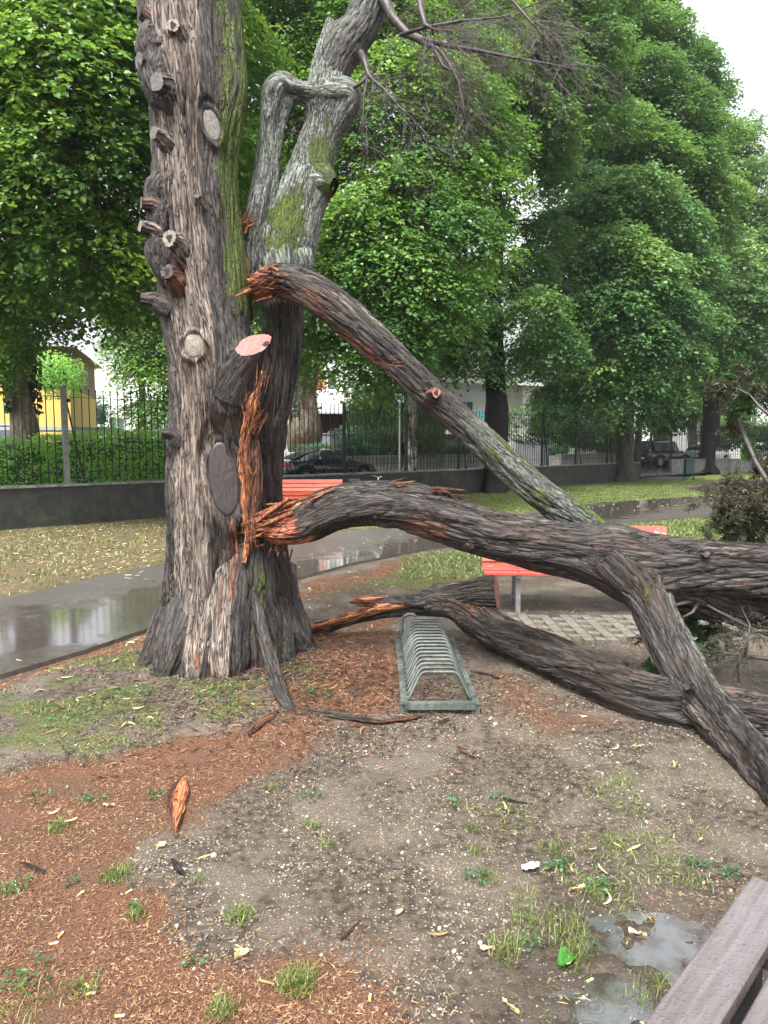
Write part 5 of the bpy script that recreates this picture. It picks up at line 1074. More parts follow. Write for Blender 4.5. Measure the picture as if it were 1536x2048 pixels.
window(L+1.2, Z(745, 38), 1.4, 1.0, r, 1.27, WHITE)
# right white building with teal balcony
r, L = house('white_house', 'white house with a turquoise balcony panel behind the leaning limb', PX(840, 44), PX(1062, 48), 8)
def lx2(px): return (px-840)/222*L
zt = Z(765, 45); blk(r, 0, L, 1.0, 9, 0, zt, WHITE); M = MB(); M.box((L/2, 4.6, zt+.12), (L+1.2, 10, .22)); M.build('roof_slab', OFFW, r)
blk(r, lx2(860), lx2(985), -.3, -.22, Z(845, 45), Z(822, 45), TEAL, 'balcony_panel'); blk(r, lx2(850), lx2(1000), -.32, 1.0, Z(862, 45)-.2, Z(846, 45), OFFW, 'balcony_slab'); blk(r, lx2(860), lx2(985), .2, .97, .1, Z(870, 45)-.25, DGR, 'recess_wall')
window(lx2(942), Z(815, 45), 1.15, 1.0, r, .97, WHITE, mull=1); window(lx2(880), Z(815, 45), 1.15, 1.0, r, .97, WHITE, mull=1); blk(r, -.2, L*.6, 1.2, 8.8, zt+.25, Z(640, 46), WHITE, 'upper_floor'); window(lx2(900), Z(720, 46), 1.3, 1.2, r, 1.17, WHITE)
r, L = house('white_block', 'white wall with an air conditioner beyond the black park tree', PX(1000, 52), PX(1150, 56), 8); blk(r, 0, L, 0, 8, 0, Z(760, 53), WHITE); window(L*.45, Z(823, 53), 1.4, .9, r, -.002, WHITE)
ac = thing('air_conditioner', 'white air conditioner box under the small window', 'air conditioner', (*PX(1058, 51.6), Z(842, 52)), .55); M = MB(); M.box((0, 0, 0), (.9, .4, .6)); M.build('casing', ALU, ac); M = MB(); M.lathe([(.02, 0), (.22, 0), (.22, .02), (.02, .03)], (0, -.2, 0), 16, R=[(1, 0, 0), (0, 0, -1), (0, 1, 0)]); M.build('fan_grille', DGR, ac)
r, L = house('long_grey_wall', 'grey panelled garden wall behind the right shrubs', PX(1030, 42), PX(1190, 46), 1, 'garden wall'); blk(r, 0, L, 0, .3, 0, Z(880, 43), MGR); blk(r, L*.32, L*.75, -.03, -.004, .2, Z(882, 43), DGR, 'dark_panel'); blk(r, L*.62, L*.72, -.10, -.034, .5, Z(885, 43), WHITE, 'white_sign')
r, L = house('far_building', 'pale far building glimpsed between the trunks at right', PX(1330, 75), PX(1620, 80), 8); blk(r, 0, L, 0, 8, 0, 6.5, WHITE)
for i_ in range(5): window(1.6+i_*3.0, 4.4, 1.4, 1.5, r, -.002, WHITE)
r, L = house('bin_store', 'grey bin store box beside the villa', PX(662, 30), PX(694, 30.5), 1, 'bin store'); blk(r, 0, L, 0, .8, 0, Z(870, 30), MGR, 'box'); blk(r, -.03, L+.03, -.04, .84, Z(870, 30)+.002, Z(870, 30)+.05, DGR, 'lid')
# ================================================================== vehicles
def paint(name, c, r=.12):
    t = NT(name); p = t.objc(); d = t.noise(p, 60, 4, .7); t.fin(c, t.rng(d, .3, .7, r, r+.14), t.bump(d, .12, .002), 0., .6); t.b.inputs['Coat Weight'].default_value = .6; return t.m
TYRE = plain('tyre_rubber', (.02, .02, .02), .7); RIM = plain('wheel_rim', (.35, .35, .36), .3, .2, 5, .8); TAIL = plain('tail_light', (.45, .01, .03), .15, .1); LAMP = plain('head_light', (.6, .62, .63), .1, .1); PLATE = plain('number_plate', (.7, .7, .68), .4, .1); BUMP = plain('bumper_plastic', (.04, .04, .042), .45)
CGL = plain('car_glass', (.045, .065, .07), .05, .3, 1.)
def car(name, label, L, Wd, prof, roof, glass_x, mat, loc, rz, wr=.33, wx=None, tail_z=.8, sill=.26):
    # prof: (x, bonnet/belt z); roof: (x, roof z) over the cabin; x runs from rear (-L/2) to nose
    r = thing(name, label, 'car', loc, rz); xs = np.linspace(-L/2, L/2, 72)
    bz = np.interp(xs, *zip(*prof)); rz_ = np.maximum(np.interp(xs, *zip(*roof)), bz); end = np.clip((L/2-np.abs(xs))/.42, 0, 1); hw = Wd/2*(.80+.20*np.sqrt(1-(1-end)**2)); rows = []
    wx = wx or (-L/2+.80, L/2-.88)
    for i_, x in enumerate(xs):
        w = hw[i_]; b = bz[i_]; t_ = rz_[i_]; k = (t_-b) > .03; tw = w*(.74 if k else .80)
        s0 = sill
        for q in wx:
            if abs(x-q) < wr+.06: s0 = max(s0, math.sqrt(max(0, (wr+.06)**2-(x-q)**2))+wr*.98)
        s0 = min(s0, b-.08)
        rows.append([(x, -w*.93, s0), (x, -w, s0+(b-s0)*.35), (x, -w*.985, s0+(b-s0)*.72), (x, -w*.93, b-.02), (x, -w*.90, b+.01*k), (x, -tw-(.0 if k else .06), max(t_-.05, b+.005)), (x, -tw*.72, t_+.0), (x, 0, t_+.03)])
    V_ = np.array(rows); V2 = V_[:, ::-1].copy(); V2[..., 1] *= -1; A_ = np.concatenate([V_, V2[:, 1:]], 1); n, m, _ = A_.shape
    i = np.arange(n-1)[:, None]*m; j = np.arange(m-1)[None]; f = np.stack([i+j, i+m+j, i+m+j+1, i+j+1], -1).reshape(-1, 4)
    M = MB(); M.add(A_.reshape(-1, 3), [f, np.arange(m)[None], (np.arange(m)+(n-1)*m)[::-1][None]]); M.build('body', mat, r, True)
    # glass: side windows between belt and roof edge, plus front and rear screens, 4 mm proud
    for sgn in (-1, 1):
        for (a, b) in glass_x:
            idx = [k for k in range(n) if a <= xs[k] <= b and rz_[k]-bz[k] > .12]
            if len(idx) < 2: continue
            v = []
            for k in idx:
                lo = A_[k, 4]; hi = A_[k, 5]; p0 = lo+(hi-lo)*.14; p1 = lo+(hi-lo)*.86; off = np.array((0, -.006, .004)); v += [p0+off, p1+off]
            v = np.array(v); 
            if sgn > 0: v[:, 1] *= -1
            k2 = np.arange(len(idx)-1)*2; M = MB(); M.add(v, np.stack([k2, k2+2, k2+3, k2+1], 1)); M.build('side_window', CGL, r)
    for nm, rng_ in (('rear_screen', range(0, n//2)), ('windscreen', range(n//2, n))):
        idx = [k for k in rng_ if .05 < rz_[k]-bz[k] and abs((rz_[min(k+1, n-1)]-rz_[max(k-1, 0)])/(xs[2]-xs[0])) > .13]
        if len(idx) > 1:
            M = MB(); v = []
            for k in idx:
                for q in (6, 7, 8): v.append(A_[k, q]*np.array((1, 1.25 if q != 7 else 1, 1))+(0, 0, .006 if q == 7 else .002))
            k3 = np.arange(len(idx)-1)*3; M.add(np.array(v), np.concatenate([np.stack([k3+o_, k3+3+o_, k3+4+o_, k3+1+o_], 1) for o_ in (0, 1)])); M.build(nm, CGL, r)
    for x in wx:
        for sgn in (-1, 1):
            Rm = [(1, 0, 0), (0, 0, 1), (0, -1, 0)]; M = MB(); M.lathe([(wr*.62, -.11), (wr*.97, -.10), (wr, -.06), (wr, .06), (wr*.97, .10), (wr*.62, .11)], (x, sgn*(Wd/2-.14), wr), 24, R=Rm); w_ = M.build('wheel', TYRE, r, True)
            M = MB(); y_ = sgn*(Wd/2-.02); M.lathe([(.03, -.012), (wr*.18, -.012), (wr*.2, .012), (.03, .014)], (x, y_, wr), 12, R=Rm); M.lathe([(wr*.56, -.02), (wr*.64, -.02), (wr*.64, .01), (wr*.56, .01)], (x, y_-sgn*.005, wr), 24, R=Rm)
            for k in range(6): a = k*pi/3; M.bar((x+.05*cos(a), y_-sgn*.004, wr+.05*sin(a)), (x+wr*.6*cos(a), y_-sgn*.004, wr+wr*.6*sin(a)), .03, .03, up=(0, 1, 0))
            M.build('rim', RIM, w_)
    for sgn in (-1, 1):
        M = MB(); M.box((-L/2+.03, sgn*Wd*.36, tail_z), (.10, Wd*.17, .12)); M.box((-L/2+.14, sgn*Wd*.445, tail_z), (.14, .03, .10), rz=-sgn*.5); M.build('tail_light', TAIL, r)
        M = MB(); M.box((L/2-.07, sgn*Wd*.34, .62), (.12, Wd*.16, .10)); M.build('head_light', LAMP, r)
        M = MB(); M.lathe([(.01, -.1), (.06, -.06), (.075, 0), (.06, .05), (.01, .07)], (glass_x[-1][1]-.05, sgn*(Wd/2+.06), np.interp(glass_x[-1][1], xs, bz)+.07), 8); M.build('mirror', mat, r)
    M = MB(); M.box((-L/2-.02, 0, .45), (.09, Wd*.78, .2)); M.box((L/2+.0, 0, .40), (.09, Wd*.78, .2)); M.build('bumper', BUMP, r); M = MB(); M.box((-L/2-.075, 0, .62), (.02, .5, .11)); M.build('number_plate', PLATE, r)
    return r
cx_, cy_ = (640-768)/F*27.3, 27.3; dh = radians(49)
cc0 = np.array((cx_, cy_))
car('black_coupe', 'low black coupe parked along the street behind the railing', 4.75, 1.9, [(-2.38, .92), (-2.2, .98), (-1.3, .99), (.6, .93), (.9, .92), (1.6, .86), (2.2, .72), (2.38, .55)], [(-2.38, .9), (-2.05, 1.0), (-1.2, 1.24), (-.55, 1.36), (-.1, 1.38), (.35, 1.34), (1.15, .93), (2.38, .5)], [(-.75, .72), (-1.35, -.88)], paint('black_paint', (.008, .008, .010)), (*cc0, .11), dh, .34, None, .86)
q = (1322-768)/F*49, 49.
car('dark_suv', 'dark purple grey off-road car seen from behind through the open gate', 4.5, 1.85, [(-2.25, .95), (-2.1, 1.02), (1.0, 1.0), (1.9, .96), (2.25, .75)], [(-2.25, .95), (-2.12, 1.35), (-1.9, 1.74), (0, 1.80), (.5, 1.74), (1.15, 1.02), (2.25, .7)], [(-1.95, -1.05), (-.95, -.05), (.05, .85)], paint('dark_suv_paint', (.022, .018, .025)), (*q, .15), .60, .37, None, 1.0, .4)
q = (1412-768)/F*56, 56.
car('silver_car', 'white car parked behind the black trunk beyond the railing', 4.3, 1.75, [(-2.15, .8), (-2.0, .92), (1.1, .9), (2.0, .75), (2.15, .6)], [(-2.15, .8), (-1.6, 1.3), (-.9, 1.46), (.2, 1.44), (1.1, .92), (2.15, .6)], [(-1.4, -.35), (-.25, .7)], paint('white_paint', (.68, .70, .72)), (*q, .2), .6, .31)
q = (1540-768)/F*60, 60.
car('grey_car', 'pale grey car at the far right behind the railing', 4.3, 1.75, [(-2.15, .8), (-2.0, .92), (1.1, .9), (2.0, .75), (2.15, .6)], [(-2.15, .8), (-1.6, 1.3), (-.9, 1.46), (.2, 1.44), (1.1, .92), (2.15, .6)], [(-1.4, -.35), (-.25, .7)], paint('silver_paint', (.38, .39, .42)), (*q, .2), .3, .31)

# ================================================================== benches (curved slatted)
def slatmat(name, c, worn):
    t = NT(name); p = t.objc(); n = t.noise(t.mapv(p, (3, 30, 30)), 1, 5, .7); c_ = t.mix(t.rng(n, .3, .7), tuple(q*.8 for q in c), c); c_ = t.mix(t.math('MULTIPLY', t.rng(t.noise(p, 9, 5, .75), .58, .66), .8), c_, worn)
    return t.fin(c_, .3, t.bump(n, .3, .003), spec=.5)
REDW = slatmat('red_painted_slat', (.58, .115, .055), (.42, .16, .10)); REDW2 = slatmat('faded_red_slat', (.56, .085, .065), (.55, .40, .36)); GALV = plain('galvanised_leg', (.32, .33, .33), .4, .3, 14, .6); BOLT = plain('dark_bolt', (.03, .03, .03), .5)
def bench(label, loc, rz, L, mat, marks=0):
    r = thing('park_bench', label, 'bench', loc, rz)
    seat = [(-.30, .415, .0), (-.195, .43, .05), (-.09, .425, .0)]; back = [(.015, .43, .25), (.085, .50, .75), (.118, .592, 1.18), (.150, .688, 1.25), (.182, .785, 1.28)]
    for nm, rows in (('seat_slat', seat), ('backrest_slat', back)):
        for y, z, a in rows:
            M = MB(); Rm = np.array([(1, 0, 0), (0, cos(a), -sin(a)), (0, sin(a), cos(a))]); M.box((0, y, z), (L, .092, .032), R=Rm)
            o = M.build(nm, mat, r); b = o.modifiers.new('b', 'BEVEL'); b.width = .006; b.segments = 2
    prof = [(-.34, .385), (-.2, .405), (-.05, .40), (.04, .43), (.11, .50), (.145, .60), (.178, .70), (.208, .81)]
    for x in (-L/2+.33, L/2-.33):
        M = MB()
        for a, b in zip(prof[:-1], prof[1:]): M.bar((x, *a), (x, *b), .045, .012)
        M.build('slat_bracket', GALV, r)
        for y0, y1 in ((-.24, -.27), (.06, .12)):
            M = MB(); M.bar((x, y0, .40), (x, y1, -.02), .045, .045); M.build('leg', GALV, r)
        M = MB(); M.bar((x, -.25, .12), (x, .11, .12), .03, .012); M.build('cross_bar', GALV, r)
        M = MB()
        for y, z, a in seat: M.lathe([(.002, 0), (.011, 0), (.010, .006), (.002, .008)], (x, y, z+.016), 8)
        M.build('bolt_heads', BOLT, r)
    return r
bench('faded red slatted bench facing the rack, half hidden behind the big torn limb', (1.92, 7.02, 0), radians(-4), 1.86, REDW2)
b1 = P(622, 980, 16.6)
bench('orange red slatted bench by the low wall, seen over the torn limb', (b1[0], 16.7, 0), radians(2), 1.45, REDW)
# small pale painted marks on the red slats
M = MB(); rr = np.random.RandomState(5)
fb = bpy.data.objects['park_bench'] if False else None
# foreground bench: wet brown planks
t = NT('wet_brown_plank'); p = t.objc(); n = t.noise(t.mapv(p, (40, 2.5, 40)), 1, 5, .65)
c = t.mix(t.rng(n, .3, .7), (.082, .068, .068), (.140, .122, .124)); vd = t.voro(p, 85, rnd=1.); vr = t.n('ShaderNodeTexVoronoi'); t.L(p, vr.inputs[0]); vr.inputs['Scale'].default_value = 85
rs_ = t.math('MULTIPLY', t.math('GREATER_THAN', t.sep(vr.outputs['Color'])[0], .35), t.rng(t.math('ADD', vd, t.math('MULTIPLY', t.noise(p, 90, 3), .2)), .50, .36)); film = t.noise(p, 16, 5, .7)
PLANK = t.fin(c, t.math('SUBTRACT', .34, t.math('MULTIPLY', t.math('MAXIMUM', rs_, t.rng(film, .45, .6)), .28)), t.bump(t.math('ADD', rs_, t.math('MULTIPLY', t.rng(film, .42, .6), .8)), .5, .0015), spec=1.)
FB = thing('park_bench', 'wet brown plank bench at the lower right corner, beaded with rain', 'bench', (0, 0, 0))
za = .45; c1 = G(1285, 2048, za); c2 = G(1505, 1750, za); c3 = G(1440, 2048, za); dr_ = (c2-c1); dr_ /= np.linalg.norm(dr_); nr_ = np.array((dr_[1], -dr_[0])); wpl = (c3-c1)@nr_; ang = math.atan2(dr_[1], dr_[0])-pi/2
print('plank w', wpl, dr_)
FB.location = (*c2, 0); FB.rotation_euler = (0, 0, ang); PL = 1.8; gap = .030; pw = wpl
for k in range(4):
    M = MB(); M.box((pw/2+k*(pw+gap), -PL/2, za-.02), (pw, PL, .040)); o = M.build('seat_plank', PLANK, FB); b = o.modifiers.new('b', 'BEVEL'); b.width = .005; b.segments = 3
M = MB()
for y in (-.22, -PL+.25): M.box((2*pw+1.5*gap, y, za-.0625), (4*pw+3*gap-.02, .06, .043))
M.build('cross_bearer', BOLT, FB)
for x in (.06, 4*pw+3*gap-.06):
    for y in (-.22, -PL+.25): M = MB(); M.box((x, y, (za-.085)/2), (.055, .055, za-.086)); M.build('leg', BOLT, FB)

# ================================================================== bicycle rack
RACKM = mossy('weathered_galvanised', (.055, .068, .060), (.12, .138, .122), (.06, .08, .06), .40)
ra = G(803, 1408, .05); rb = G(958, 1408, .05); rd = 1.52; wdt = rb[0]-ra[0]; RK = thing('bicycle_rack', 'low grey metal rack of close-set bent hoops in front of the fallen logs', 'bicycle rack', ((ra[0]+rb[0])/2, ra[1], 0), radians(.5)); 
def rail(a, b): 
    M = MB(); a = np.array(a); b = np.array(b); d = (b-a)/np.linalg.norm(b-a); s_ = np.cross(d, (0, 0, 1)); M.bar(a, b, .045, .006); M.bar(a+s_*.0195*np.sign(-a[0] or 1)-(0, 0, .0175), b+s_*.0195*np.sign(-a[0] or 1)-(0, 0, .0175), .006, .030)
    n_ = 18
    for k in range(n_):
        q = a+(b-a)*((k+.5)/n_); M.lathe([(.002, 0), (.008, 0), (.007, .005), (.002, .007)], q+(0, 0, .003), 8)
    return M
hw_ = wdt/2-.02
for sx in (-1, 1): rail((sx*hw_, -.02, .055), (sx*hw_, rd, .055)).build('side_rail', RACKM, RK)
for yy in (0, rd-.02): M = MB(); M.bar((-hw_+.024, yy, .0595), (hw_-.024, yy, .0595), .045, .005); M.bar((-hw_+.0, yy-.024, .042), (hw_-.0, yy-.024, .042), .005, .038); M.build('end_rail', RACKM, RK)
nh = 17
for k in range(nh):
    y0 = .05+k*(rd-.14)/(nh-1); M = MB(); x0 = hw_-.022; xt = .105; hz = .225
    raw = [(-x0, y0, .058), (-x0*.93, y0+.004, .085), (-xt-.018, y0+.035, hz-.022), (-xt, y0+.038, hz-.005), (-xt+.02, y0+.04, hz), (xt-.02, y0+.04, hz), (xt, y0+.038, hz-.005), (xt+.018, y0+.035, hz-.022), (x0*.93, y0+.004, .085), (x0, y0, .058)]
    M.rod(raw, .0095, 10); M.build('hoop', RACKM, RK, True)
M = MB(); th_ = np.linspace(pi, .25*pi, 9); M.rod([(-hw_+.02, rd-.06, .05), (-hw_+.03, rd-.05, .16)]+[(-hw_+.10+.07*cos(a), rd-.04, .19+.07*sin(a)) for a in th_], .014, 10); M.build('end_hoop', RACKM, RK, True)
for sx in (-1, 1):
    for yy in (.03, rd-.06): M = MB(); M.box((sx*hw_, yy, .008), (.05, .08, .088)); M.build('foot', RACKM, RK)

# ================================================================== bins, sign, bicycle
GRNB = plain('green_painted_metal', (.005, .038, .026), .35, .3, 8); 
def post_bin(label, px, py, w, h, name='litter_bin'):
    g_ = G(px, py); r = thing(name, label, 'litter bin', (*g_, 0)); M = MB(); M.box((0, 0, h*.62), (w, w*.7, h*.72)); o = M.build('bin_body', GRNB, r); b = o.modifiers.new('b', 'BEVEL'); b.width = w*.08; b.segments = 2
    M = MB(); M.lathe([(w*.52, 0), (w*.5, .02), (w*.3, .06), (.01, .075)], (0, 0, h*.985), 16); M.build('lid', GRNB, r)
    for sx in (-1, 1): M = MB(); M.box((sx*(w/2+.022), 0, h*.5), (.04, .05, h)); M.build('leg', GRNB, r)
    M = MB(); 
    for k in range(3): M.box((0, -w*.352, h*(.42+.18*k)), (w*.8, .012, .02))
    M.build('rib', BOLT, r); return r
post_bin('dark green litter bin on posts by the flooded path near the gate', 1377, 960, .42, 1.0)
post_bin('small green litter bin just right of the broken trunk', 540, 1032, .24, .50)
sg = SP(799, 935, 30.5); r = thing('parking_sign', 'tall grey street pole with a small white and blue parking sign', 'sign', (sg[0], sg[1], .1)); zt = float(P(799, 797, 30.5)[2])-.1
M = MB(); M.rod([(0, 0, 0), (0, 0, zt+.12)], .04, 10); M.build('pole', plain('pole_grey', (.38, .42, .41), .4), r)
M = MB(); M.box((0, -.05, zt), (.34, .02, .36)); pt = M.build('plate', plain('sign_white', (.66, .68, .72), .4, .08), r)
SBL = plain('sign_blue', (.03, .06, .22), .4, .1); M = MB(); M.box((-.075, -.063, zt+.02), (.12, .005, .16)); M.box((.08, -.063, zt+.02), (.12, .005, .16)); M.build('blue_field', SBL, pt)
M = MB(); M.box((-.10, -.068, zt+.02), (.018, .004, .12)); M.box((-.077, -.0681, zt+.070), (.03, .004, .018)); M.box((-.077, -.0681, zt+.025), (.03, .004, .018)); M.box((-.055, -.068, zt+.048), (.018, .004, .055)); M.build('letter', plain('letter_white', (.8, .8, .8), .4, .05), pt)
for k, (x, z) in enumerate([(.06, .04), (.10, .04), (.08, 0.0)]): M = MB(); M.box((x, -.068, zt+z), (.02, .004, .04)); M.build('symbol', bpy.data.materials['letter_white'], pt)
# bicycle leaning behind the torn limb
bw = P(735, 985, 15.2); BK = thing('bicycle', 'white bicycle standing behind the torn limb, only its bars and frame showing', 'bicycle', (bw[0]-.1, 15.2, 0), radians(20)); BWH = plain('bicycle_white_paint', (.62, .64, .65), .3, .1); CHR = plain('chrome', (.5, .5, .5), .2, .1, 5, .9)
for x in (-.52, .52):
    th_ = np.linspace(0, 2*pi, 33); M = MB(); M.rod([(x+.33*cos(a), 0, .34+.33*sin(a)) for a in th_], .017, 6); w_ = M.build('wheel', TYRE, BK, True); M = MB()
    M.rod([(x+.312*cos(a), 0, .34+.312*sin(a)) for a in th_], .009, 5)
    for k in range(14): a = k*2*pi/14; M.rod([(x, 0, .34), (x+.31*cos(a), 0, .34+.31*sin(a))], .0016, 3)
    M.build('rim', CHR, w_)
M = MB(); st_, bb, hd, rax, fax = (-.16, 0, .80), (-.06, 0, .30), (.36, 0, .78), (-.52, 0, .34), (.52, 0, .34); [M.rod([a, b], .016, 8) for a, b in ((st_, bb), (bb, hd), (st_, hd), ((.34, 0, .86), (.40, 0, .66)))]; [M.rod([(a[0], s*.03, a[2]), (b[0], s*.03, b[2])], .009, 6) for a, b in ((st_, rax), (bb, rax), ((.40, 0, .66), fax)) for s in (-1, 1)]; M.build('frame', BWH, BK, True)
M = MB(); M.rod([(.30, -.27, .98), (.36, -.22, .97), (.36, 0, .95), (.36, .22, .97), (.30, .27, .98)], .011, 6); M.rod([(.34, 0, .86), (.36, 0, .95)], .011, 6); M.build('handlebar', CHR, BK, True)
M = MB(); M.box((-.19, 0, .90), (.26, .13, .05)); M.rod([st_, (-.18, 0, .88)], .012, 6); o = M.build('saddle', BOLT, BK); b = o.modifiers.new('b', 'BEVEL'); b.width = .02; b.segments = 2
M = MB(); M.lathe([(.03, -.01), (.09, -.008), (.09, .008), (.03, .01)], (-.06, -.05, .30), 16, R=[(1, 0, 0), (0, 0, -1), (0, 1, 0)]); M.bar((-.06, -.06, .30), (.08, -.06, .22), .015); M.bar((-.06, .06, .30), (-.20, .06, .38), .015); M.build('crank', CHR, BK)

# ================================================================== background trees
def sprays(mb, org, dirn, n_leaf, spread_, L, r, bright, droop=.5, heart=False):
    n = len(org); up = np.array((0, 0, 1.)); side = np.cross(dirn, up); side /= np.linalg.norm(side, axis=1)[:, None]+1e-6; t_ = (np.arange(n_leaf)+.5)/n_leaf; sgn = np.where(np.arange(n_leaf) % 2, 1., -1.)
    base = org[:, None]+dirn[:, None]*(t_*spread_)[None, :, None]-up*(droop*spread_*t_**2)[None, :, None]+side[:, None]*(sgn*spread_*.20*(1.1-.5*t_))[None, :, None]*r.uniform(.4, 1.3, (n, n_leaf, 1))
    base = base+r.normal(size=(n, n_leaf, 3))*spread_*.06; ld = dirn[:, None]*.7+side[:, None]*(sgn[None, :, None])*.8-up*.55+r.normal(size=(n, n_leaf, 3))*.25
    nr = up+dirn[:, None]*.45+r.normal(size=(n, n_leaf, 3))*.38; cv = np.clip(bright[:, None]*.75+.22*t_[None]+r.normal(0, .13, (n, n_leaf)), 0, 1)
    leafmesh(mb, base.reshape(-1, 3), nr.reshape(-1, 3), ld.reshape(-1, 3), L*r.uniform(.55, 1.35, n*n_leaf), .42, cv.ravel(), heart)
def crown(name, lumps, n_spray, n_leaf, spr, L, mat, seed, heart=False, parent=None, inner=.12, bright0=0.):
    r = np.random.RandomState(seed); M = MB(); lumps = np.asarray(lumps, float); w = lumps[:, 3]**2; w = w/w.sum(); ctr = lumps[:, :3].mean(0)
    k = r.choice(len(lumps), n_spray, p=w); u = r.normal(size=(n_spray, 3)); u[:, 2] += .5; u /= np.linalg.norm(u, axis=1)[:, None]; rad = lumps[k, 3]; rr_ = np.where(r.uniform(size=n_spray) < inner, r.uniform(.1, .8, n_spray), r.uniform(.72, 1.0, n_spray))
    rr_ = rr_*(1+.25*pn(lumps[k, :3]*.3+u*2.1, seed)); p = lumps[k, :3]+u*(rad*rr_)[:, None]*np.array((1, 1, .72)); out = p-ctr; out[:, 2] *= .2; out /= np.linalg.norm(out, axis=1)[:, None]+1e-6
    d = u*(.8, .8, .35)+out*.5+r.normal(size=u.shape)*.25; d /= np.linalg.norm(d, axis=1)[:, None]
    g_ = pn(p*.9+seed, 7); gap_ = (g_ > -.42-.1*(u[:, 2])) | (rr_ < .6); p, d, u, k, g_ = p[gap_], d[gap_], u[gap_], k[gap_], g_[gap_]
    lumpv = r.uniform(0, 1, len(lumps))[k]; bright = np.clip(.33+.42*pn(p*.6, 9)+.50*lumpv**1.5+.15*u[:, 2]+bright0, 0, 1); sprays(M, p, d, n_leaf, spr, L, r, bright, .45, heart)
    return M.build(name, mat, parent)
def ovoid_lumps(h0, h1, R_, n, seed, lr=(1.0, 1.9), squeeze=1., top=.35):
    r = np.random.RandomState(seed); out = []
    for i_ in range(n):
        t_ = (i_+.5)/n; z = h0+(h1-h0)*t_; prof = R_*(np.sin(pi*min(1., .12+.88*t_**.85))**.6)*(1 if t_ < .75 else 1); prof = R_*min(1, (t_/.12+.35))*(1-max(0, (t_-top)/(1-top))**1.7*.86)
        for q in range(3 if t_ < .85 else 2): a = r.uniform(0, 2*pi); f = r.uniform(.55, .98) if q else r.uniform(.1, .5); lr_ = r.uniform(*lr)*(1-.35*t_); out.append((prof*f*cos(a)*squeeze, prof*f*sin(a), z+r.normal(0, .3), lr_))
    return out
def tree_wood(root, h, r0, mat, seed, limbs=9, R_=4.2, h0=3.2, lean=(0, 0), burls=True, name='trunk'):
    r = np.random.RandomState(seed); M = MB(); path = [(0, 0, -.2, r0*1.55), (0, 0, .15, r0*1.35), (.02, .02, .6, r0*1.05)]
    for q in np.linspace(.1, 1, 9): path.append((lean[0]*q+.12*r.normal(), lean[1]*q+.12*r.normal(), .6+(h*.92-.6)*q, r0*(1-.88*q**1.05)*(1+.12*r.normal())))
    c = catmull(path, .25); n, k = len(c), 26; th = np.arange(k)*2*pi/k; X, Zz = np.meshgrid(th, np.arange(n)); rr_ = c[:, 3][:, None]*(1+.10*pn(np.stack([np.cos(X).ravel()*1.6, np.sin(X).ravel()*1.6, np.repeat(c[:, 2], k)*.9], 1), seed).reshape(n, k)*2)+.05*(np.abs(pn(np.stack([np.cos(X).ravel()*5, np.sin(X).ravel()*5, np.repeat(c[:, 2], k)*.7], 1), seed)).reshape(n, k))*(c[:, 3][:, None] > .12)
    fl = (.22*r0*np.cos(X*5+seed)*ss(.9, 0, c[:, 2])[:, None]); v = np.stack([c[:, 0][:, None]+(rr_+fl)*np.cos(X), c[:, 1][:, None]+(rr_+fl)*np.sin(X), np.repeat(c[:, 2], k).reshape(n, k)], -1).reshape(-1, 3)
    i = np.arange(n-1)[:, None]*k; j = np.arange(k)[None]; j2 = (j+1) % k; M.add(v, np.stack([i+j, i+j2, i+k+j2, i+k+j], -1).reshape(-1, 4)); M.build(name, mat, root, True)
    for q in range(limbs):
        M = MB(); z0 = h0*1.02+1+(h*.8-h0-1)*q/limbs; a = q*2.4+r.uniform(-.4, .4); b = np.array((lean[0]*z0/h, lean[1]*z0/h, z0)); L = R_*r.uniform(.7, .95)*(1-.45*q/limbs); rr = r0*.42*(1-.6*q/limbs); pts = [b+np.array((cos(a)*L*t_, sin(a)*L*t_, L*(.85*t_-.25*t_*t_)))+r.normal(size=3)*.12*t_ for t_ in np.linspace(0, 1, 8)]; M.rod(pts, rr*np.linspace(1, .12, 8), 8)
        for s_ in range(5): t0 = r.uniform(.35, .9); p0 = b+np.array((cos(a)*L*t0, sin(a)*L*t0, L*(.75*t0-.35*t0*t0))); a2 = a+r.choice([-1, 1])*r.uniform(.5, 1.1); l2 = L*.4; M.rod([p0+np.array((cos(a2)*l2*t_, sin(a2)*l2*t_, l2*(.3*t_-.3*t_*t_))) for t_ in np.linspace(0, 1, 5)], rr*.4*np.linspace(1, .2, 5), 5)
        M.build('bough', mat, root, True)
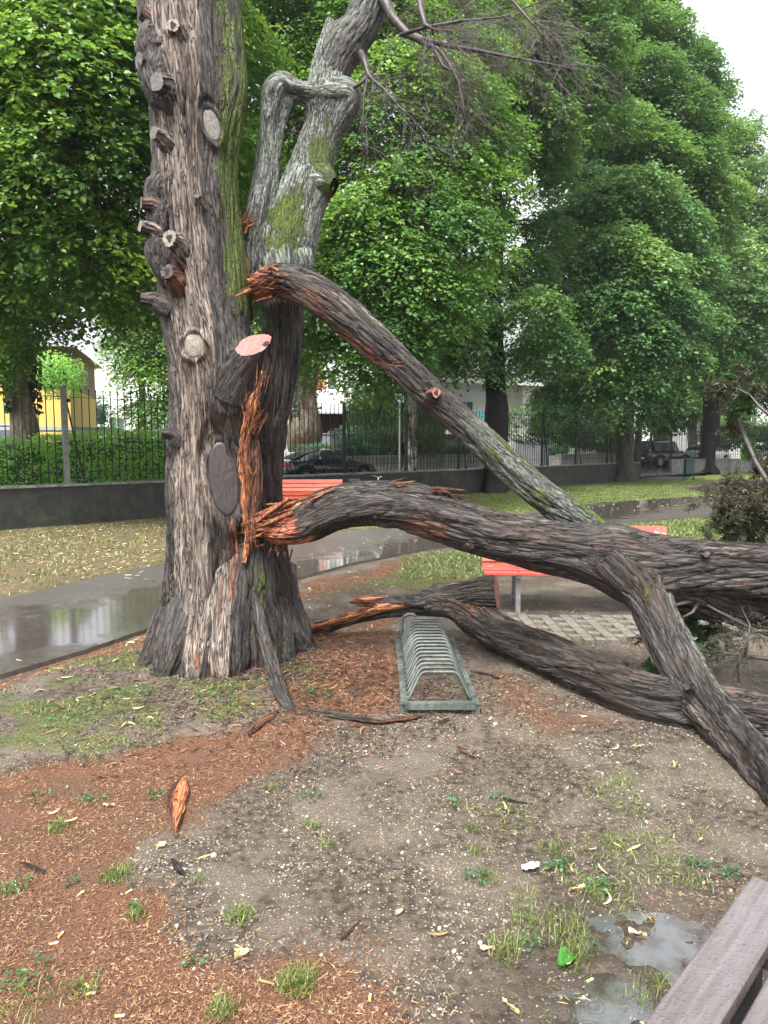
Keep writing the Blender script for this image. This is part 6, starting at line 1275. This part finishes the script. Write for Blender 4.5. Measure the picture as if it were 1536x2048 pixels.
# the row of park trees along the wall
def park_tree(label, x, y, h, R_, h0, r0, seed, mat, leaf, nsp=9000, L=.105, group='trees along the park wall', lean=(0, 0), limbs=8, name='park_tree', spr=.55, nl=9, lumps=None, n=22, lr=(1.1, 1.9), top=.35):
    r = thing(name, label, 'tree', (x, y, 0), 0, group); tree_wood(r, h, r0, mat, seed, limbs, R_, h0, lean); lm = lumps or ovoid_lumps(h0+.9, h-1., R_, n, seed, lr, 1., top); crown('crown', [(a+lean[0]*c/h, b+lean[1]*c/h, c, d) for a, b, c, d in lm], nsp, nl, spr, L, leaf, seed, False, r); return r
def plumps(rows, x, y, dx=0.):
    out = []
    for px, py, Y, rad in rows: p = P(px, py, Y); out.append((p[0]-x-dx, p[1]-y, p[2], rad))
    return out
g_ = G(985, 985); LT1 = plumps([(1020, 60, 23, 1.5), (1110, 30, 24, 1.7), (1160, 110, 24, 1.4), (1060, 140, 22.5, 1.4), (1010, 210, 22, 1.2), (1075, 260, 22.5, 1.2), (1110, 190, 24, 1.3), (1180, -60, 25, 2.0), (1040, -100, 24, 2.2), (960, 20, 24, 1.7), (900, -80, 25, 2.2), (1180, 230, 25, 1.2), (960, 200, 24.5, 1.3), (940, 330, 25, 1.2), (1090, 340, 24, .9), (1040, 310, 24, .8), (905, 640, 23, .8), (935, 700, 23.5, .75), (900, 730, 24, .6), (960, 640, 24, .8), (1075, 620, 23, .8), (1110, 690, 23.5, .8), (1050, 700, 24.5, .6), (950, 560, 25, 1.0), (1060, 540, 25.5, .8), (970, 430, 26, .9), (1090, 460, 26, .8), (1000, 745, 24, .5), (1080, -300, 25, 2.4), (1000, 560, 25.5, .6)], g_[0]+.05, g_[1])
LT2_ = plumps([(1130, 470, 29, 1.3), (1200, 430, 28.5, 1.4), (1270, 400, 28.5, 1.5), (1330, 460, 28.8, 1.4), (1370, 540, 29.5, 1.3), (1230, 520, 27.5, 1.5), (1150, 560, 28, 1.4), (1090, 600, 28.5, 1.2), (1290, 560, 27.5, 1.5), (1340, 630, 28, 1.3), (1210, 620, 27.2, 1.5), (1130, 680, 28, 1.3), (1270, 680, 27.5, 1.5), (1350, 720, 28.5, 1.1), (1080, 720, 29, 1.0), (1180, 750, 28, 1.2), (1260, 770, 28, 1.2), (1330, 790, 29, .9), (1120, 800, 29, .9), (1200, 820, 28.5, .8), (1280, 835, 29, .6), (1150, 380, 31, 1.4), (1390, 640, 30, 1.0),
    (1170, 300, 32, 1.5), (1240, 280, 32, 1.6), (1310, 320, 32, 1.5), (1380, 330, 33, 1.4), (1430, 400, 33.5, 1.3), (1210, 200, 33, 1.7), (1280, 170, 33, 1.7), (1350, 230, 33, 1.6), (1410, 280, 34, 1.3), (1190, 90, 34, 1.7), (1250, 60, 34, 1.6), (1310, 80, 34, 1.4), (1370, 140, 34.5, 1.3), (1420, 190, 35, 1.0), (1230, -40, 34, 1.4), (1400, 470, 34, 1.4), (1300, 10, 34.5, .9), (1390, 110, 35, .7), (1160, 0, 35, 1.5), (1170, 190, 35, 1.5), (1250, 350, 34, 1.8), (1350, 400, 34, 1.8)], 10.9, 32.2)
T1 = park_tree('large park tree with a knobbly black trunk behind the leaning limb', g_[0]+.05, g_[1], 20, 2.6, 4.6, .33, 5, TB_DARK, LEAF_B, 17000, .125, lean=(0, 0), lumps=LT1)
T2 = park_tree('tall park tree with a straight brownish trunk against the end of the fence', 10.9, 32.2, 19, 2.8, 3.6, .38, 6, TB_GREY, LEAF_B, 22000, .145, spr=.65, lumps=LT2_)
T3 = park_tree('park tree with a thick black trunk in front of the far grey wall', 19.0, 42.0, 20.5, 5.6, 4.6, .48, 7, TB_DARK, LEAF_C, 15000, .17, spr=.85, n=25, lr=(1.5, 2.6))
T4 = park_tree('park tree at the right edge of the row', 28.5, 47, 18.5, 5.6, 4.0, .46, 8, TB_DARK, LEAF_B, 11000, .19, spr=.95, n=22, lr=(1.6, 2.7))
T5 = copy_tree(T3, None, (15.5, 52, 0), 2.0, 'tall pale green tree rising behind the row near the gate'); T5['group'] = 'trees along the park wall'
T6 = copy_tree(T3, None, (2.0, 48, 0), 4.0, 'tall tree far behind the villa in the middle'); T7 = copy_tree(T3, None, (-6, 44, 0), 1.0, 'tall tree far behind the broken trunk')
for q in (T6, T7): q['group'] = 'trees behind the houses'
for k, (px, Y, rr) in enumerate([(1320, 62, .8), (1385, 66, .45), (1438, 64, .5), (1248, 58, .5), (1490, 70, .4)]):
    x = (px-768)/F*Y; r = thing('street_tree', ['broad brown trunk far beyond the gate above the dark car', 'slim reddish trunk far beyond the railing', 'brown trunk far behind, just right of the black park tree', 'grey trunk far beyond the fence end', 'thin trunk at the far right behind the railing'][k], 'tree', (x, Y, 0), 0, 'trees far beyond the gate'); tree_wood(r, 15, rr, TB_PLANE if k != 4 else TB_DARK, 80+k, 4, 3.5, 6); crown('crown', ovoid_lumps(5.2, 14, 4.2, 9, 90+k, (1.4, 2.2)), 1500, 9, .9, .20, LEAF_B, 90+k, False, r)
# near lindens
lm1 = []; r_ = np.random.RandomState(11)
def lump_px(px, py, Y, rad, root): p = P(px, py, Y)-np.array((*root, 0)); return (*p, rad)
root1 = ((55-768)/F*17.2, 17.2)
for px, py, Y, rad in [(-60, 560, 14, 1.3), (40, 520, 13.2, 1.2), (120, 480, 13, 1.3), (210, 520, 13, 1.2), (280, 470, 13.5, 1.3), (330, 560, 14.5, 1.2), (60, 380, 12.4, 1.3), (170, 340, 12.2, 1.3), (270, 330, 12.6, 1.3), (-40, 300, 12.5, 1.4), (40, 220, 12, 1.2), (150, 180, 11.8, 1.3), (260, 190, 12.2, 1.3), (60, 60, 12.2, 1.2), (190, 40, 12, 1.3), (300, 60, 12.8, 1.3), (-60, 120, 12.4, 1.2), (0, -80, 13, 1.5), (180, -120, 13, 1.5), (330, -100, 14, 1.5), (420, 120, 15.5, 1.5), (440, 350, 16, 1.5), (480, 500, 16.5, 1.3), (-100, 640, 15, 1.2), (20, 640, 15.6, 1.0), (90, 625, 16, .8), (-220, 400, 14, 1.7), (-220, 100, 13.5, 1.8), (180, 590, 15.5, 1.1), (270, 600, 16, 1.0), (370, 590, 17, 1.1), (120, -300, 15, 2), (350, -300, 16, 2), (-150, -250, 15, 2), (20, 700, 14.2, .55), (-30, 740, 14.4, .6), (420, 560, 18, 1.2)]:
    lm1.append(lump_px(px, py, Y, rad, root1))
LT = thing('linden_tree', 'big leafy linden with an ivy-clad pale trunk behind the left hedge', 'tree', (*root1, 0)); tree_wood(LT, 14, .30, TB_PLANE, 21, 8, 5.2, 4.6)
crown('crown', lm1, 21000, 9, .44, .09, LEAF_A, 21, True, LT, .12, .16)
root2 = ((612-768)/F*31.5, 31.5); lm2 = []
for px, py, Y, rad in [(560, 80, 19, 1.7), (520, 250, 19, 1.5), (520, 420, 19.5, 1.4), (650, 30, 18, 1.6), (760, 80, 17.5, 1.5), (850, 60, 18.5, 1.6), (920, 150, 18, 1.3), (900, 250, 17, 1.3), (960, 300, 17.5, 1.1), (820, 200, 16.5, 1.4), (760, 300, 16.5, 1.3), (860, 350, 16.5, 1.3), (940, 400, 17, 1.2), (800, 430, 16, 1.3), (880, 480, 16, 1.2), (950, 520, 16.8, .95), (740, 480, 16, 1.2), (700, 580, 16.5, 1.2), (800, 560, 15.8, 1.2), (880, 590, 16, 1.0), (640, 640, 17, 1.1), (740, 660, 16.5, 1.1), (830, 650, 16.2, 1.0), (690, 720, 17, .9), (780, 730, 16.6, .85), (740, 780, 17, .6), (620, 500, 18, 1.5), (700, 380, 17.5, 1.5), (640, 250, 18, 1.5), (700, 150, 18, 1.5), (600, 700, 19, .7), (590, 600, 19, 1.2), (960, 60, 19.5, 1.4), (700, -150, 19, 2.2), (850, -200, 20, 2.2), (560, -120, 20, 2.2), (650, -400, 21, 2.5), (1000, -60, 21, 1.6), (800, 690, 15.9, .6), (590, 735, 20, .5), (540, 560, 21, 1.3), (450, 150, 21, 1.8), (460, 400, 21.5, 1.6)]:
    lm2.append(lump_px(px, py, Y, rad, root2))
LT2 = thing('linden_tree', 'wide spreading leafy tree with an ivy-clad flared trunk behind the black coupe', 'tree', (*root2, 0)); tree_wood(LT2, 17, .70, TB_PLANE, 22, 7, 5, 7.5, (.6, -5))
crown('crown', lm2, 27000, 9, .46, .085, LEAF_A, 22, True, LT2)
for root, h0, h1, rr, px, s_ in ((LT, 2.4, 6.2, .34, 0, 1), (LT2, 2.0, 6.5, .68, 0, 2)):     # ivy climbing both
    r = np.random.RandomState(s_); n = 9000; z = r.uniform(h0, h1, n); a = r.uniform(0, 2*pi, n); keep = ((-np.cos(a+.6)*.8+r.uniform(-.6, .9, n)) > (.6-.6*(z-h0)/(h1-h0))); z, a = z[keep], a[keep]; rad_ = rr*(1+.2*pn(np.stack([np.cos(a)*2, np.sin(a)*2, z], 1), 3))+r.uniform(0, .08, len(z)); ln = (0, 0) if s_ == 1 else (.6, -5); hh = 14 if s_ == 1 else 17
    M = MB(); c = np.stack([rad_*np.cos(a)+ln[0]*z/hh, rad_*np.sin(a)+ln[1]*z/hh, z], 1); leafmesh(M, c, np.stack([np.cos(a), np.sin(a), .4+0*a], 1)+r.normal(size=(len(z), 3))*.4, r.normal(size=(len(z), 3))*.5-(0, 0, 1), .10*r.uniform(.6, 1.3, len(z)), .45, None, True); M.build('ivy', IVY, root)
# bright street tree between the left lindens and the trunk
TM = thing('street_tree', 'bright yellow green tree across the street left of the broken trunk', 'tree', ((290-768)/F*30, 30, 0)); tree_wood(TM, 9, .2, TB_PLANE, 31, 6, 3, 3.5)
lm3 = [lump_px(px, py, Y, rad, (TM.location[0], 30)) for px, py, Y, rad in [(265, 710, 28, 1.0), (300, 760, 28, 1.3), (320, 690, 28, 1.3), (280, 640, 28, 1.4), (340, 820, 28, 1.1), (290, 830, 29, .8), (280, 560, 29, 1.4), (360, 740, 29, 1.4)]]
crown('crown', lm3, 3600, 9, .6, .12, leaf_material('bright_street_leaf', (.06, .15, .04), (.13, .27, .05), (.26, .40, .07), .4), 31, False, TM)
# willow and pale trunk behind the hedge
WL = thing('willow', 'pale green weeping willow behind the long dark hedge', 'tree', (*P(790, 870, 34)[:2], 0)); tree_wood(WL, 5, .16, TB_GREY, 41, 5, 1.8, 2.2); M = MB(); r = np.random.RandomState(4); n = 1500; a = r.uniform(0, 2*pi, n); rd_ = 2.1*np.sqrt(r.uniform(.02, 1, n)); top_ = 4.6-.25*rd_**2+r.normal(0, .25, n); ln_ = r.uniform(1.0, 3.0, n); org = []; 
for k in range(16): org.append(np.stack([rd_*np.cos(a)*1.15+.05*r.normal(size=n), rd_*np.sin(a), np.maximum(top_-ln_*k/16, .7)], 1))
c = np.concatenate(org); leafmesh(M, c, np.tile([(0, -1, .3)], (len(c), 1))+r.normal(size=(len(c), 3))*.7, np.tile([(0, 0, -1.)], (len(c), 1))+r.normal(size=(len(c), 3))*.3, .17*r.uniform(.7, 1.2, len(c)), .16); M.build('crown', LEAF_W, WL)
BT = thing('pale_trunk_tree', 'slim tree with a mottled pale trunk right of the parking sign', 'tree', (*P(822, 870, 32)[:2], 0)); tree_wood(BT, 9, .33, tree_bark('mottled_pale_bark', (.16, .14, .11), (.45, .42, .36), (.10, .08, .06)), 43, 5, 2.5, 5.5); crown('crown', ovoid_lumps(5.5, 9, 2.6, 7, 44, (.9, 1.4)), 1600, 9, .6, .12, LEAF_A, 44, False, BT)

# ================================================================== twigs: dead brush above, conifer sprays right
def brush(M, p, d, L, r0, depth, rng_, gravity=-.05, kids=5, tips=None, k=4, wig=.16):
    n = 7; pts = [np.array(p, float)]; dd = np.array(d, float); dd /= np.linalg.norm(dd)
    for i_ in range(n-1): dd = dd+rng_.normal(size=3)*wig+np.array((0, 0, gravity)); dd /= np.linalg.norm(dd); pts.append(pts[-1]+dd*L/(n-1))
    M.rod(pts, r0*np.linspace(1, .35, n), k if r0 > .004 else 3)
    if tips is not None and depth <= 1: tips.append((np.array(pts), dd.copy()))
    if depth > 0:
        for q in range(kids):
            t_ = rng_.uniform(.2, 1); i_ = min(n-2, int(t_*(n-1))); b = pts[i_]; d2 = (pts[i_+1]-pts[i_]); d2 /= np.linalg.norm(d2); d2 = d2+rng_.normal(size=3)*(.62, .45, .55); brush(M, b, d2, L*rng_.uniform(.40, .68), r0*.45, depth-1, rng_, gravity, kids, tips, k, wig)
rg = np.random.RandomState(12); M = MB()
def br(rows, rfac=1.): c = pxl(rows); M.rod(c[:, :3], c[:, 3]*rfac, 7); return c
c1_ = br([(756, -40, 5.5, 12), (768, 0, 5.45, 10), (785, 35, 5.35, 8), (815, 68, 5.25, 7), (850, 80, 5.2, 5), (900, 92, 5.1, 4), (960, 102, 5.0, 3.2), (1030, 116, 4.9, 2.5), (1100, 128, 4.8, 1.6), (1150, 140, 4.75, .8)])
c2_ = br([(815, 68, 5.25, 5.5), (850, 88, 5.15, 4.5), (880, 100, 5.1, 4), (900, 130, 5.05, 3.5), (918, 165, 5.0, 3), (926, 205, 4.98, 2.4), (930, 245, 4.95, 1.6)])
c3_ = br([(860, 85, 5.15, 3.4), (872, 105, 5.1, 3.2), (886, 132, 5.05, 2.8), (902, 142, 5.0, 1.5)])
c4_ = br([(722, 105, 5.45, 6), (730, 125, 5.4, 5.5), (737, 150, 5.35, 4.5), (748, 162, 5.3, 3.5), (770, 180, 5.2, 2.4), (800, 215, 5.1, 1.6), (830, 240, 5.0, .8)])
c5_ = br([(737, 150, 5.35, 3.4), (720, 168, 5.35, 3), (705, 176, 5.4, 2.6), (685, 172, 5.4, 1.6)]); c6_ = br([(735, 155, 5.35, 2.2), (728, 190, 5.3, 1.8), (726, 240, 5.3, 1.2), (722, 290, 5.3, .7)])
c7_ = br([(835, -30, 5.0, 7), (842, 20, 4.95, 6), (850, 50, 4.9, 4), (870, 60, 4.85, 2)]); c8_ = br([(800, 70, 5.2, 3.5), (850, 55, 5.1, 3), (920, 42, 5.0, 2.4), (1000, 35, 4.9, 1.6), (1090, 0, 4.8, .8)])
c9_ = br([(1015, -10, 4.6, 2.4), (1050, 30, 4.55, 2), (1080, 65, 4.5, 1.5), (1110, 100, 4.5, .9)])
attach(M.build('dead_branch', TWIGB, TREE, True), TREE); M = MB()
for cc, m_ in ((c1_, 44), (c2_, 20), (c3_, 8), (c4_, 20), (c5_, 6), (c6_, 7), (c7_, 18), (c8_, 34), (c9_, 14)):
    for q in range(m_):
        i_ = rg.randint(1, len(cc)-1); a = cc[i_, :3]+(cc[i_+1, :3]-cc[i_, :3])*rg.uniform(); d = (cc[i_+1, :3]-cc[i_, :3]); d /= np.linalg.norm(d); brush(M, a, d+rg.normal(size=3)*(.5, .6, .65)+(.25, 0, 0), rg.uniform(.22, .52), .0028, 2, rg, -.06, 5, None, 4, .14)
attach(M.build('dead_twigs', TWIG, TREE), TREE)
def needles(M, tips, n, L, r, w=.12, flat=.5):
    c, d, nn = [], [], []
    for pts, _ in tips:
        for i_ in range(n):
            t_ = r.uniform(.15, 1)*(len(pts)-1); k = min(len(pts)-2, int(t_)); p = pts[k]+(pts[k+1]-pts[k])*(t_-k); ax = pts[k+1]-pts[k]; ax /= np.linalg.norm(ax); c.append(p+r.normal(size=3)*L*.25); d.append(ax*.8+r.normal(size=3)*.5); nn.append(r.normal(size=3)*.6+(0, -.3, .7))
    c = np.array(c); leafmesh(M, c, np.array(nn), np.array(d), L*r.uniform(.6, 1.3, len(c)), w, r.uniform(0, 1, len(c)))
def conif(name, starts, n, seed, mat, L=.45, r0=.006, grav=-.05, npt=26, nL=.035, w=.12, wood=True, depth=2, kids=5, label=None):
    r = np.random.RandomState(seed); M = MB(); tips = []
    for p, d, l in starts: brush(M, p, d, l, r0, depth, r, grav, kids, tips, 4, .14)
    o = attach(M.build('twigs', TWIGB, LOG), LOG); M = MB(); needles(M, tips, npt, nL, r, w); o2 = attach(M.build(name, mat, LOG), LOG)
    return o
def br1(rows):
    M = MB(); c = pxl(rows); M.rod(c[:, :3], c[:, 3], 7); attach(M.build('thin_branch', TWIGB, LOG, True), LOG); return c
b1_ = br1([(1536+60, 1010, 4.4, 7), (1536, 965, 4.5, 5), (1512, 925, 4.6, 4.5), (1490, 875, 4.7, 4), (1475, 840, 4.8, 3), (1472, 805, 4.85, 1.5)]); b2_ = br1([(1536+40, 860, 4.4, 4), (1520, 815, 4.5, 3), (1500, 790, 4.6, 2), (1470, 775, 4.6, 1)])
b3_ = br1([(1620, 1120, 4.4, 8), (1560, 1060, 4.5, 6), (1520, 1010, 4.55, 4), (1490, 980, 4.6, 2)]); b4_ = br1([(1600, 1010, 4.5, 5), (1530, 1000, 4.6, 4), (1500, 1035, 4.7, 2.5), (1470, 1075, 4.8, 1)])
b5_ = br1([(1430, 1195, 4.55, 5), (1390, 1200, 4.5, 5), (1345, 1212, 4.45, 3.5)]); b6_ = br1([(1400, 1200, 4.5, 4), (1385, 1225, 4.45, 3.2), (1355, 1240, 4.45, 2)])
b7_ = br1([(1600, 1260, 4.3, 5), (1536, 1262, 4.3, 4), (1500, 1262, 4.35, 3), (1470, 1250, 4.4, 1.5)]); b8_ = br1([(1600, 1330, 4.0, 5), (1536, 1318, 4.1, 4), (1490, 1312, 4.2, 3.4), (1450, 1306, 4.3, 2.5), (1420, 1298, 4.35, 1)])
b9_ = br1([(1490, 1312, 4.2, 3), (1495, 1285, 4.2, 2.2), (1500, 1250, 4.25, 1.8), (1480, 1210, 4.4, 1)]); br1([(1480, 1310, 4.2, 2.4), (1475, 1335, 4.2, 1.8), (1478, 1365, 4.2, 1)]); br1([(1395, 1200, 4.5, 3), (1440, 1225, 4.45, 3), (1500, 1255, 4.4, 3), (1560, 1280, 4.35, 3)])
def along(c, m_, r, l, bias=(0, 0, 0), sp=(.6, .5, .6)):
    out = []
    for _ in range(m_):
        i_ = r.randint(0, len(c)-1); a = c[i_, :3]+(c[i_+1, :3]-c[i_, :3])*r.uniform(); d = c[i_+1, :3]-c[i_, :3]; d /= np.linalg.norm(d); out.append((a, d+r.normal(size=3)*sp+bias, l*r.uniform(.6, 1.2)))
    return out
rg = np.random.RandomState(31)
conif('dry_foliage', along(b1_, 7, rg, .20, (.1, 0, -.35))+along(b2_, 5, rg, .18, (0, 0, -.3))+along(b3_[1:], 12, rg, .26, (-.35, 0, .1))+along(b4_[1:], 12, rg, .26, (-.35, 0, -.5))+[(P(px, py, 4.7), (-.5+rg.normal()*.3, 0, rg.normal()*.6), .24) for px, py in [(1520, 960), (1500, 1000), (1490, 1040), (1530, 1040), (1480, 1070), (1520, 1080), (1500, 960)]], 0, 1, CONIF_DRY, npt=11, nL=.042, w=.050, r0=.0032)
conif('green_foliage', [(P(1500, 800, 4.7)+rg.normal(size=3)*.03, (-.5, 0, .3), .12), (P(1515, 790, 4.7), (-.7, 0, .5), .13), (P(1505, 815, 4.7), (-.7, 0, 0), .12), (P(1485, 870, 4.7), (.2, 0, -.6), .12), (P(1500, 775, 4.65), (-.4, 0, .6), .22)]+along(b4_[2:], 5, rg, .25, (-.5, 0, -.5)), 0, 2, CONIF, npt=30, nL=.034, w=.07, r0=.003)
gs = [(P(px, py, d)+rg.normal(size=3)*.02, rg.normal(size=3)*.35+(-.55, 0, .1), .26) for px, py, d in [(1400, 1240, 5.0), (1440, 1240, 5.0), (1470, 1245, 5.0), (1420, 1255, 4.9), (1390, 1275, 4.8), (1420, 1300, 4.7), (1440, 1310, 4.7), (1380, 1300, 4.7), (1410, 1330, 4.6), (1370, 1330, 4.6), (1360, 1240, 5.), (1450, 1260, 4.9), (1400, 1320, 4.6), (1380, 1200, 5.1)]]
conif('green_foliage', gs, 0, 3, CONIF, npt=50, nL=.034, w=.08, r0=.003)
conif('dry_foliage', along(b7_, 8, rg, .3, (0, 0, -.3))+along(b8_, 8, rg, .3, (0, 0, -.1))+along(b9_, 5, rg, .22), 0, 4, CONIF_DRY, npt=6, nL=.02, w=.12, r0=.0026, kids=4)

# ================================================================== rain haze
t = NT('rain_haze'); t.t.nodes.remove(t.b); v_ = t.n('ShaderNodeVolumePrincipled'); v_.inputs['Color'].default_value = (.90, .95, 1, 1); v_.inputs['Density'].default_value = .0004; v_.inputs['Anisotropy'].default_value = .2; t.L(v_.outputs[0], t.out.inputs['Volume'])
M = MB(); M.box((30, 60, 18), (440, 300, 39)); tag(M.build('haze', t.m), kind='stuff')
